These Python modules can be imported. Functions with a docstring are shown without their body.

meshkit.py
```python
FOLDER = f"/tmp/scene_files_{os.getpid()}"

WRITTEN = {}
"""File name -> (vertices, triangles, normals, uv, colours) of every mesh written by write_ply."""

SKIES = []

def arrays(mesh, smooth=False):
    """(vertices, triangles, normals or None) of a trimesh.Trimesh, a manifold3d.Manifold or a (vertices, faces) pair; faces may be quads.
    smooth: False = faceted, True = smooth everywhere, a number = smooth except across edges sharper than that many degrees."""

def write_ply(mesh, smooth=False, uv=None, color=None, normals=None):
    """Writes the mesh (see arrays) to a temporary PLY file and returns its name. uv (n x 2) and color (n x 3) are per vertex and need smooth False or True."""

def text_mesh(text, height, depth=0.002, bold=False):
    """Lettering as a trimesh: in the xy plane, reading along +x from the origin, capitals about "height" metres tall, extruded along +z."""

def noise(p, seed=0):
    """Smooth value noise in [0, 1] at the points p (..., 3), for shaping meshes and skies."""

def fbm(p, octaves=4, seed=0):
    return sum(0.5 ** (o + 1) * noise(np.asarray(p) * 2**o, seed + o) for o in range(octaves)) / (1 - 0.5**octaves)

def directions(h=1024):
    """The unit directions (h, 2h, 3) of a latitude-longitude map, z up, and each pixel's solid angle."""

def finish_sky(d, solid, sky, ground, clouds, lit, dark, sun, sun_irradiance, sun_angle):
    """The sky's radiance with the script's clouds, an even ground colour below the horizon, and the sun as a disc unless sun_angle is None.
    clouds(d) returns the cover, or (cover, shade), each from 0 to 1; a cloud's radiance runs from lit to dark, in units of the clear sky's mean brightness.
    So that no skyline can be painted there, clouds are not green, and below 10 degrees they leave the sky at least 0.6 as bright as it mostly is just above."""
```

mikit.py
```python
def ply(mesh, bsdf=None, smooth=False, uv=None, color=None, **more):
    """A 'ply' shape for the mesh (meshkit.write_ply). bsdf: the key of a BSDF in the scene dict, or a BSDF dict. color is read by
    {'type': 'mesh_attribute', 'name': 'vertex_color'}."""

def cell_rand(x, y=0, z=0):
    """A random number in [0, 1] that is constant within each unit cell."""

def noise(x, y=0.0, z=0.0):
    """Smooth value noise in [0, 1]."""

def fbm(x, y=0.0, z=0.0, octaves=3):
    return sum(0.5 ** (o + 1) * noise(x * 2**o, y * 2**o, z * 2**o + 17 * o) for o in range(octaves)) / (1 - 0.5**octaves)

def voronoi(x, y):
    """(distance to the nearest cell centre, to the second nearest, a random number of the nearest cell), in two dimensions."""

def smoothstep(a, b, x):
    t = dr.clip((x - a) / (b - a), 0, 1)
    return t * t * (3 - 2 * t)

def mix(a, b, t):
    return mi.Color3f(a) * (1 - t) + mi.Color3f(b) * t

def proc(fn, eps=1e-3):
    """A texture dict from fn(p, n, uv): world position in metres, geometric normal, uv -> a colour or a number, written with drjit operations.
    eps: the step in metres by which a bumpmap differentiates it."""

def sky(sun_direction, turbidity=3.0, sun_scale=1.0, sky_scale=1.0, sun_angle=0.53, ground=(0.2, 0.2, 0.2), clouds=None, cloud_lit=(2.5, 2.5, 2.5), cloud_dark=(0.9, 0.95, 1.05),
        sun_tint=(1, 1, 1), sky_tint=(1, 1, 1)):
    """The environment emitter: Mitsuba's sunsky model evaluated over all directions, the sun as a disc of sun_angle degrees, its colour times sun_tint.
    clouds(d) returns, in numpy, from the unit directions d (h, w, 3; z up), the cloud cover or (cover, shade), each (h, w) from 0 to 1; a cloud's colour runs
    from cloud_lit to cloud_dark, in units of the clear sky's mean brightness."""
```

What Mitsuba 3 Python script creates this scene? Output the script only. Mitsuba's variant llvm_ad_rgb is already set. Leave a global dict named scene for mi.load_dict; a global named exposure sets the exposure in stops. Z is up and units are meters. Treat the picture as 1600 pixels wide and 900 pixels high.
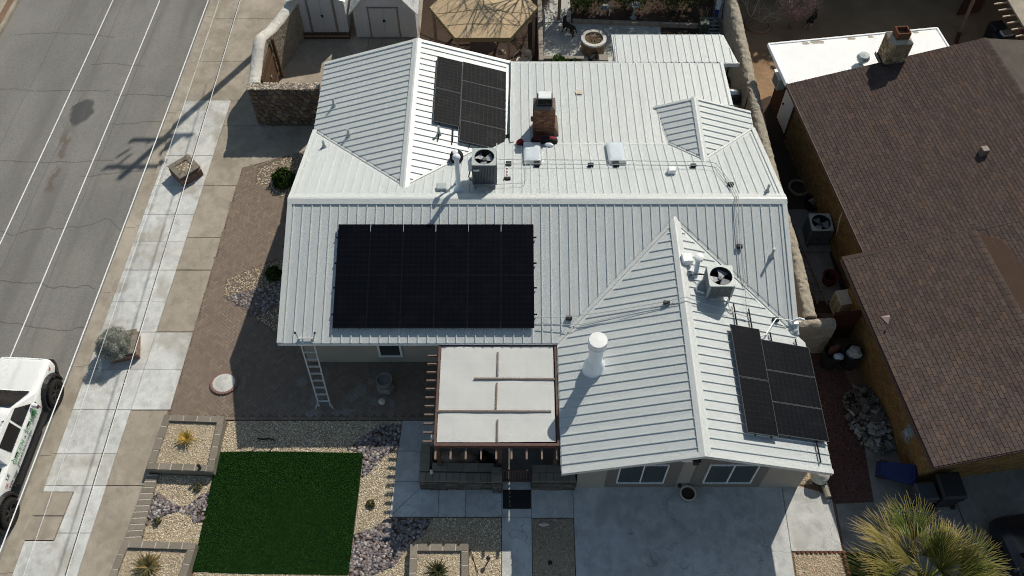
import math, random
import numpy as np, trimesh, shapely, manifold3d
import drjit as dr, mitsuba as mi, mikit, meshkit
from shapely.geometry import Polygon, MultiPoint, LineString, Point, box as sbox
from mikit import noise, fbm, voronoi, cell_rand, smoothstep, mix

T = mi.ScalarTransform4f
scene, labels = {}, {}
R = np.random.default_rng(11)

# ---------------------------------------------------------------- camera, daylight, exposure
exposure = 1.68
CAM = np.array([7.466, -19.315, 27.148]); PITCH = math.radians(55.73)
scene['camera'] = {'type': 'perspective', 'fov': 59.49, 'fov_axis': 'x', 'near_clip': 0.1, 'far_clip': 900.0,
                   'to_world': T().look_at(origin=CAM.tolist(), target=(CAM + [0, math.cos(PITCH), -math.sin(PITCH)]).tolist(), up=[0, 0, 1])}
SUN = np.array([0.565, 0.935, 1.0])
scene['sky'] = mikit.sky(SUN.tolist(), turbidity=3, sun_tint=(.87, 1., 1.20), sky_tint=(1.2, 1., .76))
labels['sky'] = {'label': 'clear daylight sky above the houses', 'category': 'sky', 'kind': 'structure'}

# ---------------------------------------------------------------- helpers
def uniq(k):
    if k not in scene and k not in labels: return k
    i = 1
    while f'{k}_{i:03d}' in scene or f'{k}_{i:03d}' in labels: i += 1
    return f'{k}_{i:03d}'

def thing(name, label, cat, group=None, kind=None):
    k = uniq(name); labels[k] = {'label': label, 'category': cat}
    if group: labels[k]['group'] = group
    if kind: labels[k]['kind'] = kind
    return k

def put(key, mesh, mat, smooth=False, color=None, **kw):
    scene[key] = mikit.ply(mesh, mat, smooth=smooth, color=color, **kw); return key

def solo(name, label, cat, mesh, mat, smooth=False, color=None, group=None, kind=None):
    return put(thing(name, label, cat, group, kind), mesh, mat, smooth, color)

def part(parent, name, mesh, mat, smooth=False, color=None, label=None, kind=None):
    k = put(uniq(f'{parent}__{name}'), mesh, mat, smooth, color)
    if label or kind:
        labels[k] = {}
        if label: labels[k]['label'] = label
        if kind: labels[k]['kind'] = kind
    return k

def rotz(a):
    c, s = math.cos(a), math.sin(a); return np.array([[c, -s, 0], [s, c, 0], [0, 0, 1.0]])

def frame(d, up=(0, 0, 1)):
    d = np.asarray(d, float); d = d / np.linalg.norm(d)
    a = np.cross(d, up if abs(np.dot(d, up)) < .95 else (1, 0, 0)); a /= np.linalg.norm(a)
    return d, a, np.cross(a, d)

BOXF = np.array([[0, 2, 3, 1], [4, 5, 7, 6], [0, 1, 5, 4], [2, 6, 7, 3], [0, 4, 6, 2], [1, 3, 7, 5]])
BOXV = np.array([[x, y, z] for x in (-.5, .5) for y in (-.5, .5) for z in (-.5, .5)])
BOXF = np.array([[0, 1, 3, 2], [4, 6, 7, 5], [0, 4, 5, 1], [2, 3, 7, 6], [0, 2, 6, 4], [1, 5, 7, 3]])

class MB:
    """collects pieces of ONE mesh"""
    def __init__(s): s.v, s.f, s.c, s.n = [], [], [], 0
    def add(s, v, f, col=None):
        v = np.asarray(v, float); f = np.asarray(f, int)
        if f.shape[1] == 4: f = np.vstack([f[:, [0, 1, 2]], f[:, [0, 2, 3]]])
        s.v.append(v); s.f.append(f + s.n); s.n += len(v)
        s.c.append(np.broadcast_to((.5, .5, .5) if col is None else col, (len(v), 3)))
        return s
    def mesh_in(s, m, col=None, at=None, rot=None):
        v = np.array(m.vertices)
        if rot is not None: v = v @ np.asarray(rot).T
        if at is not None: v = v + at
        return s.add(v, np.array(m.faces), col)
    def box(s, c, size, rot=None, col=None):
        v = BOXV * size
        if rot is not None: v = v @ np.asarray(rot).T
        return s.add(v + c, BOXF, col)
    def bar(s, a, b, w, h, col=None, up=(0, 0, 1)):
        a, b = np.asarray(a, float), np.asarray(b, float); d, x, y = frame(b - a, up)
        return s.box((a + b) / 2, (np.linalg.norm(b - a), w, h), np.stack([d, x, y], 1), col)
    def tube(s, pts, r, n=8, col=None, cap=True):
        p = np.asarray(pts, float); r = np.broadcast_to(r, (len(p),))
        t = np.gradient(p, axis=0); t /= np.linalg.norm(t, axis=1, keepdims=True) + 1e-12
        ref = np.array([0, 0, 1.0]) if np.abs(t[:, 2]).mean() < .8 else np.array([1.0, 0, 0])
        a = np.cross(t, ref); a /= np.linalg.norm(a, axis=1, keepdims=True) + 1e-12; b = np.cross(t, a)
        an = np.arange(n) * 2 * np.pi / n
        v = p[:, None] + r[:, None, None] * (np.cos(an)[None, :, None] * a[:, None] + np.sin(an)[None, :, None] * b[:, None])
        i, j = np.meshgrid(np.arange(len(p) - 1), np.arange(n), indexing='ij')
        q = np.stack([i * n + j, i * n + (j + 1) % n, (i + 1) * n + (j + 1) % n, (i + 1) * n + j], -1).reshape(-1, 4)
        f = np.vstack([q[:, [0, 2, 1]], q[:, [0, 3, 2]]])
        vv = v.reshape(-1, 3)
        if cap:
            m = len(vv); vv = np.vstack([vv, p[0], p[-1]]); k = np.arange(n); o = (len(p) - 1) * n
            f = np.vstack([f, np.stack([k, (k + 1) % n, k * 0 + m], 1), np.stack([o + (k + 1) % n, o + k, k * 0 + m + 1], 1)])
        return s.add(vv, f, col)
    def lathe(s, prof, c=(0, 0, 0), n=24, col=None, rot=None):
        pr = np.asarray(prof, float); an = np.arange(n) * 2 * np.pi / n
        v = np.stack([pr[:, None, 0] * np.cos(an), pr[:, None, 0] * np.sin(an), np.repeat(pr[:, 1:2], n, 1)], -1).reshape(-1, 3)
        i, j = np.meshgrid(np.arange(len(pr) - 1), np.arange(n), indexing='ij')
        q = np.stack([i * n + j, i * n + (j + 1) % n, (i + 1) * n + (j + 1) % n, (i + 1) * n + j], -1).reshape(-1, 4)
        if rot is not None: v = v @ np.asarray(rot).T
        return s.add(v + c, q, col)
    def prism(s, poly, z0, z1, col=None):
        m = trimesh.creation.extrude_polygon(Polygon(poly) if not hasattr(poly, 'exterior') else poly, z1 - z0, engine='earcut')
        return s.mesh_in(m, col, (0, 0, z0))
    def mesh(s): return trimesh.Trimesh(np.vstack(s.v), np.vstack(s.f), process=False)
    def colors(s): return np.vstack(s.c)

def prism(poly, z0, z1): return MB().prism(poly, z0, z1).mesh()
def flat(poly, z):
    if hasattr(poly, 'geoms'): return trimesh.util.concatenate([flat(q, z) for q in poly.geoms if q.area > 1e-4])
    v, f = trimesh.creation.triangulate_polygon(Polygon(poly) if not hasattr(poly, 'exterior') else poly, engine='earcut')
    m = trimesh.Trimesh(np.c_[v, np.full(len(v), z)], f, process=False)
    if m.face_normals[:, 2].sum() < 0: m.invert()
    return m
def tilted(poly, zf, th):
    """roof slab: plan polygon, top at zf(x, y), th thick"""
    m = trimesh.creation.extrude_polygon(Polygon(poly), 1.0, engine='earcut')
    v = np.array(m.vertices); top = v[:, 2] > .5
    z = np.array([zf(a, b) for a, b in v[:, :2]]); v[:, 2] = np.where(top, z, z - th)
    return trimesh.Trimesh(v, m.faces, process=False)
def boxm(c, size, rot=None): return MB().box(c, size, rot).mesh()
def chamfer(size, ch=.01):
    sx, sy, sz = np.asarray(size) / 2; pts = []
    for a in (-1, 1):
        for b in (-1, 1):
            for c in (-1, 1):
                pts += [(a * sx, b * (sy - ch), c * (sz - ch)), (a * (sx - ch), b * sy, c * (sz - ch)), (a * (sx - ch), b * (sy - ch), c * sz)]
    return trimesh.Trimesh(np.array(pts)).convex_hull
def blk(c, size, yaw=0., ch=.012):
    m = chamfer(size, ch); m.vertices = np.array(m.vertices) @ rotz(yaw).T + c; return m
def hullm(pts): return trimesh.Trimesh(np.asarray(pts, float)).convex_hull
def inside(poly, n):
    """n random points in a polygon"""
    x0, y0, x1, y1 = poly.bounds; out = np.zeros((0, 2))
    while len(out) < n:
        p = R.uniform((x0, y0), (x1, y1), (max(64, 2 * n), 2)); out = np.vstack([out, p[shapely.contains_xy(poly, p[:, 0], p[:, 1])]])
    return out[:n]
def rand_rot(n):
    q = R.normal(size=(n, 4)); q /= np.linalg.norm(q, axis=1, keepdims=True); w, x, y, z = q.T
    return np.stack([1 - 2 * (y * y + z * z), 2 * (x * y - z * w), 2 * (x * z + y * w), 2 * (x * y + z * w), 1 - 2 * (x * x + z * z), 2 * (y * z - x * w),
                     2 * (x * z - y * w), 2 * (y * z + x * w), 1 - 2 * (x * x + y * y)], -1).reshape(n, 3, 3)
def lump(c, r, seed=0, sub_=2, k=.5):
    s = trimesh.creation.icosphere(sub_, 1.); v = np.array(s.vertices)
    return trimesh.Trimesh(v * (1 - k / 2 + k * meshkit.fbm(v * 1.6 + seed * 3.7, 3))[:, None] * np.asarray(r) + c, s.faces)
ICO = trimesh.creation.icosahedron()
OCT = trimesh.Trimesh([[1, 0, 0], [-1, 0, 0], [0, 1, 0], [0, -1, 0], [0, 0, 1], [0, 0, -1]], [[0, 2, 4], [2, 1, 4], [1, 3, 4], [3, 0, 4], [2, 0, 5], [1, 2, 5], [3, 1, 5], [0, 3, 5]], process=False)
def stones(pts, size, palette, z, tmpl=OCT, flatz=.6, jit=.25):
    """many irregular little stones in one mesh with a colour each"""
    n = len(pts); tv, tf = np.array(tmpl.vertices), np.array(tmpl.faces); k = len(tv)
    v = tv[None] * (1 + R.uniform(-jit, jit, (n, k, 1))); v = np.einsum('nij,nkj->nki', rand_rot(n), v)
    s = R.uniform(size[0], size[1], (n, 1, 1)); v = v * s * np.array([1, 1, flatz])
    v = v + np.c_[pts, np.full(n, z)][:, None] + np.array([0, 0, .35]) * s * flatz
    c = np.asarray(palette)[R.integers(0, len(palette), n)] * R.uniform(.8, 1.2, (n, 1))
    return trimesh.Trimesh(v.reshape(-1, 3), (tf[None] + (np.arange(n) * k)[:, None, None]).reshape(-1, 3), process=False), np.repeat(c, k, 0).clip(0, .9)

# ---------------------------------------------------------------- materials
def two(b): return {'type': 'twosided', 'bsdf': b}
def rgb(*c): return {'type': 'rgb', 'value': list(c if len(c) == 3 else c * 3)}
def mat(name, color, rough=.8, spec=.3, metallic=0., bump=None, bscale=1., **kw):
    c = mikit.proc(color) if callable(color) else {'type': 'mesh_attribute', 'name': 'vertex_color'} if color == 'vertex' else rgb(*color)
    b = {'type': 'principled', 'base_color': c, 'roughness': rough, 'specular': spec, 'metallic': metallic, **kw}
    if bump: b = {'type': 'bumpmap', 'arbitrary': mikit.proc(bump), 'scale': bscale, 'bsdf': b}
    scene[name] = two(b); return name

def dif(name, color, bump=None, bscale=1.):
    c = mikit.proc(color) if callable(color) else {'type': 'mesh_attribute', 'name': 'vertex_color'} if color == 'vertex' else rgb(*color)
    b = {'type': 'diffuse', 'reflectance': c}
    if bump: b = {'type': 'bumpmap', 'arbitrary': mikit.proc(bump), 'scale': bscale, 'bsdf': b}
    scene[name] = two(b); return name

def kx(y): return -7.13 + .0528 * y            # x of the kerb line
def grain(p, s, a): return 1 + a * (noise(p.x * s, p.y * s, p.z * s) - .5)
def line(d, w): return 1 - smoothstep(.35 * w, w, dr.abs(d))

def asphalt(p, n, uv):
    a = p.x - (-7.13 + .0528 * p.y); y = p.y
    base = mi.Color3f(.215, .207, .195) * (.82 + .36 * fbm(p.x * .9, y * .35, 3., 4)) * grain(p, 28., .35) * grain(p, 90., .3)
    base = mix(base, mi.Color3f(.14, .133, .126), .5 * smoothstep(.45, .75, fbm(a * 1.6, y * .12, 9., 3)))                 # worn lanes
    pale = smoothstep(.5, .72, fbm(p.x * 1.1, y * .7, 31., 4)) * smoothstep(-3.4, -.6, a)
    base = mix(base, mi.Color3f(.27, .25, .22), .55 * pale)
    w = .25 * (fbm(p.x * .8, y * .8, 5., 3) - .5)
    cr = mi.Float(0)
    for y0, am, l0, l1 in ((13.2, .3, -9, -4.2), (11.2, .4, -4.6, -2.3), (9.7, .3, -9, -3.4), (9.3, .25, -3, -.5), (7.6, .3, -2.6, -.4), (5.6, .3, -9, -2), (4.9, .3, -3, -.6), (2.0, .5, -9, -.5), (-.5, .4, -5, -.8), (-2.4, .4, -5, -.5), (-7., .3, -9, -1)):
        d = y - y0 - am * (fbm(p.x * .6 + y0, 2.2, y0, 4) - .5) * 3
        cr = dr.maximum(cr, line(d, .035) * smoothstep(l0 - .1, l0, a) * (1 - smoothstep(l1, l1 + .1, a)))
    for a0 in (-2.55, -4.5, -6.9): cr = dr.maximum(cr, .6 * line(a - a0 - .4 * w, .03) * smoothstep(.3, .42, noise(y * .5, a0)))
    base = mix(base, mi.Color3f(.035, .033, .032), .45 * cr)
    e = dr.square((a + 4.15) / .5) + dr.square((y - 8.35) / .75)                                                # oil spot and rusty run
    base = mix(base, mi.Color3f(.055, .06, .062), .75 * (1 - smoothstep(.6, 1.25, e + 1.1 * (fbm(p.x * 3, y * 3, 1., 3) - .5))))
    r = (1 - smoothstep(.1, .35, dr.abs(a + 4.15 + .05 * y - .2 + w))) * smoothstep(3.6, 4.2, y) * (1 - smoothstep(6.6, 7.8, y))
    return mix(base, mi.Color3f(.12, .085, .065), .6 * r * smoothstep(.35, .6, fbm(p.x * 4, y * 2, 4., 3)))
dif('asphalt', asphalt, lambda p, n, uv: noise(p.x * 60, p.y * 60) + noise(p.x * 25, p.y * 25), .004)

def concrete(c, seed, stain=(.30, .26, .20), amt=.5, crack=0.):
    def fn(p, n, uv):
        b = mi.Color3f(*c) * (.84 + .32 * fbm(p.x * .9 + seed, p.y * .9, p.z, 5)) * grain(p, 45., .2) * (1 + .3 * (fbm(p.x * 5 + seed, p.y * 5, 3., 4) - .5))
        b = b * (1 - .12 * smoothstep(.52, .68, fbm(p.x * 4.7 + seed, p.y * 3.6, 11., 5)))
        b = mix(b, mi.Color3f(*stain), amt * smoothstep(.5, .75, fbm(p.x * 1.3 + 3 * seed, p.y * 1.3, 7., 4)))
        b = mix(b, mi.Color3f(*[min(.75, x * 1.35) for x in c]), .5 * smoothstep(.58, .8, fbm(p.x * .9 + 5 * seed, p.y * .5, 17., 4)))
        if crack: b = mix(b, mi.Color3f(.16, .15, .14), .7 * crack * line(fbm(p.x * .5 + seed, p.y * .5, 0., 5) - .5, .004))
        return b
    return fn
dif('walk_light', concrete((.57, .575, .56), 1.3), lambda p, n, uv: noise(p.x * 50, p.y * 50), .002)
dif('walk_light_b', concrete((.54, .535, .51), 4.1), lambda p, n, uv: noise(p.x * 50, p.y * 50), .002)
dif('walk_tan', concrete((.36, .315, .26), 2.7, (.27, .23, .18), .5), lambda p, n, uv: noise(p.x * 50, p.y * 50), .002)
dif('gutter_tan', concrete((.36, .32, .265), 6.7, (.24, .20, .16), .5))
dif('drive', concrete((.52, .525, .52), 8.2, (.38, .375, .37), .7, .6), lambda p, n, uv: noise(p.x * 40, p.y * 40), .003)
dif('drive_b', concrete((.52, .52, .505), 9.9, (.40, .38, .35), .55, .5), lambda p, n, uv: noise(p.x * 40, p.y * 40), .003)
dif('court', concrete((.36, .31, .25), 12.5, (.3, .25, .2), .4, .5))
dif('patio_c', concrete((.50, .50, .47), 14.4, (.42, .41, .38), .4, .2))
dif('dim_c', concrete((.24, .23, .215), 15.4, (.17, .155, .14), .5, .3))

def soil(c, seed, pebble=.3):
    def fn(p, n, uv):
        b = mi.Color3f(*c) * (.7 + .6 * fbm(p.x * 1.1 + seed, p.y * 1.1, 0., 5)) * grain(p, 60., .35)
        d, _, k = voronoi(p.x * 16 + seed, p.y * 16)
        return mix(b, mi.Color3f(*[min(.6, 1.5 * x) for x in c]), pebble * smoothstep(.28, .2, d) * smoothstep(.6, .8, k))
    return fn
dif('soil', soil((.20, .135, .09), 0.), lambda p, n, uv: fbm(p.x * 14, p.y * 14, 0., 3), .02)
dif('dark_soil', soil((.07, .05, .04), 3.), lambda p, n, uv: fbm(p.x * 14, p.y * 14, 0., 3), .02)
dif('sand', soil((.30, .20, .125), 5.), lambda p, n, uv: fbm(p.x * 9, p.y * 9, 0., 3), .03)
dif('gravel_bed', soil((.36, .30, .215), 7., .6), lambda p, n, uv: fbm(p.x * 30, p.y * 30, 0., 2), .02)
dif('redgravel_bed', soil((.115, .065, .055), 9., .5), lambda p, n, uv: fbm(p.x * 30, p.y * 30, 0., 2), .02)
dif('stone_vc', 'vertex'); dif('leaf_vc', 'vertex')
mat('gloss_vc', 'vertex', .45, .4)
# paint and metal
def metalpaint(c, s):
    return lambda p, n, uv: mi.Color3f(*c) * (.97 + .06 * fbm(p.x * .5 + s, p.y * .5, p.z, 3)) * (1 - .035 * smoothstep(.5, .8, fbm(p.x * 2.5 + s, p.y * 2.5, p.z * 2.5, 3)))
for i, c in enumerate(((.475, .503, .505), (.487, .512, .513), (.465, .491, .495))): mat(f'roof_metal_{i}', metalpaint(c, i * 5.), .42, .5)
mat('roof_trim', metalpaint((.53, .55, .543), 3.), .42, .5)
mat('white_paint', (.72, .73, .73), .4, .4)
mat('white_flue', (.70, .74, .78), .45, .4)
mat('galv', (.55, .57, .58), .32, .5, .75)
mat('alu', (.55, .56, .57), .4, .5, .25)
mat('chrome', (.7, .7, .7), .15, .5, 1.)
mat('black_rubber', (.02, .02, .02), .65, .3)
mat('black_paint', (.018, .018, .02), .35, .5)
mat('ac_grey', (.33, .36, .36), .45, .4)
mat('ac_dark', (.10, .115, .125), .5, .4)
mat('white_memb', lambda p, n, uv: mi.Color3f(.86, .86, .86) * (.93 + .07 * fbm(p.x * 2, p.y * 2, 0., 3)), .6, .3)
def woodfn(c, s, f=18.):
    return lambda p, n, uv: mi.Color3f(*c) * (.72 + .55 * fbm(p.x * f + s, p.y * f * .12 + s, p.z * f * .35, 4))
mat('brown_paint', woodfn((.10, .055, .045), 1.), .6, .3)
mat('brown_tail', woodfn((.19, .14, .115), 4.), .6, .3)
mat('wood_gate', woodfn((.085, .048, .028), 2., 14.), .7, .3)
mat('wood_pale', woodfn((.24, .17, .12), 3., 14.), .7, .3)
dif('stucco', lambda p, n, uv: mi.Color3f(.36, .325, .285) * grain(p, 40., .15) * (.9 + .2 * fbm(p.x, p.y, p.z, 3)))
dif('taupe', lambda p, n, uv: mi.Color3f(.20, .18, .165) * grain(p, 30., .12))
scene['window_glass'] = {'type': 'thindielectric', 'int_ior': 1.5}
mat('dark_glass', (.035, .046, .047), .06, .6)
mat('room_dark', (.03, .032, .035), .8, .1)
def tuft(name, label, x, y, r, n, pal, cat='plant', h=.7, leaf=.05, z=0.):
    k = thing(name, label, cat); d = R.normal(size=(n, 3)); d /= np.linalg.norm(d, axis=1, keepdims=True); d[:, 2] = np.abs(d[:, 2]); lump = .75 + .5 * meshkit.noise(d * 3 + x)
    p = np.array([x, y, z + .02]) + d * (r * R.uniform(.55, 1., (n, 1)) ** .5 * lump[:, None]) * (1, 1, h * 1.25)
    t = R.normal(0, leaf, (n, 3, 3)); v = (p[:, None] + t).reshape(-1, 3); v[:, 2] = np.maximum(v[:, 2], .0)
    c = np.repeat(np.asarray(pal)[R.integers(0, len(pal), n)] * R.uniform(.7, 1.3, (n, 1)), 3, 0)
    put(k + '__foliage', trimesh.Trimesh(v, np.arange(3 * n).reshape(-1, 3), process=False), 'leaf_vc', color=c.clip(0, .9))
    part(k, 'stem', MB().tube([(x, y, 0), (x + .02, y, r * .5)], .02, 6).mesh(), 'wood_pale'); return k

# ================================================================ GROUND, STREET, PAVING
solo('ground', 'bare dry earth that the street and the lots lie on', 'ground', flat([(-300, -300), (300, -300), (300, 300), (-300, 300)], -.2), 'soil', kind='structure')
def st(a, y): return (kx(y) + a, y)
def sband(a0, a1, y0, y1): return [st(a0, y0), st(a1, y0), st(a1, y1), st(a0, y1)]
solo('street', 'grey cracked asphalt street beside the sidewalk', 'street', flat(sband(-9.4, -.44, -60, 60), -.13), 'asphalt', kind='structure')
g = thing('gutter', 'tan concrete gutter between the asphalt and the kerb', 'gutter', kind='structure')
k_ = thing('kerb', 'concrete kerb along the street edge of the sidewalk', 'kerb', kind='structure')
gy = [-14.5, -11.2, -7.35, -4.05, -.95, 2.1, 5.2, 8.3, 11.4, 14.5, 17.6]
for a, b in zip(gy[:-1], gy[1:]):
    part(g, 'slab', prism(sband(-.45, -.004, a + .008, b - .008), -.18, -.122), 'gutter_tan')
    m = prism(sband(0, .15, a + .008, b - .008), -.2, .003); part(k_, 'segment', m, 'gutter_tan')
fs = thing('far_sidewalk', 'pale strip of sidewalk across the street at the corner of the view', 'sidewalk', kind='structure')
part(fs, 'slab', prism(sband(-9.6, -9.42, -20, 40), -.2, 0.), 'gutter_tan'); part(fs, 'slab', prism(sband(-11.2, -9.92, -20, 40), -.2, -.004), 'walk_tan')
part(fs, 'verge', prism(sband(-9.915, -9.605, -20, 40), -.2, -.03), 'soil')
yard = thing('yard_soil', 'bare reddish soil of the lots between the paving', 'soil', kind='structure')
put(yard, prism([st(.16, -60), (70, -60), (70, 60), st(.16, 60)], -.2, -.035), 'soil')
sw = thing('sidewalk', 'light concrete sidewalk of square slabs along the street', 'sidewalk', kind='structure')
sj = [-14.4, -11.5, -9.98, -8.44, -7.33, -5.76, -4.21, -2.71, -1.41, -.01, 1.33, 2.64, 4.11, 5.72]
vault = Polygon([(-7.42, -8.65), (-6.45, -8.65), (-6.62, -10.22), (-7.66, -10.22)])
for i, (a, b) in enumerate(zip(sj[:-1], sj[1:])):
    wide = 3.43 if -5.77 < a < -2.8 else 2.105
    p = Polygon(sband(.157, 2.105, a + .009, b - .009)).difference(vault.buffer(.012))
    part(sw, 'slab', prism(p, -.06, .004 * (i % 2)), 'walk_light' if i % 3 else 'walk_light_b')
    if wide > 3: part(sw, 'slab', prism(sband(2.125, 3.42, a + .009, b - .009), -.06, .002), 'walk_light')
old = thing('old_walk', 'older tan concrete strip beside the light sidewalk', 'pavement', kind='structure')
oj = [(-14.4, -8.44), (-8.43, -5.78), (-2.69, -.02), (0., 1.5), (1.51, 4.1), (4.11, 7.4)]
for a, b in oj:
    hi = 3.42 if a > -6 else 3.36
    if a == 4.11: part(old, 'slab', prism([st(2.125, a + .01), st(3.42, a + .01), st(3.45, 5.05), (-.2, 6.3), (-.2, b), st(2.125, b)], -.06, .0), 'walk_tan'); continue
    part(old, 'slab', prism(sband(2.125, hi, a + .009, b - .009), -.06, .0), 'walk_tan')
part(old, 'slab', prism([st(.157, 5.74), st(2.105, 5.74), st(2.105, 8.9), st(.157, 8.9)], -.06, .0), 'walk_light_b')
for a, b, lo, hi in ((8.92, 11.3, .157, 3.9), (11.32, 14.2, .157, 4.6), (14.22, 22, .157, 4.9)): part(old, 'slab', prism(sband(lo, hi, a, b), -.06, .0), 'walk_tan')
part(old, 'slab', prism([st(2.125, 7.42), st(3.95, 7.42), st(3.95, 8.9), st(2.125, 8.9)], -.06, .002), 'walk_tan')
vb = thing('vault_cover', 'pair of tan utility vault lids set into the sidewalk', 'utility cover')
part(vb, 'lid', prism([(-7.41, -8.66), (-6.47, -8.66), (-6.55, -9.42), (-7.53, -9.42)], -.05, .012), 'walk_tan')
part(vb, 'lid', prism([(-7.54, -9.45), (-6.56, -9.45), (-6.64, -10.2), (-7.64, -10.2)], -.05, .004), 'walk_tan')

# ---- herringbone pavers
PAL_PAV = [(.222, .175, .142), (.208, .165, .135), (.232, .182, .146), (.218, .170, .140), (.238, .19, .154)]
BED1 = Polygon([(-2.78, 5.0), (-1.1, 6.05), (.6, 6.1), (.6, 3.3), (-1.62, 3.5), (-2.0, 3.62), (-2.3, 4.05), (-2.72, 4.2)])
BED2 = Polygon([(-3.06, -.4), (-1.17, .52), (.6, 1.2), (.6, -3.55), (-.76, -2.82), (-3.06, -1.12)])
pav_area = Polygon([st(3.43, -6.12), st(3.43, 5.03), (-.2, 6.28), (.6, 6.28), (.6, -3.7), (5.3, -3.7), (5.3, -6.14)])
pv = thing('paved_yard', 'brown herringbone brick pavers along the side of the house', 'paving', kind='structure')
put(pv, flat(pav_area, -.009), 'paver_joint'); dif('paver_joint', (.155, .12, .095))
def herringbone(area, L=.21, W=.105, ang=.06):
    mb = MB(); area2 = area.buffer(-.01); x0, y0, x1, y1 = area.bounds; c, s = math.cos(ang + .785), math.sin(ang + .785); n = int(14 / W)
    for i in range(-n, n):
        for j in range(-n, n):
            m = (i - j) % 4
            if m == 0: cx, cy, sx, sy = (i + 1) * W, (j + .5) * W, L, W
            elif m == 3: cx, cy, sx, sy = (i + .5) * W, (j + 1) * W, W, L
            else: continue
            x, y = (x0 + x1) / 2 + c * cx - s * cy, (y0 + y1) / 2 + s * cx + c * cy
            if not (x0 < x < x1 and y0 < y < y1) or not area2.contains(Point(x, y)): continue
            m_ = BOXV * (sx - .007, sy - .007, .04); m_[:, 2] += -.02 + R.uniform(-.002, .002)
            v = np.c_[x + c * m_[:, 0] - s * m_[:, 1], y + s * m_[:, 0] + c * m_[:, 1], m_[:, 2]]
            mb.add(v, BOXF[[0, 1, 2, 3, 5]], np.array(PAL_PAV[R.integers(5)]) * R.uniform(.90, 1.09))
    return mb
hb = herringbone(pav_area.intersection(sbox(-9, -6.0, 9, 9)).difference(BED1.buffer(.02)).difference(BED2.buffer(.02)))
for i in range(43): hb.mesh_in(blk((-3.95 + i * .213, -6.08, -.02), (.206, .1, .04), 0, .004), np.array(PAL_PAV[R.integers(5)]) * R.uniform(.85, 1.12))
def pavers(p, n, uv):
    c = mi.Color3f(1) * 1.
    return c
dusty = {'type': 'mesh_attribute', 'name': 'vertex_color'}
dif('paver_plain', 'vertex', lambda p, n, uv: noise(p.x * 60, p.y * 60), .002); dif('lime', (.29, .285, .28))
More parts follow.
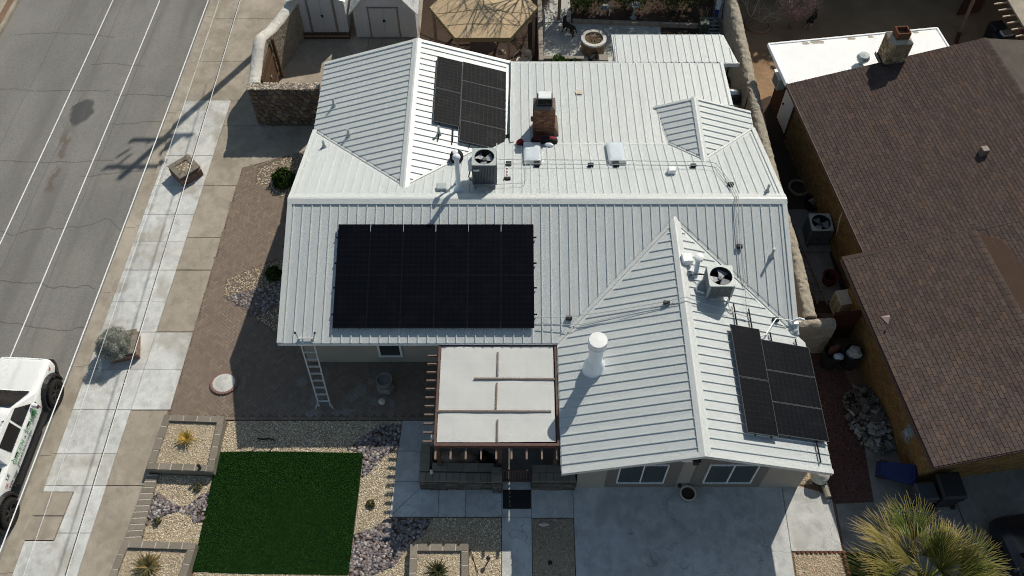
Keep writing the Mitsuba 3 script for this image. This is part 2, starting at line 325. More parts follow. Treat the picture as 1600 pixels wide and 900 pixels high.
def limewash(p, n, uv):
    w = mi.Float(0)
    for x, y, r in ((2.35, -5.05, .55), (2.0, -5.75, .5), (3.0, -5.5, .35), (.35, -4.75, .3), (1.0, -5.35, .4), (2.6, -5.9, .35), (.9, -5.9, .25)):
        d = dr.sqrt(dr.square((p.x - x) / 1.5) + dr.square(p.y - y)) / r; w = dr.maximum(w, smoothstep(.48, .62, fbm(p.x * 3.2 + x, p.y * 3.2, 1., 5) + .25 - .45 * d))
    return w * (.35 + .4 * noise(p.x * 30, p.y * 30))
scene['paver_vc'] = {'type': 'blendbsdf', 'weight': mikit.proc(limewash), 'a': {'type': 'ref', 'id': 'paver_plain'}, 'b': {'type': 'ref', 'id': 'lime'}}
part(pv, 'paver', hb.mesh(), 'paver_vc', color=hb.colors(), kind='stuff')
def bloom(x, y, r, n=26):
    a = np.linspace(0, 2 * np.pi, n, endpoint=False); k = r * (.55 + .6 * R.random(n)); k = (k + np.roll(k, 1)) / 2
    return Polygon(np.c_[x + 1.5 * k * np.cos(a), y + .7 * k * np.sin(a)])
# ---- front concrete: porch walk, paths, driveway
fw = thing('front_walk', 'grey concrete walk round the porch and down to the street in front', 'walk', kind='structure')
def slab(par, poly, m, z=0., th=.06): return part(par, 'slab', prism(Polygon(poly).buffer(-.008, join_style=2), z - th, z), m)
slab(fw, [(3.82, -6.16), (4.9, -6.16), (4.9, -7.25), (3.74, -7.25)], 'drive'); slab(fw, [(3.74, -7.25), (4.9, -7.25), (4.9, -8.3), (3.69, -8.3)], 'drive_b')
slab(fw, [(3.69, -8.3), (4.75, -8.3), (3.63, -9.47)], 'drive'); slab(fw, [(4.75, -8.3), (5.15, -8.3), (5.15, -9.47), (3.63, -9.47)], 'drive')
slab(fw, [(5.15, -8.3), (6.0, -8.3), (6.0, -9.47), (5.15, -9.47)], 'drive_b'); slab(fw, [(6.0, -8.3), (7.15, -8.3), (7.15, -9.47), (6.0, -9.47)], 'drive')
slab(fw, [(7.15, -8.3), (8.07, -8.3), (8.07, -9.47), (7.15, -9.47)], 'drive_b'); slab(fw, [(7.15, -9.47), (8.08, -9.47), (8.08, -13.6), (7.17, -13.6)], 'drive')
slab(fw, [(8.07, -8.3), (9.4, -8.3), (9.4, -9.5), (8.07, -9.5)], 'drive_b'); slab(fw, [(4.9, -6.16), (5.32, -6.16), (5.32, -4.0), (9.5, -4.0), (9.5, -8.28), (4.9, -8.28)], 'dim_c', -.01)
dw = thing('driveway', 'broad stained concrete driveway in front of the garage wing', 'driveway', kind='structure')
slab(dw, [(9.4, -8.3), (16.07, -8.3), (15.9, -13.6), (9.38, -13.6)], 'drive')
slab(dw, [(16.07, -8.45), (16.62, -8.45), (17.2, -8.62), (17.58, -8.9), (17.56, -10.55), (16.0, -10.55)], 'drive_b')
# ---- gravel beds (sheet + loose stones)
CREAM = [(.64, .54, .38), (.68, .60, .47), (.50, .41, .30), (.74, .68, .57), (.40, .32, .22), (.58, .47, .33), (.28, .22, .16)]
RIVER = [(.20, .165, .165), (.14, .125, .135), (.26, .215, .20), (.10, .095, .11), (.30, .27, .26), (.22, .165, .155), (.18, .17, .185), (.42, .38, .36)]
RED = [(.14, .075, .06), (.10, .06, .055), (.18, .10, .08), (.075, .05, .05)]
BROWN = [(.34, .27, .2), (.42, .33, .25), (.28, .21, .16), (.48, .40, .31)]
def bed(name, label, poly, pal=CREAM, dens=760, size=(.014, .030), z=-.012, sheet='gravel_bed', tm=OCT):
    poly = poly if hasattr(poly, 'geom_type') else Polygon(poly)
    k = thing(name, label, 'gravel', kind='structure'); put(k, flat(poly, z), sheet)
    pts = inside(poly.buffer(-.01), int(poly.area * dens)); m, c = stones(pts, size, pal, z, tm)
    part(k, 'pebble', m, 'stone_vc', color=c, kind='stuff')
LAWN = Polygon([(-2.12, -7.3), (-1.2, -7.27), (.4, -7.28), (2.62, -7.33), (2.60, -8.4), (2.54, -11.27), (1.0, -11.24), (-.9, -11.22), (-2.17, -11.16), (-2.15, -9.5)])
RIV_A = Polygon([(2.1, -7.2), (2.55, -6.75), (3.1, -6.35), (3.78, -6.3), (3.75, -7.1), (3.3, -7.45), (2.95, -7.9), (2.64, -8.2), (2.63, -7.36)])
RIV_B = Polygon([(2.60, -10.0), (3.1, -9.85), (3.62, -9.5), (5.0, -9.52), (4.75, -10.0), (4.25, -10.4), (3.9, -11.0), (3.1, -11.35), (2.55, -11.35)])
front = Polygon([(-2.0, -6.17), (3.8, -6.17), (3.62, -9.5), (7.13, -9.5), (7.16, -13), (-4.9, -13), (-4.4, -10), (-4.0, -6.2)])
plant_area = Polygon([(-4.3, -6.1), (-2.0, -6.18), (-2.1, -8.12), (-2.15, -13), (-4.9, -13)])
PLD = Polygon([(4.38, -10.42), (6.15, -10.42), (6.2, -12.6), (4.42, -12.6)])
bed('cream_gravel', 'cream gravel round the lawn and along the front walk', front.difference(LAWN.buffer(.01)).difference(RIV_A).difference(RIV_B).difference(plant_area).difference(PLD).intersection(sbox(-5, -12.2, 8, 0)))
bed('river_gravel', 'purple grey river stones at the far right corner of the lawn', RIV_A, RIVER, 330, (.032, .066), tm=ICO, sheet='dark_soil')
bed('river_gravel', 'purple grey river stones at the near right corner of the lawn', RIV_B, RIVER, 330, (.032, .066), tm=ICO, sheet='dark_soil')
bed('brown_gravel', 'brown gravel strip between the front path and the driveway', [(8.09, -9.52), (9.38, -9.52), (9.36, -12.2), (8.1, -12.2)], BROWN)
bed('side_gravel', 'cream gravel bed with a green ball shrub beside the house', BED1, CREAM, 520)
BAND = Polygon([(-2.95, -1.2), (-2.35, -.95), (-1.6, -.85), (-.4, -.1), (.6, .1), (.6, -1.2), (-.6, -1.3), (-1.5, -1.9), (-1.75, -2.1)])
bed('side_gravel', 'cream gravel wedge bed with a dark band of stones beside the house', BED2.difference(BAND), CREAM, 520)
bed('river_gravel', 'dark river stones crossing the wedge bed beside the house', BAND.intersection(BED2), RIVER, 330, (.03, .06), tm=ICO, sheet='dark_soil')
MID = Polygon([(-3.86, -8.05), (-2.1, -8.13), (-2.14, -10.35), (-3.95, -10.3)])
RIV_C = Polygon([(-3.90, -8.78), (-3.72, -8.7), (-3.5, -8.85), (-3.1, -9.12), (-2.75, -9.1), (-2.4, -8.75), (-2.13, -8.62), (-2.15, -9.65), (-2.42, -9.66), (-2.62, -9.35), (-3.1, -9.3), (-3.6, -9.5), (-3.95, -9.75)])
bed('planter_gravel', 'cream gravel between the two raised street planters', MID.difference(RIV_C))
bed('river_gravel', 'purple grey river stones between the two raised street planters', RIV_C, RIVER, 330, (.032, .066), tm=ICO, sheet='dark_soil')
bed('drive_gravel', 'tan gravel patch right of the driveway', [(16.05, -10.62), (17.52, -10.6), (17.6, -12.4), (16.0, -12.4)], [(.5, .38, .27), (.58, .46, .34), (.42, .3, .2), (.62, .52, .42)], 560, (.016, .034))
bed('drive_gravel', 'small tan gravel strip beside the garage corner', [(16.65, -7.2), (17.3, -7.2), (17.05, -8.4), (16.68, -8.4)], [(.5, .38, .27), (.58, .46, .34), (.42, .3, .2), (.62, .52, .42)], 560, (.016, .034))
bed('red_gravel', 'dark red gravel beside the neighbouring walk', [(17.55, -2.0), (18.6, -2.0), (19.1, -5.3), (18.85, -8.95), (17.62, -9.0), (17.25, -8.2), (17.1, -3.8)], RED, 420, (.016, .034), sheet='redgravel_bed')
# ---- artificial lawn
lw = thing('lawn', 'flat dark green artificial lawn framed by cream gravel', 'lawn', kind='structure')
dif('turf_base', (.012, .03, .011)); put(lw, flat(LAWN, .006), 'turf_base')
def blades(poly, n, h, pal, w=.006):
    p = inside(poly, n); a = R.uniform(0, 2 * np.pi, n); lean = R.normal(0, .45, (n, 2)) * h
    d = np.c_[np.cos(a), np.sin(a)] * w; hh = h * R.uniform(.6, 1.15, n)
    v = np.stack([np.c_[p - d, np.full(n, .004)], np.c_[p + d, np.full(n, .004)], np.c_[p + lean, hh + .004]], 1).reshape(-1, 3)
    c = np.repeat(np.asarray(pal)[R.integers(0, len(pal), n)] * R.uniform(.7, 1.3, (n, 1)), 3, 0)
    return trimesh.Trimesh(v, np.arange(3 * n).reshape(-1, 3), process=False), c
m, c = blades(LAWN, 150000, .035, [(.028, .095, .018), (.038, .115, .022), (.024, .08, .015), (.06, .135, .03)], .007)
part(lw, 'blade', m, 'leaf_vc', color=c, kind='stuff')
tf = thing('turf_strip', 'narrow bright green turf strip beside the red scalloped edging', 'lawn', kind='structure')
put(tf, flat([(17.62, -10.62), (18.6, -10.62), (18.6, -12.6), (17.66, -12.6)], -.01), 'turf_base')
m, c = blades(Polygon([(17.62, -10.62), (18.6, -10.62), (18.6, -12.6), (17.66, -12.6)]), 16000, .04, [(.03, .11, .02), (.04, .13, .03), (.025, .09, .02)], .007)
part(tf, 'blade', m, 'leaf_vc', color=c, kind='stuff')
# ---- neighbour's ground
NA = np.array([19.281, -1.547]); NTH = .146; E1 = np.array([math.cos(NTH), math.sin(NTH)]); E2 = np.array([-E1[1], E1[0]])
def nb(s, t): return tuple(NA + .9773 * (s * E1 + t * E2))
nw = thing('neighbour_walk', 'shaded concrete walk and drive in front of the brown roofed house', 'walk', kind='structure')
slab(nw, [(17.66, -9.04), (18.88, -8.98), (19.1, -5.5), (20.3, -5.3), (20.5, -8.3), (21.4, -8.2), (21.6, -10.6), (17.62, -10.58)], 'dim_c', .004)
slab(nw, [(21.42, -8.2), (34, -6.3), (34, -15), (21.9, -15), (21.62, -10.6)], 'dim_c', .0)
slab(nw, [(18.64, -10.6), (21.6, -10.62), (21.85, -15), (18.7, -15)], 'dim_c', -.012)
al = thing('side_alley', 'shaded earth and concrete alley between the stone wall and the brown house', 'alley', kind='structure')
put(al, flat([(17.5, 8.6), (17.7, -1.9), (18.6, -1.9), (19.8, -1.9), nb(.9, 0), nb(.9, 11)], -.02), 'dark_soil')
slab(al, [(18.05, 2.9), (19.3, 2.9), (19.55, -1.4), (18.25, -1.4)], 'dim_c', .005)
# ---- back yards
cy_ = thing('courtyard', 'tan concrete courtyard in front of the two white sheds', 'courtyard', kind='structure')
slab(cy_, [(-3.0, 7.5), (1.0, 7.5), (1.0, 16), (-3.2, 16)], 'court'); slab(cy_, [(1.0, 7.5), (3.3, 7.5), (3.3, 16), (1.0, 16)], 'court')
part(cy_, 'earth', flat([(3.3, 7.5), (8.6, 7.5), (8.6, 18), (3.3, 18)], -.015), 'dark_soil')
pt = thing('patio', 'pale concrete patio round the fire pit', 'patio', kind='structure')
slab(pt, [(8.88, 8), (14.25, 8), (14.25, 13.75), (8.88, 13.95)], 'patio_c'); slab(pt, [(8.88, 13.97), (10.2, 13.97), (10.2, 16), (8.88, 16)], 'patio_c')
pb = thing('planting_bed', 'dark earth bed along the hedge behind the patio', 'soil', kind='structure')
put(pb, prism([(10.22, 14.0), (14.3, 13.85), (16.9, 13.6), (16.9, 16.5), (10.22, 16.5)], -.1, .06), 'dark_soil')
ed = thing('bed_edging', 'low tan edging along the planting bed behind the patio', 'edging', kind='structure')
xs = np.linspace(10.24, 16.4, 15)
for a, b in zip(xs[:-1], xs[1:]): part(ed, 'block', blk(((a + b) / 2, 13.93 - .055 * ((a + b) / 2 - 10.2), .06), (b - a - .012, .14, .26), -.055), 'walk_tan')
db = thing('dark_bed', 'dark soil patch beside the rear patio cover', 'soil', kind='structure'); put(db, flat([(14.3, 10), (17.0, 10), (16.9, 13.55), (14.3, 13.7)], -.02), 'dark_soil')
sy = thing('rear_side_yard', 'sandy earth of the neighbouring back yard', 'soil', kind='structure')
put(sy, flat([(17.0, 8.5), (40, 8.5), (40, 30), (16.6, 30)], -.025), 'sand')

# ================================================================ THE HOUSE WITH THE WHITE METAL ROOF
P_ = .316; H_ = 4.08; N_ = math.sqrt(1 + P_ * P_); SP_ = .305
house = thing('metal_roof_house', 'single storey house under a white ribbed metal roof', 'house')
HK = house + '__roof'
def z_front(x, y): return H_ + P_ * y
def z_back(x, y): return H_ - P_ * y
def z_add(x, y): return 2.94 - .055 * (y - 3.6)
def z_gar(x, y): return 3.84 - P_ * abs(x - 12.87)
def z_wl(x, y): return 3.83 - P_ * abs(x - 3.79)
def z_wr(x, y): return 3.30 - P_ * abs(x - 14.33)
deck = MB()
def dk(poly, zf): deck.mesh_in(tilted(poly, lambda x, y: zf(x, y) - .012, .13))
dk([(0, 0), (0, -4.71), (8.92, -4.71), (12.87, -.76), (16.62, -4.5), (16.62, 0)], z_front)
dk([(0, .001), (16.62, .001), (16.62, 4.74), (14.33, 2.47), (13.19, 3.6), (6.6, 3.6), (7.42, 4.42), (3.79, .79), (0, 4.58)], z_back)
dk([(12.868, -.76), (8.92, -4.71), (8.92, -9.12), (12.868, -9.12)], z_gar)
dk([(12.872, -.76), (12.872, -9.12), (16.8, -9.12), (16.8, -4.69)], z_gar)
dk([(3.788, .79), (3.788, 8.27), (0, 8.27), (0, 4.58)], z_wl); dk([(3.792, .79), (7.42, 4.42), (7.42, 8.27), (3.792, 8.27)], z_wl)
dk([(7.42, 3.602), (13.19, 3.602), (12.84, 5.6), (15.9, 5.62), (15.88, 8.2), (7.42, 8.3)], z_add)
dk([(14.328, 2.47), (14.328, 5.6), (12.84, 5.6), (13.19, 3.6)], z_wr); dk([(14.332, 2.47), (16.6, 4.74), (16.6, 5.6), (14.332, 5.6)], z_wr)
put(HK, deck.mesh(), 'roof_trim')
labels[HK] = {'label': 'white ribbed metal roof with wing gables and a lower rear slope'}

PROF = np.array([(-.1525, 0), (-.09, 0), (-.022, 0), (-.012, .034), (.012, .034), (.022, 0), (.09, 0), (.1525, 0)])
def strips(O, u, s, u0, u1, lo, hi, off=0., owner=HK, mats=3):
    """one ribbed metal sheet per rib, cut to the slope's outline"""
    O, u, s = np.asarray(O, float), np.asarray(u, float), np.asarray(s, float); s = s / np.linalg.norm(s); nrm = np.cross(u, s)
    if nrm[2] < 0: nrm = -nrm
    for k in range(int(math.floor((u0 - off) / SP_)) - 1, int((u1 - off) / SP_) + 2):
        uc = off + k * SP_; pr = [(min(max(uc + a, u0), u1), h) for a, h in PROF]
        if pr[-1][0] - pr[0][0] < .02: continue
        ends = [(lo(a), hi(a)) for a, _ in pr]
        if max(b - a for a, b in ends) < .08: continue
        v = []
        for (a, h), (l, t) in zip(pr, ends):
            t = max(t, l + .001); v += [O + u * a + s * l + nrm * (h - .0), O + u * a + s * t + nrm * h]
        n = len(pr); f = [[2 * i, 2 * i + 1, 2 * i + 3, 2 * i + 2] for i in range(n - 1)]
        mb = MB().add(v, f)
        for e in (0, 1):  # closed ends of the rib
            mb.add([v[2 * i + e] for i in (2, 3, 4, 5)], [[0, 1, 2, 3]])
        part(owner, 'panel', mb.mesh(), f'roof_metal_{int(R.integers(mats))}')
D = lambda d: d * N_
strips((0, 0, H_), (1, 0, 0), (0, -1, -P_), .14, 16.48, lambda x: D(.19), lambda x: D(4.71 if abs(x - 12.87) > 3.95 else max(.2, .76 + abs(x - 12.87) - .17)), .2)
def hi_back(x):
    if x < 3.79: return 4.58 - x - .17
    if x < 7.42: return min(.79 + x - 3.79 - .17, 3.98)
    if x < 13.19: return 3.53
    return 2.47 + abs(x - 14.33) - .15
strips((0, 0, H_), (1, 0, 0), (0, 1, -P_), .14, 16.48, lambda x: D(.26), lambda x: D(hi_back(x)), .2)
strips((12.87, 0, 3.84), (0, -1, 0), (-1, 0, -P_), .95, 8.98, lambda v: D(.15), lambda v: D(min(v - .76 - .17, 3.95)), .9)
strips((12.87, 0, 3.84), (0, -1, 0), (1, 0, -P_), .95, 8.98, lambda v: D(.17), lambda v: D(min(v - .76 - .17, 3.92)), .9)
strips((3.79, 0, 3.83), (0, 1, 0), (-1, 0, -P_), .9, 8.12, lambda v: D(.14), lambda v: D(min(v - .79 - .12, 3.79)), .25)
strips((3.79, 0, 3.83), (0, 1, 0), (1, 0, -P_), .9, 8.12, lambda v: D(.16), lambda v: D(min(v - .79 - .12, 3.45)), .25)
strips((0, 3.6, 2.94), (1, 0, 0), (0, 1, -.055), 7.5, 15.76, lambda x: .06 if x < 13.1 else 2.04, lambda x: 4.6, .2)
strips((14.33, 0, 3.30), (0, 1, 0), (-1, 0, -P_), 2.65, 5.5, lambda v: D(.1), lambda v: D((v - 2.47 - .12) if v < 3.6 else 1.06 + (v - 3.6) * .17), 2.5)
strips((14.33, 0, 3.30), (0, 1, 0), (1, 0, -P_), 2.65, 5.5, lambda v: D(.1), lambda v: D(min(v - 2.47 - .12, 2.25)), 2.5)
# ridge caps, rake and eave trims
def strip_mesh(pts_lo, pts_hi, th=.03):
    return None
def cap_y(x0, x1, zr, w0, w1, p0, p1):      # ridge along x
    mb = MB(); t = .05
    prof = [(-w1, -p1 * w1 + t - .035), (-w1, -p1 * w1 + t), (-.03, t + .004), (.03, t + .004), (w0, -p0 * w0 + t), (w0, -p0 * w0 + t - .035)]
    v = [(x, y, zr + z) for x in (x0, x1) for y, z in prof]; n = len(prof)
    return mb.add(v, [[i + n, i + n + 1, i + 1, i] for i in range(n - 1)]).mesh()
def cap_x(y0, y1, xr, zr, w, t=.05):
    prof = [(-w, -P_ * w + t - .035), (-w, -P_ * w + t), (-.03, t + .004), (.03, t + .004), (w, -P_ * w + t), (w, -P_ * w + t - .035)]
    v = [(xr + x, y, zr + z) for y in (y0, y1) for x, z in prof]; n = len(prof)
    return MB().add(v, [[i, i + 1, i + n + 1, i + n] for i in range(n - 1)]).mesh()
part(HK, 'ridge_cap', cap_y(-.02, 16.64, H_, .27, .2, P_, P_), 'roof_trim')
part(HK, 'ridge_cap', cap_x(-9.14, -.42, 12.87, 3.84, .18), 'roof_trim')
part(HK, 'ridge_cap', cap_x(.5, 8.29, 3.79, 3.83, .17), 'roof_trim')
part(HK, 'ridge_cap', cap_x(2.2, 5.62, 14.33, 3.30, .13), 'roof_trim')
def sl(a, b, w, h, lift, side=0):
    """trim bar lying on the roof from a to b"""
    return MB().bar((a[0], a[1], a[2] + lift), (b[0], b[1], b[2] + lift), w, h).mesh()
for a, b, w in ((( .06, 0, H_), (.06, -4.7, H_ - P_ * 4.7), .15), ((.06, 0, H_), (.06, 4.55, H_ - P_ * 4.55), .15), ((16.55, 0, H_), (16.55, -4.45, H_ - P_ * 4.45), .15), ((16.55, 0, H_), (16.55, 4.7, H_ - P_ * 4.7), .15),
                ((12.87, -9.06, 3.84), (8.93, -9.06, 2.595), .15), ((12.87, -9.06, 3.84), (16.79, -9.06, 2.60), .15), ((3.79, 8.2, 3.83), (.0, 8.2, 2.632), .15), ((3.79, 8.2, 3.83), (7.42, 8.2, 2.683), .15),
                ((14.33, 5.54, 3.30), (12.86, 5.54, 2.835), .1), ((14.33, 5.54, 3.30), (16.59, 5.54, 2.586), .1), ((15.83, 5.66, 2.827), (15.81, 8.2, 2.687), .12), ((7.45, 3.65, 2.937), (7.45, 8.25, 2.684), .12)):
    part(HK, 'rake_trim', sl(a, b, w, .09, .0), 'roof_trim')
part(HK, 'step_flashing', boxm((7.425, 5.95, 2.74), (.012, 4.6, .22)), 'roof_trim')
part(HK, 'pitch_flashing', MB().add([(7.42, 3.5, z_back(0, 3.5) + .006), (13.1, 3.5, z_back(0, 3.5) + .006), (13.1, 3.6, 2.948), (7.42, 3.6, 2.948), (13.1, 3.68, z_add(0, 3.68) + .006), (7.42, 3.68, z_add(0, 3.68) + .006)], [[0, 1, 2, 3], [3, 2, 4, 5]]).mesh(), 'roof_trim')
for pts, zf in (([(8.92, -4.71), (12.87, -.76)], z_front), ([(12.87, -.76), (16.6, -4.49)], z_front), ([(0, 4.58), (3.79, .79)], z_back), ([(3.79, .79), (7.42, 4.42)], z_back), ([(13.19, 3.6), (14.33, 2.47)], z_back), ([(14.33, 2.47), (16.6, 4.74)], z_back)):
    (x0, y0), (x1, y1) = pts
    part(HK, 'valley_rib', MB().bar((x0, y0, zf(x0, y0) + .006), (x1, y1, zf(x1, y1) + .006), .03, .03).mesh(), 'roof_trim')
# eave gutter strip: short white ends between ribs are the panels themselves; a fascia runs below
part(HK, 'fascia', boxm((4.46, -4.722, 2.515), (8.92, .02, .10)), 'white_paint'); part(HK, 'fascia', boxm((8.908, -6.9, 2.51), (.02, 4.44, .10)), 'white_paint')
part(HK, 'fascia', boxm((11.66, 8.30, 2.62), (8.44, .02, .12)), 'white_paint')
# walls
W = MB()
def loft_y(x0, x1, prof):
    m = trimesh.creation.extrude_polygon(Polygon(prof), x1 - x0, engine='earcut'); v = np.array(m.vertices)
    return trimesh.Trimesh(np.c_[v[:, 2] + x0, v[:, 0], v[:, 1]], m.faces, process=False)
def loft_x(y0, y1, prof):
    m = trimesh.creation.extrude_polygon(Polygon(prof), y1 - y0, engine='earcut'); v = np.array(m.vertices)
    return trimesh.Trimesh(np.c_[v[:, 0], y1 - v[:, 2], v[:, 1]], m.faces, process=False)
W.mesh_in(loft_y(.42, 16.15, [(-3.92, -.1), (-3.92, 2.66), (0, 3.9), (3.5, 2.79), (3.5, -.1)]))
W.mesh_in(loft_x(2.0, 7.75, [(.42, -.1), (.42, 2.6), (3.79, 3.66), (7.0, 2.64), (7.0, -.1)])); W.mesh_in(loft_x(-8.5, -1.6, [(9.5, -.1), (9.5, 2.6), (12.87, 3.66), (16.55, 2.5), (16.55, -.1)]))
W.mesh_in(loft_x(3.0, 5.45, [(12.95, -.1), (12.95, 2.7), (14.33, 3.14), (16.1, 2.58), (16.1, -.1)])); W.box((9.9, 4.2, 1.3), (5.9, 2.2, 2.6))
part(house, 'wall', W.mesh(), 'stucco')
for x in (8.2, 11.9, 15.5): part(house, 'porch_post', boxm((x, 7.9, 1.25), (.12, .12, 2.6)), 'white_paint')
# windows: outline in x, z on a wall at y; white frame, mullion, glass over a dark room
def window(par, x0, x1, z0, z1, y, mull=True, fr=.035):
    k = uniq(par + '__window'); m = MB(); cx, cz = (x0 + x1) / 2, (z0 + z1) / 2
    for c, s in (((cx, y - .02, z0 + fr / 2), (x1 - x0, .06, fr)), ((cx, y - .02, z1 - fr / 2), (x1 - x0, .06, fr)), ((x0 + fr / 2, y - .02, cz), (fr, .06, z1 - z0 - 2 * fr)), ((x1 - fr / 2, y - .02, cz), (fr, .06, z1 - z0 - 2 * fr))): m.box(c, s)
    if mull: m.box((cx, y - .018, cz), (fr, .05, z1 - z0 - 2 * fr))
    put(k, m.mesh(), 'white_paint')
    put(k + '__pane', MB().add([(x0, y - .012, z0), (x1, y - .012, z0), (x1, y - .012, z1), (x0, y - .012, z1)], [[0, 1, 2, 3]]).mesh(), 'dark_glass')
window(house, 2.92, 3.73, .45, 1.55, -3.94, False, .07)
for a, b, w0, w1 in ((10.4, 12.62, 10.72, 12.2), (13.06, 15.28, 13.42, 14.93)):
    part(house, 'garage_infill', boxm(((a + b) / 2, -8.51, 1.27), (b - a, .05, 2.3)), 'taupe', label='taupe siding that fills a former garage opening')
    window(house, w0, w1, .54, 1.95, -8.54)
def lantern(x, z):
    k = uniq(house + '__wall_lantern'); m = MB().box((x, -8.6, z), (.16, .16, .26)).box((x, -8.6, z + .16), (.22, .22, .05)); put(k, m.mesh(), 'black_paint')
lantern(12.93, 2.3); lantern(16.0, 2.15)
part(house, 'meter_box', boxm((12.65, -8.56, 2.35), (.3, .12, .14)), 'white_paint')
part(house, 'spigot', MB().box((12.75, -8.56, .3), (.1, .1, .1)).mesh(), 'black_paint')

# ---- rear patio cover
pc = thing('patio_cover', 'lower white ribbed patio cover behind the main roof', 'patio cover')
put(pc + '__deck', tilted([(11.6, 8.22), (16.5, 8.22), (16.16, 10.05), (11.55, 10.08)], lambda x, y: 2.655 - .06 * (y - 8.15), .1), 'roof_trim')
strips((0, 8.15, 2.68), (1, 0, 0), (0, 1, -.06), 11.62, 16.42, lambda x: .1, lambda x: 1.9 if x < 16.1 else 1.9 - (x - 16.1) * 5.4, .12, owner=pc)
part(pc, 'fascia', boxm((16.2, 8.19, 2.6), (.66, .03, .2)), 'white_paint')
for x in (11.75, 16.0): part(pc, 'post', boxm((x, 9.85, 1.25), (.1, .1, 2.5)), 'white_paint')

# ================================================================ SOLAR PANELS
def cells(lines, s):
    """dark cells, the printed hairlines between them, a little dust"""
    def fn(p, n, uv):
        l = dr.maximum(line(dr.abs(uv.x * 6 - dr.round(uv.x * 6)), .035), line(dr.abs(uv.y * 10 - dr.round(uv.y * 10)), .06))
        return mix((.0035, .0042, .0068), (.03, .033, .038), lines * l) + mi.Color3f(.010, .010, .010) * smoothstep(.5, .8, fbm(p.x * 3 + s, p.y * 3, p.z, 4)) * lines
    return fn
mat('cells_black', cells(.16, 1.), .3, .08); mat('cells_grid', cells(.8, 2.), .5, .03); mat('cells_mid', cells(.28, 3.), .4, .06); mat('frame_grey', (.09, .095, .10), .6, .2); mat('frame_black', (.008, .008, .009), .5, .12); mat('rail_black', (.012, .012, .013), .7, .1)
UV6 = np.array([(0, 0), (1, 0), (1, 1), (0, 1)], float)
def solar(O, u, v, w, h, label, group, cm='cells_black', uvrot=False, frame_mat='frame_black'):
    """panel whose lower corner is O, sides u*w and v*h"""
    O, u, v = (np.asarray(a, float) for a in (O, u, v)); n = np.cross(u, v); n = n if n[2] > 0 else -n
    k = thing('solar_panel', label, 'solar panel', group); Rm = np.stack([u, v, n], 1); c = O + u * w / 2 + v * h / 2
    f = MB(); t = .011
    for a, s in (((0, h / 2 - t / 2), (w, t)), ((0, -h / 2 + t / 2), (w, t)), ((w / 2 - t / 2, 0), (t, h - 2 * t)), ((-w / 2 + t / 2, 0), (t, h - 2 * t))):
        f.box(c + Rm @ np.array([a[0], a[1], -.018]), (s[0], s[1], .036), Rm)
    f.box(c + n * -.028, (w - .02, h - .02, .008), Rm); part(k, 'frame', f.mesh(), frame_mat)
    q = np.array([O + u * t + v * t, O + u * (w - t) + v * t, O + u * (w - t) + v * (h - t), O + u * t + v * (h - t)]) - n * .003
    uvs = UV6 if not uvrot else UV6[[0, 3, 2, 1]]
    put(uniq(k + '__cell_sheet'), trimesh.Trimesh(q, [[0, 1, 2], [0, 2, 3]], process=False), cm); scene[k + '__cell_sheet'] = mikit.ply(trimesh.Trimesh(q, [[0, 1, 2], [0, 2, 3]], process=False), cm, uv=uvs)
    return k
def rails(name, label, segs, up):
    k = thing(name, label, 'mounting rail')
    for a, b in segs:
        part(k, 'rail', MB().bar(a, b, .036, .045).mesh(), 'rail_black')
    return k
fu, fv, fn_ = np.array([1, 0, 0.]), np.array([0, 1, P_]) / N_, np.array([0, -P_, 1]) / N_
ORD = ['first', 'second', 'third', 'fourth', 'fifth', 'sixth']
F0 = np.array([1.75, -4.27, z_front(0, -4.27)]) + fn_ * .15
for r in range(2):
    for c in range(6):
        solar(F0 + fu * (c * 1.072) + fv * (r * 1.765), fu, fv, 1.066, 1.758, f'{ORD[c]} black panel from the left in the {"upper" if r else "lower"} row of the large front array', 'panels of the large front array')
def onf(x, y, h): return (x, y, z_front(x, y) + h)
for c in range(1, 6):
    o = F0 + fu * (c * 1.072 - .003) + fv * (2 * 1.765 - .02); part(f'solar_panel_{5 + c:03d}', 'gap_clip', MB().bar(o - fv * .24 + fn_ * .002, o + fv * .01 + fn_ * .002, .016, .006).mesh(), 'alu')  # bright strips imitate sunlit roof showing through the gaps between panels
rails('front_array_rail', 'black rails that carry the large front solar array', [(onf(1.68, y, .085), onf(8.27, y, .085)) for y in (-1.35, -2.2, -3.0, -3.85)], 1)
# rear wing: two upright and four lying panels on the sunny slope
wu, wv, wn = np.array([0, 1, 0.]), np.array([-1, 0, P_]) / N_, np.array([P_, 0, 1]) / N_
def onw(x, y, h): return np.array([x, y, z_wl(x, y)]) + wn * h
for i, y in enumerate((3.98, 5.72)): solar(onw(5.515, y, .14), wu, wv, 1.722, 1.0, f'{["nearer", "farther"][i]} upright dusty panel beside the ridge of the rear wing', 'panels on the rear wing', 'cells_grid', True, 'frame_grey')
for i, y in enumerate((3.30, 4.345, 5.39, 6.435)): solar(onw(7.19, y, .14), wu, wv, 1.035, 1.745, f'{ORD[i]} lying panel from the front in the right column on the rear wing', 'panels on the rear wing', 'cells_grid', False, 'frame_grey')
rails('wing_array_rail', 'black rails under the solar panels of the rear wing', [(onw(x, 3.2, .075), onw(x, 7.5, .075)) for x in (4.8, 5.3, 5.9, 6.8)], 1)
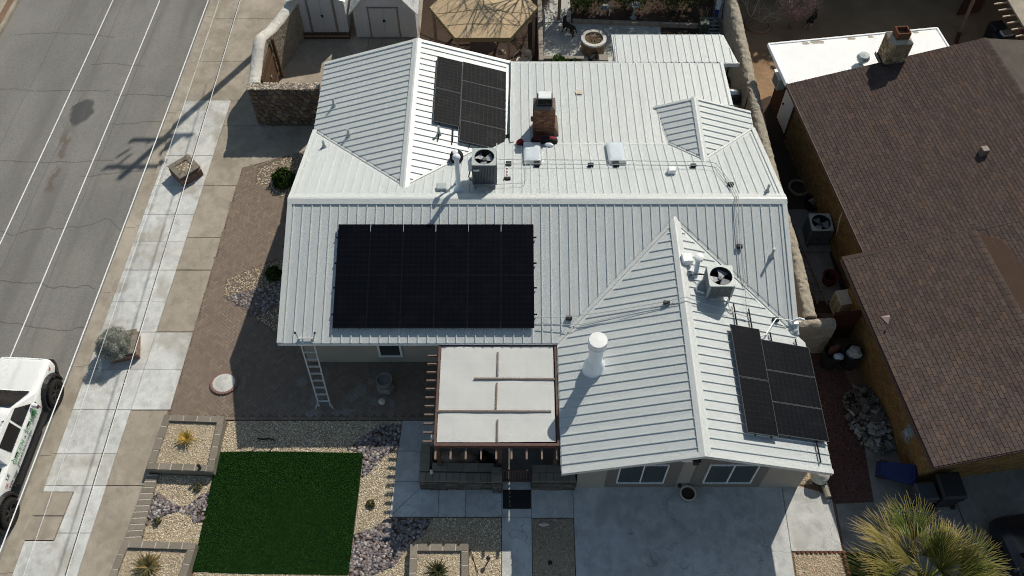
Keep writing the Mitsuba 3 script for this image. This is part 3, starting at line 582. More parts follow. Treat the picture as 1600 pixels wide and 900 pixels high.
# garage wing
gu, gv, gn = np.array([0, 1, 0.]), np.array([-1, 0, P_]) / N_, np.array([P_, 0, 1]) / N_
def ong(x, y, h): return np.array([x, y, z_gar(x, y)]) + gn * h
for i, y in enumerate((-8.28, -6.44)): solar(ong(15.13, y, .19), gu, gv, 1.815, 1.02, f'{["nearer", "farther"][i]} tall panel in the left column on the garage wing', 'panels on the garage wing', 'cells_mid', True, 'frame_grey')
for i, y in enumerate((-8.19, -7.115, -6.04)): solar(ong(16.76, y, .17), gu, gv, 1.06, 1.72, f'{["nearest", "middle", "farthest"][i]} panel of the right column overhanging the garage eave', 'panels on the garage wing', 'cells_mid', False, 'frame_grey')
rails('garage_array_rail', 'black rails poking out beyond the garage wing panels', [(ong(14.45, -8.3, .09), ong(14.45, -3.75, .09)), (ong(14.95, -8.3, .09), ong(14.95, -3.85, .09)), (ong(15.55, -8.2, .09), ong(15.55, -4.6, .09)), (ong(16.4, -8.86, .09), ong(16.4, -4.7, .09))], 1)

# ================================================================ ON THE ROOF
def ac_unit(label, x0, x1, y0, y1, z0, z1, roof, light, spin):
    k = thing('air_conditioner', label, 'air conditioner', 'air conditioners'); cx, cy, w, d = (x0 + x1) / 2, (y0 + y1) / 2, x1 - x0, y1 - y0
    part(k, 'cabinet', boxm((cx, cy, (z0 + z1 - .3) / 2), (w - .06, d - .06, z1 - z0 - .3)), 'ac_dark')
    p = MB()
    for a in (x0 + .03, x1 - .03):
        for b in (y0 + .03, y1 - .03): p.box((a, b, (z0 + z1) / 2), (.06, .06, z1 - z0 - .012))
    part(k, 'corner_post', p.mesh(), light)
    lv = MB()
    for i in range(14):
        a = x0 + .075 + i * (w - .15) / 13
        for b in (y0 + .012, y1 - .012): lv.box((a, b, (z0 + z1) / 2), (.026, .03, z1 - z0 - .06), rotz(.5))
        b = y0 + .075 + i * (d - .15) / 13
        for a2 in (x0 + .012, x1 - .012): lv.box((a2, b, (z0 + z1) / 2), (.03, .026, z1 - z0 - .06), rotz(.5))
    part(k, 'louver', lv.mesh(), 'ac_mid' if z1 - z0 < .8 else 'ac_dark', kind='stuff')
    sq = Polygon(sbox(-w / 2, -d / 2, w / 2, d / 2)).buffer(-.06).buffer(.06); hole = Point(0, -.01).buffer(min(w, d) * .435, 24)
    part(k, 'inner_wall', MB().mesh_in(prism(Polygon(sbox(-w / 2 + .03, -d / 2 + .03, w / 2 - .03, d / 2 - .03)).difference(Point(0, -.01).buffer(min(w, d) * .445, 24)), -.3, -.02), None, (cx, cy, z1)).mesh(), 'ac_dark')
    part(k, 'top_panel', MB().mesh_in(prism(sq.difference(hole), 0, .05), None, (cx, cy, z1 - .012)).mesh(), 'ac_top')
    rr = min(w, d) * .435
    part(k, 'shroud', MB().lathe([(rr, .035), (rr - .012, .03), (rr - .02, -.28), (0, -.285)], (cx, cy - .01, z1), 32).mesh(), 'black_paint')
    g_ = MB()
    for r in np.linspace(.12, rr - .02, 3): a = np.linspace(0, 2 * np.pi, 29); g_.tube(np.c_[cx + r * np.cos(a), cy - .01 + r * np.sin(a), np.full(29, z1 + .03)], .002, 4, cap=False)
    for a in np.arange(6) * np.pi / 3: g_.tube([(cx + .06 * math.cos(a), cy - .01 + .06 * math.sin(a), z1 + .03), (cx + rr * math.cos(a), cy - .01 + rr * math.sin(a), z1 + .03)], .0025, 4)
    part(k, 'grille', g_.mesh(), 'black_paint', kind='stuff')
    f = part(k, 'fan', MB().lathe([(0, .02), (.075, .015), (.08, -.1), (0, -.11)], (cx, cy - .01, z1 - .07), 16).mesh(), 'ac_dark')
    for i in range(3):
        a = spin + i * 2 * np.pi / 3; pts = []
        for r, w2, tw in ((.07, .07, .6), (.2, .13, .45), (rr - .05, .19, .3)):
            for s_ in (-1, 1): pts.append((r * math.cos(a) - s_ * w2 * math.sin(a), r * math.sin(a) + s_ * w2 * math.cos(a), -.1 + s_ * w2 * math.sin(tw) * .5))
        pts = np.array(pts) + (cx, cy - .01, z1 - .0); mb = MB().add(pts, [[0, 1, 3, 2], [2, 3, 5, 4]]); part(f, 'blade', mb.mesh(), 'blade_grey')
    for a in (x0 + .07, x1 - .07):
        zr = roof(a, y0); part(k, 'base_rail', MB().bar((a, y0 - .12, z0 - .03), (a, y1 + .1, z0 - .03), .05, .05).mesh(), 'galv')
        for b in (y0 + .02, y1 - .02):
            part(k, 'foot', boxm((a, b, (z0 - .05 + roof(a, b)) / 2), (.05, .05, max(.03, z0 - .05 - roof(a, b)) + .02)), 'galv')
    return k
mat('ac_top', (.40, .435, .43), .4, .4); mat('ac_mid', (.17, .185, .19), .5, .4); mat('blade_grey', (.34, .36, .37), .35, .5)
a1 = ac_unit('tall grey air conditioner with dark louvers behind the main ridge', 6.13, 6.95, .72, 1.49, 3.95, 4.92, z_back, 'ac_dark', .4)
part(a1, 'service_box', blk((6.06, 1.35, 4.35), (.18, .3, .5), 0, .015), 'white_flue'); part(a1, 'pipe', MB().tube([(6.05, 1.3, 4.1), (5.98, 1.1, 3.95), (6.1, .95, 3.9), (6.2, .8, 4.0)], .02).mesh(), 'black_rubber')
part(a1, 'label_plate', boxm((6.28, .695, 4.72), (.2, .008, .08)), 'white_paint')
a2 = ac_unit('short light grey air conditioner on the garage wing roof', 13.57, 14.37, -3.70, -2.9, 3.70, 4.29, z_gar, 'ac_grey', 1.2)
part(a2, 'pipe', MB().tube([(13.5, -3.2, 4.0), (13.3, -3.3, 3.85), (13.28, -3.5, 3.78), (13.5, -3.6, 3.8)], .022).mesh(), 'white_flue'); part(a2, 'pipe', MB().tube([(13.55, -3.0, 3.95), (13.2, -2.9, 3.85), (13.1, -2.95, 3.8)], .018).mesh(), 'black_rubber')
part(a2, 'drain_pipe', MB().tube([(14.25, -3.75, 3.6), (14.3, -3.95, 3.5), (14.4, -4.05, 3.44), (14.5, -3.95, 3.42)], .018).mesh(), 'white_paint')
def pipe_vent(name, label, x, y, roof, h, r, cap, m='white_flue', group=None, lean=0., z_in=.05):
    z = roof(x, y); k = thing(name, label, 'roof vent', group)
    put(k, MB().lathe([(r * 1.02, -z_in), (r, .1), (r, h)], (x, y, z), 20).mesh(), m, smooth=40)
    part(k, 'base_flashing', MB().lathe([(r * 2.2, -.04), (r * 1.9, .02), (r * 1.12, .12), (r, .13)], (x, y, z + .03), 20).mesh(), m, smooth=40)
    if cap: part(k, 'cap', MB().lathe(cap, (x, y, z + h), 24).mesh(), m, smooth=40)
    return k
BALL = [(.085, -.04), (.125, -.03), (.135, .02), (.12, .07), (.07, .11), (0, .125)]
pipe_vent('flue_pipe', 'slim white flue with a round cap left of the tall air conditioner', 5.66, .58, z_back, 1.58, .08, BALL)
pipe_vent('flue_pipe', 'thinner white flue standing behind the slim capped flue', 5.60, 1.0, z_back, 1.5, .05, [(.05, -.03), (.09, -.02), (.09, .05), (0, .07)])
mf = thing('wide_flue', 'stout white flue with a flat round lid on the garage wing', 'roof vent'); zf_ = z_gar(9.99, -5.86)
put(mf, MB().lathe([(.215, -.1), (.215, 1.5)], (9.99, -5.8, zf_), 28).mesh(), 'white_flue', smooth=40)
part(mf, 'base_flashing', MB().lathe([(.36, -.1), (.33, .06), (.31, .3), (.22, .52), (.216, .53)], (9.99, -5.8, zf_), 28).mesh(), 'white_flue', smooth=40)
part(mf, 'storm_collar', MB().lathe([(.215, 1.2), (.275, 1.3), (.27, 1.42), (.216, 1.44)], (9.99, -5.8, zf_), 28).mesh(), 'white_flue', smooth=40)
part(mf, 'lid', MB().lathe([(.24, 1.47), (.285, 1.5), (.285, 1.66), (.27, 1.69), (0, 1.70)], (9.99, -5.8, zf_), 28).mesh(), 'white_paint', smooth=40)
tv = thing('turbine_vent', 'short white pipe with a drum cap beside the garage ridge', 'roof vent')
put(tv, MB().tube([(13.3, -3.0, 3.6), (13.35, -2.72, 3.95), (13.37, -2.6, 4.1)], .075, 14).mesh(), 'white_flue', smooth=40); part(tv, 'cap', MB().lathe([(.1, -.08), (.15, -.05), (.15, .06), (.1, .09), (0, .095)], (13.4, -2.52, 4.2), 20).mesh(), 'white_paint', smooth=40)
solo('vent_box', 'white square vent box beside the garage ridge', 'roof vent', blk((13.08, -2.35, 3.9), (.34, .36, .22), .1, .03), 'white_paint')
solo('vent_box', 'low grey box vent on the back slope left of the flue', 'roof vent', blk((5.08, .62, 3.97), (.34, .3, .14), 0, .03), 'ac_top')
solo('vent_box', 'small white block vent on the right half of the back slope', 'roof vent', blk((13.02, 1.62, 3.66), (.26, .24, .28), .1, .02), 'white_paint')
for x, y, zf, lab, h in ((.62, 3.34, z_back, 'thin vent stub low on the left rake of the back slope', .22), (.69, 5.62, z_wl, 'thin vent stub at the far left of the rear wing', .3), (1.47, 3.84, z_wl, 'thin vent stub near the valley of the rear wing', .24),
                     (4.83, 3.52, z_wl, 'thin vent stub below the dusty panels of the rear wing', .3), (16.08, .42, z_back, 'thin vent stub at the right end of the back slope', .3), (15.95, -1.95, z_front, 'thin vent stub right of the garage valley', .35)):
    pipe_vent('vent_stub', lab, x, y, zf, h + .1, .042, [(.045, -.02), (.045, .01), (0, .015)], 'ac_grey')
for i, (x, lab) in enumerate(((8.2, 'domed white skylight below the brick chimney'), (11.2, 'domed white skylight on its own to the right of the chimney'))):
    k = thing('skylight', lab, 'skylight'); y0, y1 = 2.14, 3.42; zc = lambda y: z_back(0, y)
    Rm = np.stack([fu, np.array([0, 1, -P_]) / N_, np.array([0, P_, 1]) / N_], 1); c = np.array([x, 2.78, zc(2.78)])
    f = MB()
    for a, s in (((0, .64), (.62, .05)), ((0, -.64), (.62, .05)), ((.29, 0), (.05, 1.24)), ((-.29, 0), (.05, 1.24))): f.box(c + Rm @ np.array([a[0], a[1], .08]), (s[0], s[1], .16), Rm)
    part(k, 'curb', f.mesh(), 'galv')
    u_, v_ = np.meshgrid(np.linspace(-1, 1, 15), np.linspace(-1, 1, 21), indexing='ij'); hh = .165 + .05 * np.clip((1 - u_ ** 4) * (1 - v_ ** 4), 0, 1) ** .6
    pts = c + (np.stack([u_ * .29, v_ * .64, hh], -1).reshape(-1, 3)) @ Rm.T
    q = [[a * 21 + b, (a + 1) * 21 + b, (a + 1) * 21 + b + 1, a * 21 + b + 1] for a in range(14) for b in range(20)]
    put(uniq(k + '__dome'), MB().add(pts, q).mesh(), 'dome_white', smooth=True)
mat('dome_white', (.50, .55, .60), .25, .5)
# ---- brick chimney
ck = thing('brick_chimney', 'brown brick chimney with a black spark box on top', 'chimney'); X0, X1, Y0, Y1, Z0, Z1 = 8.24, 9.03, 4.02, 4.66, 2.7, 4.2
dif('mortar', (.17, .14, .12)); put(ck + '__core', boxm(((X0 + X1) / 2, (Y0 + Y1) / 2, (Z0 + Z1) / 2), (X1 - X0 - .03, Y1 - Y0 - .03, Z1 - Z0)), 'mortar')
bm = MB(); n = 0
for i in range(int((Z1 - Z0) / .075)):
    z = Z0 + .0375 + i * .075; o = .1 * (i % 2)
    for x in np.arange(X0 - .1 + o, X1, .2):
        a, b = max(x, X0), min(x + .19, X1)
        if b - a > .03:
            for y in (Y0 + .03, Y1 - .03): bm.box(((a + b) / 2, y + R.uniform(-.004, .004), z), (b - a, .07, .064), None, np.array([(.21, .105, .065), (.17, .085, .055), (.25, .13, .08), (.14, .075, .055)][R.integers(4)]) * R.uniform(.85, 1.15))
    for y in np.arange(Y0 + .07 - o, Y1 - .07, .2):
        a, b = max(y, Y0 + .07), min(y + .19, Y1 - .07)
        if b - a > .03:
            for x in (X0 + .03, X1 - .03): bm.box((x, (a + b) / 2, z), (.068, b - a, .064), None, np.array([(.21, .105, .065), (.17, .085, .055), (.25, .13, .08)][R.integers(3)]) * R.uniform(.85, 1.15))
part(ck, 'brick', bm.mesh(), 'stone_vc', color=bm.colors(), kind='stuff')
part(ck, 'crown', hullm([(X0 + a * .79, Y0 + b * .64, Z1) for a in (0, 1) for b in (0, 1)] + [(X0 + .1 + a * .59, Y0 + .1 + b * .44, Z1 + .07) for a in (0, 1) for b in (0, 1)]), 'mortar')
sb_ = MB()
for x in (8.38, 8.9): sb_.box((x, 4.36, 4.4), (.03, .38, .3))
sb_.box((8.64, 4.54, 4.38), (.5, .02, .26)); sb_.box((8.64, 4.19, 4.3), (.5, .02, .1)); part(ck, 'spark_box', sb_.mesh(), 'black_paint'); part(ck, 'spark_lid', boxm((8.64, 4.40, 4.58), (.46, .34, .06)), 'white_paint')
part(ck, 'saddle', hullm([(9.03, 4.0, 2.9), (9.2, 4.0, 2.9), (9.03, 4.5, 2.9), (9.2, 4.5, 2.88), (9.03, 4.02, 3.35), (9.12, 4.05, 3.2), (9.12, 4.45, 3.5), (9.03, 4.5, 3.55)]), 'wood_pale')
part(ck, 'saddle', boxm((8.2, 4.3, 3.5), (.1, .12, .14)), 'brown_tail')
# ---- crew gear
def bag(name, label, x, y, z, s, yaw, cat, lumps):
    k = thing(name, label, cat)
    for nm, off, r, m in lumps:
        sp = trimesh.creation.icosphere(2, 1.0); v = np.array(sp.vertices); v = np.sign(v) * np.abs(v) ** .75 * np.array(r) * (1 + .12 * (meshkit.noise(v * 2.2 + x) - .5))[:, None]
        part(k, nm, trimesh.Trimesh(v @ rotz(yaw).T + np.array([x, y, z]) + np.asarray(off), sp.faces), m, smooth=True)
    return k
mat('red_cloth', (.30, .02, .03), .8, .2); mat('dark_cloth', (.02, .018, .02), .8, .2); mat('maroon_cloth', (.10, .02, .025), .8, .2)
bag('tool_bag', 'black and dark red tool bag at the foot of the brick chimney', 8.5, 3.72, z_back(0, 3.72) + .12, 1, .1, 'bag', (('pouch', (0, 0, 0), (.33, .17, .14), 'dark_cloth'), ('pocket', (-.1, -.06, .07), (.14, .1, .1), 'maroon_cloth'), ('flap', (.05, .07, .08), (.2, .07, .08), 'maroon_cloth')))
bag('tool_bag', 'black bag with a bright red flap right of the chimney foot', 8.95, 3.68, z_back(0, 3.68) + .1, 1, -.3, 'bag', (('pouch', (0, 0, 0), (.2, .13, .12), 'dark_cloth'), ('flap', (0, .03, .07), (.13, .07, .06), 'red_cloth')))
bag('cloth_bundle', 'red and black bundle left of the chimney', 7.75, 3.6, z_back(0, 3.6) + .08, 1, .8, 'cloth', (('bundle', (0, 0, 0), (.14, .1, .09), 'red_cloth'), ('strap', (.12, -.1, 0), (.1, .09, .07), 'dark_cloth')))
bag('backpack', 'black and maroon backpack behind the thin flue', 5.5, 2.45, z_back(0, 2.45) + .18, 1, .3, 'backpack', (('body', (0, 0, 0), (.24, .2, .22), 'dark_cloth'), ('pocket', (-.1, .02, .1), (.1, .12, .12), 'maroon_cloth')))
solo('plastic_wrap', 'pale crumpled plastic wrap beside the black bag with the red flap', 'plastic wrap', lump((8.8, 3.42, z_back(0, 3.42) + .06), (.17, .1, .07), 3), 'dome_white')
lv = thing('spirit_level', 'red and white striped level lying by the tall air conditioner', 'tool')
for i in range(7): part(lv, 'stripe', boxm((7.3, 1.3 + i * .1, z_back(0, 1.3 + i * .1) + .03), (.04, .095, .03)), 'red_cloth' if i % 2 else 'white_paint')
part(lv, 'head', blk((7.3, 1.2, z_back(0, 1.2) + .05), (.24, .12, .09), .1, .02), 'black_rubber')
# ---- conduit on rubber blocks
for x, y, zf, lab in ((8.35, 2.05, z_back, 'rubber block under the skylight nearest the chimney'), (10.24, 2.05, z_back, 'rubber block between the two skylights'), (11.15, 2.05, z_back, 'rubber block under the separate skylight'), (13.85, 2.0, z_back, 'rubber block below the small rear gable'), (14.92, .81, z_back, 'rubber block where the conduit turns to the ridge'),
                      (14.93, -1.64, z_front, 'rubber block on the front slope right of the garage valley'), (9.29, -3.96, z_front, 'rubber block right of the large front array'), (12.30, -3.92, z_gar, 'rubber block left of the garage ridge'), (7.35, 2.15, z_back, 'rubber block beside the tall air conditioner'), (15.88, -4.05, z_gar, 'rubber block in the garage valley by the right eave')):
    solo('support_block', lab, 'support block', blk((x, y, zf(x, y) + .07), (.2, .13, .12), .0, .015), 'black_rubber', group=None)
mat('conduit_grey', (.40, .41, .42), .6, .2)
def conduit(label, pts, r=.012, m='conduit_grey', name='conduit'):
    return solo(name, label, 'conduit', MB().tube(pts, r, 6).mesh(), m)
B = lambda x, y: (x, y, z_back(x, y) + .14); Fz = lambda x, y: (x, y, z_front(x, y) + .14); G = lambda x, y: (x, y, z_gar(x, y) + .14)
conduit('upper thin conduit running along the back slope past both skylights', [B(7.0, 2.3), B(8, 2.3), B(10, 2.28), B(12, 2.22), B(14.4, 2.16), B(14.65, 2.05), B(14.93, .8), B(15.0, .12), (15.0, 0, H_ + .13), Fz(14.98, -.2), Fz(14.93, -1.6), Fz(15.05, -2.9), Fz(15.4, -3.35)])
conduit('lower thin conduit running along the back slope past both skylights', [B(7.0, 2.02), B(8.2, 2.02), B(10, 2.0), B(12, 1.95), B(14.2, 1.93), B(14.6, 1.8), B(14.86, .8), B(14.92, .14), (14.92, 0, H_ + .12), Fz(14.9, -.22), Fz(14.86, -1.6)])
conduit('bent wire from the air conditioner down to the main ridge', [B(7.95, 3.2), B(7.95, 1.0), B(7.9, .82), B(7.6, .78), B(6.9, .72), B(5.8, .66)], .01)
conduit('thin conduit from the front array over the garage ridge to the rails', [Fz(8.2, -3.96), Fz(9.3, -3.96), (10.6, -3.95, 3.3), G(11.6, -3.92), G(12.3, -3.9), (12.87, -3.88, 4.0), G(13.4, -3.98), G(14.9, -4.2)], .012)
conduit('slack grey cable along the garage valley to the ridge block', [Fz(8.3, -4.15), Fz(9.0, -4.2), (9.6, -4.22, 2.92), (10.6, -4.15, 3.22), (11.5, -4.05, 3.5), (12.2, -4.0, 3.72), (12.5, -3.97, 3.8)], .012)
conduit('white conduit from the garage panels to the valley block', [G(15.17, -4.85), G(15.4, -4.75), G(15.7, -4.3), G(15.88, -4.05), (16.2, -4.06, 2.96), (16.7, -4.08, 2.85)], .022, 'white_paint')
sm = thing('weatherhead', 'white conduit head at the right eave of the house', 'conduit'); put(sm, MB().tube([(16.45, -4.1, 2.7), (16.45, -4.1, 3.0), (16.6, -4.1, 3.1), (16.75, -4.12, 3.05)], .04, 10).mesh(), 'white_paint', smooth=40); part(sm, 'bracket', boxm((16.5, -4.12, 2.86), (.22, .12, .08)), 'white_paint')
for i, y in enumerate((-3.2, -3.5)): conduit(['left', 'right'][i] + ' thin wire dropping from the main ridge to the garage rails', [Fz(14.98 + .1 * i, -.3), Fz(15.0 + .1 * i, -2.2), (15.0 + .1 * i, -2.9, 3.3), G(14.85 + .12 * i, -3.9)], .006)
solo('paint_patch', 'small cream patch stuck on the low rear roof', 'patch', boxm((10.05, 6.4, z_add(0, 6.4) + .05), (.26, .2, .006)), 'lime_patch'); dif('lime_patch', (.62, .54, .44))

# ================================================================ PORCH WITH FABRIC ROOF
po = thing('porch_cover', 'flat porch cover of white fabric on a brown wooden frame', 'porch cover')
px0, px1, py0, py1, pz = 5.17, 8.88, -8.10, -4.74, 2.46
u_, v_ = np.meshgrid(np.linspace(0, 1, 70), np.linspace(0, 1, 64), indexing='ij'); gx, gyv = px0 + .05 + u_ * (px1 - px0 - .16), py0 + .03 + v_ * (py1 - py0 - .06)
nz = meshkit.fbm(np.stack([gx * 1.2, gyv * 1.2, gx * 0], -1), 4) * .05 + .012 * np.abs(meshkit.noise(np.stack([gx * 4 + gyv * 2.2, gyv * .8, gx * 0 + 3], -1)) - .5) * np.exp(-((gx - 7.1) / .7) ** 2)
q = [[a * 64 + b, (a + 1) * 64 + b, (a + 1) * 64 + b + 1, a * 64 + b + 1] for a in range(69) for b in range(63)]
mat('canvas', lambda p, n, uv: mi.Color3f(.53, .535, .525) * (.93 + .1 * fbm(p.x * 1.3, p.y * 1.3, 2., 4)) * (1 + .03 * (noise(p.x * 40) + noise(p.y * 40) - 1)), .7, .2)
put(po + '__fabric', MB().add(np.stack([gx, gyv, pz + nz], -1).reshape(-1, 3), q).mesh(), 'canvas', smooth=True)
for a, b, w in (((px0, py0 - .04), (px0, py1), .07), ((px1, py0 - .04), (px1, py1), .13), ((px0 - .02, py0 - .06), (px1 + .05, py0 - .06), .09), ((px0, py1 + .02), (px1, py1 + .02), .06)):
    part(po, 'edge_board', MB().bar((*a, pz), (*b, pz), w, .12).mesh(), 'brown_paint')
for a, b in (((6.28, -5.94), (8.8, -5.96)), ((px0, -7.06), (8.66, -7.07)), ((7.02, -5.0), (7.02, -5.83)), ((7.0, -6.1), (6.98, -6.98)), ((7.03, -7.35), (7.03, -8.1))):
    part(po, 'batten', MB().bar((*a, pz + .065), (*b, pz + .065), .05, .03).mesh(), 'brown_tail')
for i in range(11): y = -5.05 - i * .295; part(po, 'rafter_tail', MB().bar((px0 - .38, y, pz - .10), (px0 - .04, y, pz - .10), .04, .1).mesh(), 'brown_tail')
for i in range(9): x = 5.19 + i * .452; part(po, 'rafter_tail', MB().bar((x, py0 - .46, pz - .12), (x, py0 - .11, pz - .12), .055, .1).mesh(), 'brown_tail')
part(po, 'rafter', MB().box((7, -8.05, pz - .25), (3.8, .1, .2)).box((5.2, -6.4, pz - .25), (.1, 3.2, .2)).mesh(), 'brown_paint')
for x, y in ((5.2, -8.0), (7.1, -8.0), (8.82, -8.0), (5.2, -4.9)): part(po, 'post', boxm((x, y, 1.2), (.12, .12, 2.3)), 'brown_paint')
solo('hanging_planter', 'pale round hanging pot at the front left corner of the porch cover', 'hanging pot', MB().lathe([(0, -.12), (.09, -.1), (.13, 0), (.11, .08), (0, .1)], (5.13, -7.85, 2.3), 16).mesh(), 'ac_top', smooth=True)
# ---- low stone wall with capping blocks, gate, mat, boulders
LEDGE = [(.135, .115, .10), (.105, .092, .083), (.165, .14, .12), (.12, .10, .092)]
def ledge_wall(par, x0, x1, y0, y1, z1, course=.07):
    put(uniq(par + '__core'), boxm(((x0 + x1) / 2, (y0 + y1) / 2, z1 / 2 - .02), (x1 - x0 - .05, y1 - y0 - .05, z1)), 'mortar')
    mb = MB()
    for i in range(int(z1 / course)):
        z = (i + .5) * course; x = x0
        while x < x1 - .03:
            w = min(R.uniform(.15, .42), x1 - x); mb.mesh_in(blk((x + w / 2, y0 + R.uniform(-.015, .012), z), (w - .008, .08, course - .008), 0, .012), np.array(LEDGE[R.integers(4)]) * R.uniform(.8, 1.2)); x += w
        for xx in (x0, x1):
            y = y0 + .05
            while y < y1 - .03:
                w = min(R.uniform(.15, .35), y1 - y); mb.mesh_in(blk((xx, y + w / 2, z), (.06, w - .008, course - .008), 0, .012), np.array(LEDGE[R.integers(4)]) * R.uniform(.8, 1.2)); y += w
    part(par, 'ledge_stone', mb.mesh(), 'stone_vc', color=mb.colors(), kind='stuff')
BLOCKC = [(.155, .135, .115), (.17, .148, .128), (.142, .122, .105), (.18, .158, .138)]
BLOCKC = [(.215, .19, .155), (.235, .205, .17), (.20, .176, .145), (.245, .215, .178)]
for i, c in enumerate(BLOCKC): dif(f'cap_block_{i}', (lambda c: lambda p, n, uv: mi.Color3f(*c) * grain(p, 70., .3) * (.9 + .2 * fbm(p.x * 3, p.y * 3, 0., 3)))(c))
def caprow(par, a, b, z, w, step=.2, h=.06, gap=.008, light=0):
    a, b = np.array(a), np.array(b); L = np.linalg.norm(b - a); n = max(1, round(L / step)); d = (b - a) / L; yaw = math.atan2(d[1], d[0])
    for i in range(n):
        c = a + d * (i + .5) * L / n; part(par, 'cap_block', blk((c[0], c[1], z + R.uniform(-.003, .003)), (L / n - gap, w, h), yaw, .008), f'cap_block_{int(R.integers(4))}')
dif('cap_joint', (.50, .46, .40))
lwk = thing('porch_wall', 'low ledge stone wall with block capping left of the porch gate', 'wall')
ledge_wall(lwk, 4.57, 7.13, -8.55, -8.1, .62); ledge_wall(lwk, 4.57, 4.95, -8.08, -7.3, .62)
caprow(lwk, (4.55, -8.42), (7.13, -8.46), .66, .3, .22); caprow(lwk, (4.95, -8.09), (6.9, -8.11), .66, .28, .44); caprow(lwk, (4.72, -8.24), (4.72, -7.3), .665, .3, .3)
pp = thing('gate_pillar', 'square block pillar left of the porch gate', 'pillar'); ledge_wall(pp, 6.86, 7.14, -8.66, -8.2, .8); caprow(pp, (6.83, -8.55), (7.16, -8.55), .84, .24, .33); caprow(pp, (6.83, -8.3), (7.16, -8.3), .84, .24, .33)
rwk = thing('porch_wall', 'low ledge stone wall with block capping right of the porch gate', 'wall')
ledge_wall(rwk, 8.09, 9.46, -8.56, -8.15, .62); caprow(rwk, (8.09, -8.44), (9.46, -8.44), .66, .3, .22); caprow(rwk, (8.09, -8.15), (9.46, -8.15), .66, .26, .44)
gt = thing('porch_gate', 'brown barred gate in the low stone wall of the porch', 'gate')
part(gt, 'rail', MB().box((7.61, -8.32, .95), (.9, .04, .05)).box((7.61, -8.32, .15), (.9, .04, .05)).mesh(), 'brown_paint')
for i in range(10): part(gt, 'bar', boxm((7.2 + i * .091, -8.32, .55), (.03, .025, .75)), 'brown_paint')
solo('door_mat', 'black rubber mat in front of the porch gate', 'mat', blk((7.62, -8.9, .012), (.88, .62, .018), 0, .006), 'black_rubber')
for i, (x, y, s, lab) in enumerate(((5.55, -7.75, .42, 'big tan boulder at the left inside the porch wall'), (6.0, -7.7, .34, 'rounded tan boulder second from the left inside the porch wall'), (6.35, -7.9, .24, 'small tan boulder inside the porch wall'), (5.25, -7.9, .2, 'smallest tan rock at the left end of the porch wall'))):
    sp = trimesh.creation.icosphere(3, 1.); v = np.array(sp.vertices); v = v * (.75 + .55 * meshkit.fbm(v * 1.4 + i * 7, 3))[:, None] * s * (1.1, .8, .8)
    solo('boulder', lab, 'boulder', trimesh.Trimesh(v + (x, y, .3), sp.faces), 'boulder_tan', smooth=35)
dif('boulder_tan', lambda p, n, uv: mi.Color3f(.27, .20, .15) * (.65 + .7 * fbm(p.x * 5, p.y * 5, p.z * 5, 4)), lambda p, n, uv: fbm(p.x * 12, p.y * 12, p.z * 12, 3), .02)
solo('garden_statue', 'small pale figurine on the porch wall', 'figurine', MB().lathe([(.05, 0), (.06, .05), (.035, .12), (.05, .17), (.03, .22), (0, .24)], (4.95, -8.3, .69), 10).mesh(), 'lime_patch', smooth=True)
pcn = MB(); dif('plant_dark', (.018, .03, .014))
tuft('porch_plant', 'dark leafy plant standing inside the porch wall', 6.62, -7.75, .3, 300, [(.02, .03, .014), (.03, .04, .018)], leaf=.05, z=.3)

# ================================================================ FRONT YARD
YEL = [(.42, .27, .05), (.36, .24, .06), (.30, .22, .07), (.48, .33, .08)]; AGAV = [(.16, .12, .045), (.12, .115, .05), (.20, .14, .06), (.10, .10, .05)]; SAGO = [(.035, .045, .02), (.05, .055, .025), (.06, .05, .025)]
def spiky(name, label, x, y, z, n, L, w, pal, up=.5, droop=.25, core=None):
    k = thing(name, label, 'plant'); mb = MB()
    for i in range(n):
        a = i * 2.39996; e = up * (.25 + 1.1 * (i / n)) + R.uniform(-.1, .1); l = L * R.uniform(.75, 1.1) * (1 - .3 * i / n); d = np.array([math.cos(a) * math.cos(e), math.sin(a) * math.cos(e), math.sin(e)]); s = np.array([-math.sin(a), math.cos(a), 0]) * w
        p = [np.array([x, y, z + .03]) + d * l * t + np.array([0, 0, -droop * l * t * t]) for t in (0, .35, .7, 1.)]
        v = [p[0] - s * .6, p[0] + s * .6, p[1] - s, p[1] + s, p[2] - s * .75, p[2] + s * .75, p[3]]
        v += [p[1] - np.array([0, 0, w * .8])]
        c = np.array(pal[R.integers(len(pal))]) * R.uniform(.75, 1.25); mb.add(v, [[0, 1, 3], [0, 3, 2], [2, 3, 5], [2, 5, 4], [4, 5, 6]], c)
    put(k + '__leaf', mb.mesh(), 'leaf_vc', color=mb.colors().clip(0, .9)); labels[k + '__leaf'] = {'kind': 'stuff'}
    return k
def planter(label, out, inn, z, gravel=True):
    """raised square bed with block walls: out / inn are outlines, counter-clockwise"""
    k = thing('raised_planter', label, 'planter', 'raised planters'); ring = Polygon(out).difference(Polygon(inn)); part(k, 'wall', prism(ring.buffer(-.015), -.05, z - .06), 'cap_block_0')
    n = len(out)
    mids = [(np.array(out[i]) + np.array(inn[i])) / 2 for i in range(n)]
    wd = np.linalg.norm(np.array(out[0]) - np.array(inn[0])) / 1.414
    for i in range(n):
        a, b = mids[i], mids[(i + 1) % n]; d = (b - a) / np.linalg.norm(b - a)
        caprow(k, a - d * wd / 2, b - d * wd / 2 if i < n - 1 or True else b, z - .02, wd, .40, .07, .024)
    joint = part(k, 'joint_fill', prism(ring.buffer(-.012), z - .062, z + .006), 'cap_joint')
    f = part(k, 'gravel_fill', flat(Polygon(inn).buffer(.01), z - .075), 'gravel_bed')
    pg = Polygon(inn); m, c = stones(inside(pg, int(pg.area * 700)), (.012, .026), CREAM, z - .075); part(k, 'pebble', m, 'stone_vc', color=c, kind='stuff')
    return k
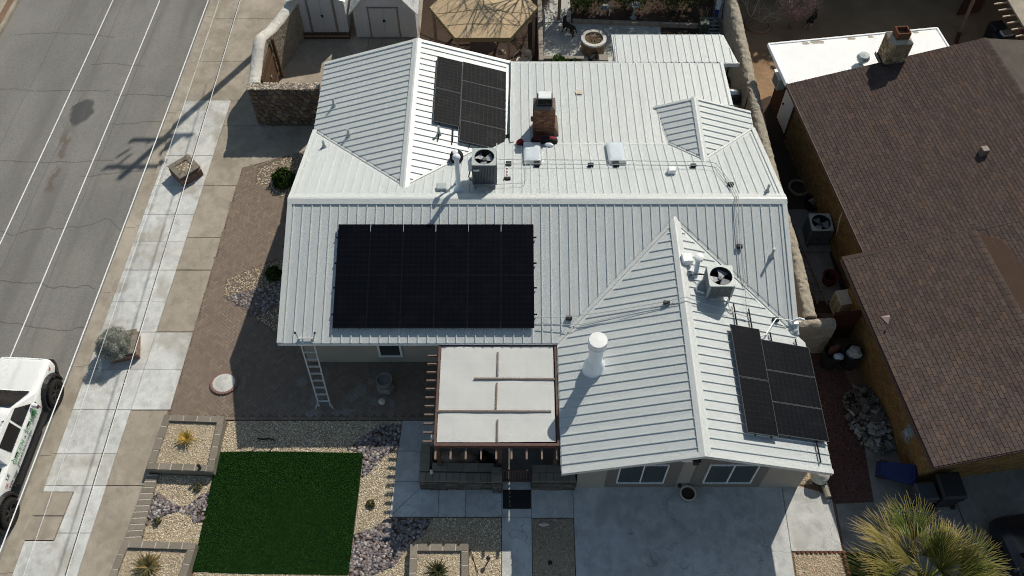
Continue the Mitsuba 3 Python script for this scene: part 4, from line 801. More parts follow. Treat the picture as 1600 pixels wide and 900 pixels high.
planter('raised block planter with the yellow spiky plant by the sidewalk', [(-4.16, -8.04), (-2.03, -8.12), (-2.01, -6.19), (-4.01, -6.12)], [(-3.95, -7.80), (-2.24, -7.88), (-2.22, -6.40), (-3.80, -6.33)], .35)
planter('raised block planter with the bronze spiky plant at the bottom edge of the view', [(-4.62, -12.3), (-2.3, -12.35), (-2.10, -10.40), (-4.33, -10.33)], [(-4.40, -12.08), (-2.52, -12.12), (-2.33, -10.62), (-4.17, -10.55)], .35)
planter('raised block planter with the dark sago plant in front of the porch walk', [(4.42, -12.4), (6.2, -12.4), (6.15, -10.42), (4.38, -10.42)], [(4.64, -12.18), (5.98, -12.18), (5.93, -10.64), (4.6, -10.64)], .3)
spiky('spiky_plant', 'yellow spiky plant in the square planter nearest the paved yard', -3.12, -6.98, .28, 60, .46, .018, YEL, .8, .12)
spiky('spiky_plant', 'bronze green rosette plant in the planter at the bottom edge', -3.42, -11.12, .28, 70, .60, .024, AGAV, .7, .15)
spiky('spiky_plant', 'dark green rosette plant in the planter in front of the porch walk', 5.25, -11.25, .25, 54, .5, .02, SAGO, .8, .2)
bs = thing('block_border', 'flat border of wide brown blocks joining the two street planters', 'border', kind=None)
for i in range(11):
    y = -8.14 - i * .2; xl, xr = -4.22 + (y + 8.0) * .095, -3.86 + (y + 8.0) * .02; part(bs, 'block', blk(((xl + xr) / 2, y - .095, .05), (xr - xl, .176, .1), .05, .01), f'cap_block_{int(R.integers(4))}')
part(bs, 'joint_fill', prism([(-4.21, -8.1), (-3.87, -8.1), (-3.93, -10.32), (-4.42, -10.32)], -.04, .092), 'cap_joint')
GRN = [(.035, .065, .015), (.05, .085, .02), (.03, .05, .014), (.065, .095, .025)]; SILV = [(.17, .18, .145), (.22, .23, .19), (.13, .14, .11), (.26, .26, .21)]; DUL = [(.09, .095, .05), (.12, .11, .06), (.07, .08, .04)]
tuft('small_plant', 'small grey green plant near the planter with the yellow spiky plant', -2.52, -8.5, .15, 260, DUL, leaf=.022); tuft('small_plant', 'small grey green plant near the planter at the bottom edge', -3.57, -9.62, .13, 240, DUL, leaf=.02)
tuft('small_plant', 'small brownish plant right of the lawn', 3.02, -9.05, .14, 260, [(.13, .11, .05), (.10, .09, .04)], leaf=.022)
tuft('ball_shrub', 'bright green ball shrub in the gravel beside the house', -1.62, 4.35, .45, 2600, GRN, 'shrub', .85, .04)
tuft('ball_shrub', 'dark green ball shrub in the shaded corner of the wedge bed', -1.35, -.25, .28, 1200, GRN, 'shrub', .85, .04)
# little black garden things and lamps
for x, y, z, lab in ((-2.45, -8.0, .36, 'small black figurine on the corner of the street planter'), ):
    solo('figurine', lab, 'figurine', MB().lathe([(.045, 0), (.05, .08), (.03, .13), (.055, .18), (.05, .24), (0, .27)], (x, y, z), 10).mesh(), 'black_paint', smooth=True)
for x, y, lab in ((-.6, -6.85, 'dark driftwood stick lying on the gravel above the lawn'), (7.9, -10.5, 'black pipe stub at the edge of the brown gravel')):
    if 'stick' in lab: solo('driftwood', lab, 'stick', MB().tube([(x - .3, y + .03, .03), (x - .1, y - .02, .07), (x + .1, y + .02, .05), (x + .32, y - .05, .03)], [.02, .03, .025, .01], 6).mesh(), 'dark_cloth')
solo('drain_cap', 'small square black drain in the brown gravel strip', 'drain', blk((8.62, -10.9, .02), (.12, .12, .04), 0, .01), 'black_rubber'); solo('path_light', 'black path light in the gravel beside the front path', 'lamp', MB().lathe([(.02, 0), (.02, .25), (.07, .27), (.06, .33), (0, .36)], (6.75, -10.85, 0), 10).mesh(), 'black_paint', smooth=40)
solo('leaf_litter', 'pale crumpled leaf on the brown gravel strip', 'leaf', lump((8.45, -9.72, .03), (.17, .06, .02), 6), 'lime_patch')
hs = MB(); a = np.linspace(0, 1, 20); hs.tube(np.c_[6.2 + .25 * a, -10.5 - .75 * a, .03 + .02 * np.sin(9 * a)], .012, 5); solo('garden_hose', 'short black hose beside the sago planter', 'hose', hs.mesh(), 'black_rubber')
# round paved disc with a scalloped brick ring
od = thing('stepping_disc', 'oval concrete disc with a scalloped brick ring in the pavers', 'paving disc'); put(od + '__centre', MB().mesh_in(prism(shapely.affinity.scale(Point(0, 0).buffer(1, 32), .39, .36), -.05, .05), None, (-2.37, -4.76, 0)).mesh(), 'walk_light_b')
for i in range(26): a = i / 26 * 2 * np.pi; part(od, 'edge_brick', MB().lathe([(.055, -.03), (.055, .06), (0, .065)], (-2.37 + .43 * math.cos(a), -4.76 + .40 * math.sin(a), 0), 8).mesh(), 'edge_red')
dif('edge_red', (.23, .14, .12))
# concrete pot on a block, garage pot
ptk = thing('urn', 'grey concrete pot with dark soil on a block in the shaded yard', 'pot'); put(ptk, MB().lathe([(.17, .30), (.23, .4), (.26, .6), (.28, .61), (.28, .65), (.235, .65), (.22, .56), (0, .54)], (3.18, -4.95, 0), 28).mesh(), 'dim_c', smooth=40)
part(ptk, 'base', MB().lathe([(.30, .0), (.32, .08), (.26, .30), (0, .305)], (3.18, -4.95, 0), 6).mesh(), 'dim_c'); solo('pale_stone', 'pale stone lying at the foot of the concrete pot', 'stone', lump((3.1, -5.5, .08), (.12, .12, .1), 5), 'lime_patch', True)
gp = thing('round_pot', 'round pot with a white rim against the garage wall', 'pot'); put(gp, MB().lathe([(.17, 0), (.225, .3), (.25, .32), (.255, .35), (.215, .35), (.2, .28), (0, .26)], (12.98, -8.83, 0), 28).mesh(), 'dim_c', smooth=40); part(gp, 'rim', MB().lathe([(.213, .352), (.213, .365), (.257, .365), (.257, .34)], (12.98, -8.83, 0), 28).mesh(), 'lime_patch', smooth=40); part(gp, 'soil', flat(Point(12.98, -8.83).buffer(.21), .29), 'dark_soil')
# ---- ladder leaning on the front eave
ld = thing('ladder', 'aluminium ladder leaning on the front eave with flared top and feet', 'ladder')
fl_, fr_ = np.array([1.02, -5.45, 0]), np.array([1.52, -5.45, 0])
bl_, br_ = np.array([.98, -5.62, .02]), np.array([1.36, -5.62, .02]); tl_, tr_ = np.array([.70, -4.62, 2.6]), np.array([1.13, -4.62, 2.6])
def lp(a, b, t): return a + (b - a) * t
for a, b in ((bl_, tl_), (br_, tr_)): part(ld, 'side_rail', MB().bar(lp(a, b, .0), lp(a, b, 1.04), .045, .09).mesh(), 'alu')
for i in range(9): t = .075 + i * .108; part(ld, 'rung', MB().bar(lp(bl_, tl_, t), lp(br_, tr_, t), .05, .04).mesh(), 'alu')
for a, s in ((bl_, -1), (br_, 1)): part(ld, 'foot', MB().bar(a + (0, 0, .22), a + (s * .1, -.1, .0), .03, .05).mesh(), 'alu')
for a, s in ((tl_, -1), (tr_, 1)):
    part(ld, 'standoff', MB().bar(a + (0, 0, .0), a + (s * .09, .08, .32), .03, .04).mesh(), 'alu'); part(ld, 'standoff_cap', blk(a + (s * .095, .085, .34), (.06, .06, .06), 0, .01), 'black_rubber')
part(ld, 'standoff_bar', MB().bar(tl_ + (0, .02, .1), tr_ + (0, .02, .1), .03, .04).mesh(), 'alu')

# ================================================================ NEIGHBOURING HOUSE WITH BROWN SHINGLES
def n3(s, t, z): return np.array([*nb(s, t), z])
nh = thing('shingle_house', 'single storey house with a brown shingle roof and orange stone walls', 'house')
NR = nh + '__roof'; e1, e2 = np.array([*E1, 0]), np.array([*E2, 0])
def zn(s): return 3.0 + .174 * (7.6 - abs(s - 7.6))
def zw(s): return 3.035 + .1486 * (4.38 - abs(s - 3.54))
dif('shingle_base', lambda p, n, uv: mi.Color3f(.075, .058, .05) * grain(p, 80., .5)); dif('shingle_vc', 'vertex', lambda p, n, uv: noise(p.x * 70, p.y * 70, p.z * 70), .004)
dif('shingle_plain', lambda p, n, uv: mi.Color3f(.105, .09, .08) * grain(p, 50., .5) * (.85 + .3 * fbm(p.x * 2, p.y * 2, 0., 3)))
dif('valley_brown', lambda p, n, uv: mi.Color3f(.085, .055, .043) * grain(p, 60., .35) * (.8 + .4 * fbm(p.x * 1.5, p.y * 1.5, 0., 3)))
rb = MB()
def nslab(poly, zf, th=.12, lift=0.):
    m = trimesh.creation.extrude_polygon(Polygon(poly), 1., engine='earcut'); v = np.array(m.vertices)
    z = np.array([zf(s) for s in v[:, 0]]) + lift - np.where(v[:, 2] > .5, 0, th)
    return trimesh.Trimesh(np.array([n3(a, b, c) for (a, b), c in zip(v[:, :2], z)]), m.faces, process=False)
rb.mesh_in(nslab([(0, -6), (7.6, -6), (7.6, 8.49), (0, 8.49)], zn)); rb.mesh_in(nslab([(-.84, -7.69), (3.54, -7.69), (3.54, .0), (-.84, 0)], zw, .14, .0)); rb.mesh_in(nslab([(-.86, -.12), (3.6, -.12), (3.6, .03), (-.86, .03)], zw, .1, .024))
put(NR, rb.mesh(), 'shingle_base')
part(NR, 'far_slope', trimesh.util.concatenate([nslab([(7.602, -6), (15.2, -6), (15.2, 8.49), (7.602, 8.49)], zn), nslab([(3.542, -7.69), (7.9, -7.69), (7.9, -.0), (3.542, .0)], zw)]), 'shingle_plain')
SHP = [(.086, .064, .057), (.080, .060, .054), (.093, .067, .058), (.074, .057, .053), (.096, .068, .056), (.088, .068, .062), (.082, .061, .053), (.102, .071, .057)]
SHW = np.array([.24, .22, .16, .14, .05, .1, .07, .02])
tabs = []
def tabset(s0, s1, t0, t1, zf, p, skip=lambda s, t: False):
    cs = 1 / math.sqrt(1 + p * p); ex = .142
    for i in range(int((s1 - s0) / (ex * cs))):
        s = s0 + i * ex * cs; off = (i % 2) * .15 + R.uniform(0, .04); t = t0 - off
        while t < t1:
            w = .305 + R.uniform(-.015, .015); a, b = max(t, t0), min(t + w, t1); t += w
            if b - a < .03 or skip(s, (a + b) / 2): continue
            h = .016 + R.uniform(0, .006); g_ = .006
            P4 = [(s - .004, a + g_, h), (s - .004, b - g_, h), (s + ex * cs + .012, b - g_, .005), (s + ex * cs + .012, a + g_, .005)]
            v = np.array([n3(x, y, zf(x) + hh) for x, y, hh in P4] + [n3(x, y, zf(x) - .004) for x, y, _ in P4[:2]])
            tabs.append((v, np.array(SHP[R.choice(8, p=SHW)]) * R.uniform(.9, 1.1)))
tabset(.0, 7.55, .0, 8.49, zn, .178); tabset(3.75, 7.55, -6, 0, zn, .178, lambda s, t: s < 3.9 + -t * .16); tabset(-.84, 3.4, -7.69, -.01, zw, .152)
TF = np.array([[0, 1, 2], [0, 2, 3], [1, 0, 4], [1, 4, 5], [0, 3, 4], [2, 1, 5]])
dist = [np.linalg.norm(v.mean(0) - CAM) + 3 * max(0, v[:, 0].mean() - 24) for v, _ in tabs]; order = np.argsort(dist)
for i in range(8): mat(f'shingle_{i}', (lambda c: lambda p, n, uv: mi.Color3f(*c) * grain(p, 80., .5) * (.85 + .3 * noise(p.x * 7, p.y * 7)))(SHP[i]), .9, .1)
for i in order[:300]:
    c = tabs[i][1]; j = int(np.argmin([np.abs(np.array(q) - c).sum() for q in SHP])); part(NR, 'shingle', (tabs[i][0], TF), f'shingle_{j}')
mb = MB()
for i in order[300:]: mb.add(tabs[i][0], TF, tabs[i][1])
part(NR, 'shingle', mb.mesh(), 'shingle_vc', color=mb.colors(), kind='stuff')
# ridge shingles and the smooth valley
for (a, b, n_, zf) in (((7.6, 8.49), (7.6, -6), 60, zn), ((3.54, .0), (3.54, -7.69), 32, zw)):
    rm = MB()
    for i in range(n_):
        t = a[1] + (b[1] - a[1]) * (i + .5) / n_; d = (a[1] - b[1]) / n_; s = a[0]
        v = [n3(s - .15, t - d * .5, zf(s - .15) + .022), n3(s, t - d * .5, zf(s) + .035), n3(s + .15, t - d * .5, zf(s + .15) + .022), n3(s - .15, t + d * .55, zf(s - .15) + .012), n3(s, t + d * .55, zf(s) + .02), n3(s + .15, t + d * .55, zf(s + .15) + .012)]
        rm.add(v, [[0, 1, 4, 3], [1, 2, 5, 4]], np.array(SHP[R.integers(4)]) * R.uniform(.85, 1.1))
    part(NR, 'ridge_shingle', rm.mesh(), 'shingle_vc', color=rm.colors(), kind='stuff')
part(NR, 'valley_lining', MB().add([n3(3.72, -.05, zn(3.72) + .012), n3(4.3, -.6, zn(4.3) + .02), n3(5.2, -6, zn(5.2) + .02), n3(3.75, -6, zn(3.75) + .012)], [[0, 1, 2, 3]]).mesh(), 'valley_brown')
ev = MB()
for a, b in (((0, 0), (0, 8.49)), ((-.84, -7.69), (-.84, 0))): ev.bar(n3(a[0] - .015, a[1], 2.94), n3(b[0] - .015, b[1], 2.94), .03, .14)
ev.bar(n3(-.84, -7.70, 2.945), n3(3.54, -7.70, 3.595), .03, .15); part(NR, 'fascia', ev.mesh(), 'brown_paint')
# walls
STO = lambda p, n, uv: (lambda v: mix(mix(mi.Color3f(.20, .115, .05), mi.Color3f(.30, .18, .075), v[2]), mi.Color3f(.10, .07, .045), smoothstep(.0, .12, .12 - (v[1] - v[0]))))(voronoi((p.x * .3 + p.y) * 9, p.z * 12)) * (.75 + .5 * fbm(p.x * 4, p.y * 4, p.z * 4, 3))
dif('orange_stone', STO, lambda p, n, uv: fbm(p.x * 18, p.y * 18, p.z * 18, 3), .02)
dif('brown_wall', lambda p, n, uv: mi.Color3f(.09, .05, .038) * grain(p, 40., .2)); dif('brick_red', lambda p, n, uv: mi.Color3f(.15, .07, .045) * (.7 + .6 * fbm(p.x * 12, p.y * 12, p.z * 12, 2)))
def nbox(s0, s1, t0, t1, z0, z1): return boxm(n3((s0 + s1) / 2, (t0 + t1) / 2, (z0 + z1) / 2), (s1 - s0, t1 - t0, z1 - z0), rotz(NTH))
part(nh, 'wall', trimesh.util.concatenate([nbox(.76, 14.4, -5.5, 8.1, -.1, 3.02), nbox(-.05, 7.1, -7.0, -.3, -.1, 2.99)]), 'orange_stone'); part(nh, 'rear_wall', nbox(.77, 7.0, 8.08, 10.5, -.1, 2.86), 'brown_wall')
part(nh, 'garage_door', nbox(1.4, 6.6, -7.06, -7.02, 0, 2.1), 'brown_paint')
k = uniq(nh + '__window'); put(k, nbox(.69, .77, 1.0, 2.45, 1.15, 2.0), 'white_paint'); put(k + '__pane', nbox(.675, .688, 1.06, 1.7, 1.2, 1.95), 'dark_glass'); put(k + '__pane_001', nbox(.675, .688, 1.76, 2.39, 1.2, 1.95), 'dark_glass')
k = uniq(nh + '__door'); put(k, nbox(.68, .78, 8.6, 9.55, .1, 2.1), 'white_paint'); labels[k] = {'label': 'white side door under the white flat roof'}; put(k + '__handle', nbox(.64, .68, 9.35, 9.43, 1.0, 1.08), 'black_paint')
part(nh, 'flat_roof', prism([nb(-.02, 8.47), nb(7.3, 8.47), nb(7.28, 10.86), nb(.0, 10.95)], 2.84, 2.965), 'white_memb', label='bright white flat roof behind the shingle roof')
lip = MB()
for a, b in (((.03, 8.55), (.03, 10.92)), ((.02, 10.9), (7.26, 10.83)), ((7.26, 8.55), (7.26, 10.83))): lip.bar(n3(*a, 2.98), n3(*b, 2.98), .07, .035)
part(nh, 'roof_lip', lip.mesh(), 'white_memb')
gr_ = MB(); [gr_.mesh_in(flat(bloom(*nb(s, 10.72), R.uniform(.05, .14)), 2.969)) for s in R.uniform(.2, 7, 9)]; dif('grime', (.42, .37, .31)); part(nh, 'roof_grime', gr_.mesh(), 'grime', kind='stuff')
part(nh, 'downpipe', MB().tube([n3(.7, 2.9, 2.9), n3(.6, 2.8, 1.5), n3(.66, 2.4, .2)], .035, 8).mesh(), 'lime_patch')
mt = uniq(nh + '__electric_meter'); put(mt, nbox(-.22, -.05, -6.05, -5.65, .95, 1.65), 'galv'); put(mt + '__dial', nbox(-.30, -.22, -5.95, -5.75, 1.25, 1.47), 'window_pane_b'); mat('window_pane_b', (.3, .33, .36), .2, .5); part(nh, 'meter_conduit', MB().tube([n3(-.13, -5.85, 1.65), n3(-.13, -5.85, 2.95)], .03, 8).mesh(), 'galv')
wa = thing('window_cooler', 'white boxy window cooler beside the side door of the brown house', 'air conditioner'); put(wa, nbox(.38, .77, 9.78, 10.38, 1.45, 2.0), 'ac_top'); part(wa, 'grille', nbox(.365, .38, 9.84, 10.32, 1.5, 1.94), 'ac_dark'); part(wa, 'top_lid', nbox(.35, .77, 9.75, 10.41, 2.0, 2.03), 'white_paint')
ec = thing('swamp_cooler', 'cream box cooler hung on the alley wall with two side vents', 'cooler'); put(ec, nbox(-.52, -.05, -.74, -.14, .36, 1.2), 'lime_patch')
for t in (-.70, -.42): part(ec, 'vent', nbox(-.535, -.52, t, t + .24, .44, 1.13), 'cooler_vent')
mat('cooler_vent', (.26, .23, .14), .7, .2)
# chimney
nc = thing('stone_chimney', 'tan stone chimney with a square clay flue on the brown roof', 'chimney'); cx, cy, cz = 22.03, 7.40, 3.55
put(nc + '__core', boxm((cx, cy, 4.05), (.72, .66, 1.2), rotz(.1)), 'mortar'); sm_ = MB(); rz = rotz(.1)
for i in range(10):
    z = 3.5 + i * .112
    for sgn, ax in ((-1, 0), (1, 0), (-1, 1), (1, 1)):
        x = -.4
        L = .4
        while x < L - .02:
            w = min(R.uniform(.1, .26), L - x); c = np.array([x + w / 2, sgn * .36, 0]) if ax == 0 else np.array([sgn * .39, (x + w / 2) * .85, 0])
            szz = (w - .008, .07, .10) if ax == 0 else (.07, (w - .008) * .85, .10); b_ = blk((0, 0, 0), szz, 0, .012)
            sm_.mesh_in(b_, np.array([(.34, .24, .14), (.28, .21, .13), (.24, .17, .11), (.40, .30, .19), (.19, .13, .09)][R.integers(5)]) * R.uniform(.85, 1.15), rz @ c + (cx, cy, z + .05), rz); x += w
part(nc, 'stone', sm_.mesh(), 'stone_vc', color=sm_.colors(), kind='stuff')
part(nc, 'crown', hullm([rz @ np.array([a * .42, b * .38, 4.62]) + (cx, cy, 0) for a in (-1, 1) for b in (-1, 1)] + [rz @ np.array([a * .28, b * .26, 4.73]) + (cx, cy, 0) for a in (-1, 1) for b in (-1, 1)]), 'gutter_tan')
fr = Polygon(sbox(-.25, -.22, .25, .22)).difference(Polygon(sbox(-.2, -.17, .2, .17))); m = prism(fr, 4.71, 5.0); m.vertices = np.array(m.vertices) @ rz.T + (cx, cy, 0); part(nc, 'flue_liner', m, 'brick_red')
part(nc, 'flue_soot', boxm((cx, cy, 4.8), (.4, .34, .04), rz), 'wood_pale'); part(nc, 'flashing', boxm((cx - .03, cy - .02, 3.62), (.9, .84, .16), rz), 'black_paint')
solo('roof_vent', 'small brown square vent on the middle of the shingle roof', 'roof vent', blk(n3(5.24, 3.11, zn(5.24) + .12), (.26, .26, .3), NTH, .02), 'brown_tail')
at = thing('fallen_antenna', 'dark bar of a fallen antenna lying on the shingle roof', 'antenna'); put(at, MB().bar(n3(-.56, -3.07, zw(-.56) + .05), n3(.08, -2.40, zw(.08) + .12), .045, .05).mesh(), 'black_rubber'); part(at, 'plate', hullm([n3(-.48, -2.5, zw(-.48) + .03), n3(-.2, -2.52, zw(-.2) + .03), n3(-.36, -2.85, zw(-.36) + .03), n3(-.25, -2.62, zw(-.25) + .1)]), 'pink_tape'); mat('pink_tape', (.34, .25, .23), .7, .2)
wbn = thing('dome_turbine', 'whitish rounded turbine vent beside the stone chimney', 'roof vent'); put(wbn, MB().lathe([(.1, 0), (.12, .15), (.22, .2), (.26, .32), (.2, .45), (0, .5)], (21.2, 7.85, 2.96), 18).mesh(), 'ac_top', smooth=40)

# ================================================================ WALLS
def rubble(name, label, path, hw, z1, stone, cap=None, step=.06, amp=.05, seed=1, zfun=None):
    """rough rounded stone wall along a plan path"""
    k = thing(name, label, 'wall'); P = np.asarray(path, float); seg = np.linalg.norm(np.diff(P, axis=0), axis=1); cum = np.r_[0, np.cumsum(seg)]; n = int(cum[-1] / step)
    s = np.linspace(0, cum[-1], n); c = np.stack([np.interp(s, cum, P[:, i]) for i in (0, 1)], 1); t = np.gradient(c, axis=0); t /= np.linalg.norm(t, axis=1, keepdims=True); nn = np.c_[t[:, 1], -t[:, 0]]
    zt = np.full(n, z1) if zfun is None else np.array([zfun(*q) for q in c])
    prof = [(-1, -.1)] + [(-1, f) for f in np.linspace(.0, .9, 26)] + [(math.cos(a), .9 + .1 * math.sin(a)) for a in np.linspace(math.pi * .95, .05 * math.pi, 13)] + [(1, f) for f in np.linspace(.9, .0, 26)] + [(1, -.1)]
    prof = np.array(prof); m = len(prof); base = np.zeros((n, m, 3)); nv = np.zeros((n, m, 3))
    base[..., :2] = c[:, None] + nn[:, None] * (prof[None, :, :1] * hw); base[..., 2] = prof[None, :, 1] * zt[:, None]
    top = np.clip((prof[:, 1] - .88) / .1, 0, 1); nv[..., :2] = nn[:, None] * (np.sign(prof[:, 0]) * (1 - top))[None, :, None]; nv[..., 2] = top[None]
    q = base.reshape(-1, 3); lump = meshkit.noise(q * (7, 7, 9), seed) * .65 + meshkit.noise(q * 16, seed + 3) * .35
    v = q + nv.reshape(-1, 3) * (amp * (lump - .45))[:, None]
    i, j = np.meshgrid(np.arange(n - 1), np.arange(m - 1), indexing='ij'); f = np.stack([i * m + j, i * m + j + 1, (i + 1) * m + j + 1, (i + 1) * m + j], -1).reshape(-1, 4)
    caps = [[0, b, b + 1] for b in range(1, m - 1)]; o = (n - 1) * m; caps += [[o, o + b + 1, o + b] for b in range(1, m - 1)]
    f = np.vstack([f[:, [0, 1, 2]], f[:, [0, 2, 3]], caps]); m_ = trimesh.Trimesh(v, f, process=False)
    if cap is None: put(k, m_, stone); return k
    on = np.repeat(top[None], n, 0).reshape(-1)[f].mean(1) > .35   # the smooth plaster coping is a piece of its own
    put(k + '__stonework', m_.submesh([np.nonzero(~on)[0]], append=True), stone); part(k, 'coping', m_.submesh([np.nonzero(on)[0]], append=True), cap); return k
dif('wall_stone', lambda p, n, uv: mi.Color3f(.36, .32, .26) * grain(p, 40., .35))
dif('coping_plaster', lambda p, n, uv: mi.Color3f(.56, .535, .49) * grain(p, 30., .2))
dif('pebble_wall', lambda p, n, uv: (lambda q: mix((.27, .235, .18), mix((.07, .06, .055), (.40, .34, .27), q[2]), smoothstep(.42, .30, q[0])))(voronoi((p.x + p.y) * 13, p.z * 13)))
rubble('rubble_wall', 'long pale rubble wall with a rounded top between the two houses', [(17.16, 20), (17.17, 13.2), (17.21, 7.0), (17.22, 4.5), (17.33, 1.3), (17.45, -.7), (17.48, -3.2)], .22, 1.85, 'wall_stone', amp=.13)
rubble('rubble_wall', 'short rounded cross wall at the front end of the long rubble wall', [(16.95, -3.38), (17.7, -3.37), (18.3, -3.34)], .2, 1.75, 'wall_stone', amp=.09, seed=5)
def gz(x, y): return 2.0 + .42 * math.exp(-((y - 10.0) / .9) ** 2)
rubble('street_wall', 'white topped pebbly wall that arches over a wooden gate by the street', [(-2.98, 7.85), (-3.02, 9.0), (-2.98, 10.2), (-2.66, 11.4), (-2.12, 13.0), (-1.5, 15.0), (-1.2, 17)], .25, 2.0, 'pebble_wall', 'coping_plaster', amp=.05, seed=8, zfun=gz)
gd = thing('courtyard_gate', 'brown plank gate under the arch of the street wall', 'gate')
for i in range(12):
    t = (i + .5) / 12; part(gd, 'plank', boxm((-2.70 + .03 * t, 8.15 + 2.1 * t, .98), (.05, .165, 1.75 + .12 * math.sin(t * 3.1)), rotz(-.01)), 'wood_gate')
part(gd, 'post', boxm((-2.56, 10.36, 1.05), (.12, .12, 2.1)), 'wood_gate'); part(gd, 'brace', MB().bar((-2.63, 8.2, .4), (-2.6, 10.2, .45), .03, .12).bar((-2.63, 8.2, 1.55), (-2.6, 10.2, 1.5), .03, .12).mesh(), 'wood_gate')
part(gd, 'latch', boxm((-2.62, 9.2, 1.05), (.05, .12, .1)), 'chrome')
# flagstone wall in front of the courtyard
fw_ = thing('flagstone_wall', 'wall of irregular brown flagstones in front of the courtyard', 'wall'); put(fw_ + '__core', boxm((-1.72, 7.65, .97), (2.86, .34, 2.0)), 'mortar')
vor = shapely.voronoi_polygons(MultiPoint([(x + R.uniform(-.09, .09), z + R.uniform(-.07, .07)) for i, z in enumerate(np.arange(-.1, 2.2, .21)) for x in np.arange(-3.4 + .13 * (i % 2), .0, .27)]))
FLAG = [(.17, .12, .085), (.14, .105, .08), (.20, .15, .11), (.12, .09, .075), (.23, .17, .12), (.16, .13, .11)]
for i, c in enumerate(FLAG): dif(f'flag_{i}', (lambda c: lambda p, n, uv: mi.Color3f(*c) * (.7 + .6 * fbm(p.x * 6, p.y * 6, p.z * 6, 4)))(c), lambda p, n, uv: fbm(p.x * 20, p.y * 20, p.z * 20, 3), .01)
for g_ in vor.geoms:
    g_ = g_.intersection(sbox(-3.15, .0, -.28, 1.98)).buffer(-.035).buffer(.018)
    if g_.is_empty or g_.area < .006 or g_.geom_type != 'Polygon': continue
    m = trimesh.creation.extrude_polygon(g_.simplify(.008), R.uniform(.03, .06), engine='earcut'); v = np.array(m.vertices)
    v[:, :2] = np.where(v[:, 2:] > .01, g_.centroid.coords[0] + (v[:, :2] - g_.centroid.coords[0]) * .9, v[:, :2])
    part(fw_, 'stone', trimesh.Trimesh(np.c_[v[:, 0], 7.48 - v[:, 2], v[:, 1]], m.faces, process=False), f'flag_{int(R.integers(6))}')
tp = inside(Polygon(sbox(-3.15, 7.47, -.28, 7.83)), 420); m, c = stones(tp, (.03, .065), [(.42, .36, .28), (.52, .47, .40), (.30, .25, .2), (.2, .17, .14)], 1.96, ICO, .5); part(fw_, 'top_stone', m, 'stone_vc', color=c, kind='stuff')
bw = thing('block_wall', 'low grey block wall between the gazebo and the patio', 'wall')
for i in range(10):
    y = 10.55 + i * .4
    for j in range(4): part(bw, 'block', blk((8.73, y + (.2 if j % 2 else 0), .08 + j * .2), (.2, .39, .19), 0, .008), 'block_grey')
dif('block_grey', lambda p, n, uv: mi.Color3f(.30, .27, .235) * grain(p, 60., .3) * (.85 + .3 * fbm(p.x * 2, p.y * 2, p.z * 2, 3)))
pw = thing('block_planter', 'grey block planter with a leafy plant along the patio edge', 'planter')
for x0, x1, y in ((8.85, 10.62, 10.92),):
    for i in range(5): part(pw, 'block', blk((8.98 + i * .36, 10.92, .3), (.35, .18, .6), 0, .008), 'block_grey')
for y in (10.5, 10.3): part(pw, 'block', blk((10.64, y, .3), (.28, .36, .6), 0, .008), 'block_grey')
part(pw, 'soil', flat([(8.85, 9.8), (10.5, 9.8), (10.5, 10.84), (8.85, 10.84)], .45), 'dark_soil')
tuft('leafy_plant', 'green leafy plant in the block planter by the patio', 9.5, 10.72, .34, 420, [(.08, .13, .03), (.11, .17, .05), (.06, .10, .025)], leaf=.05, z=.45); tuft('leafy_plant', 'low dark plant at the right end of the block planter', 10.2, 10.7, .2, 260, GRN, leaf=.04, z=.45)
pr_ = thing('block_pier', 'grey block pier beside the rear patio cover', 'pier')
for j in range(4): part(pr_, 'block', blk((11.42, 10.7, .1 + j * .2), (.4, .38, .19), 0, .008), 'block_grey')

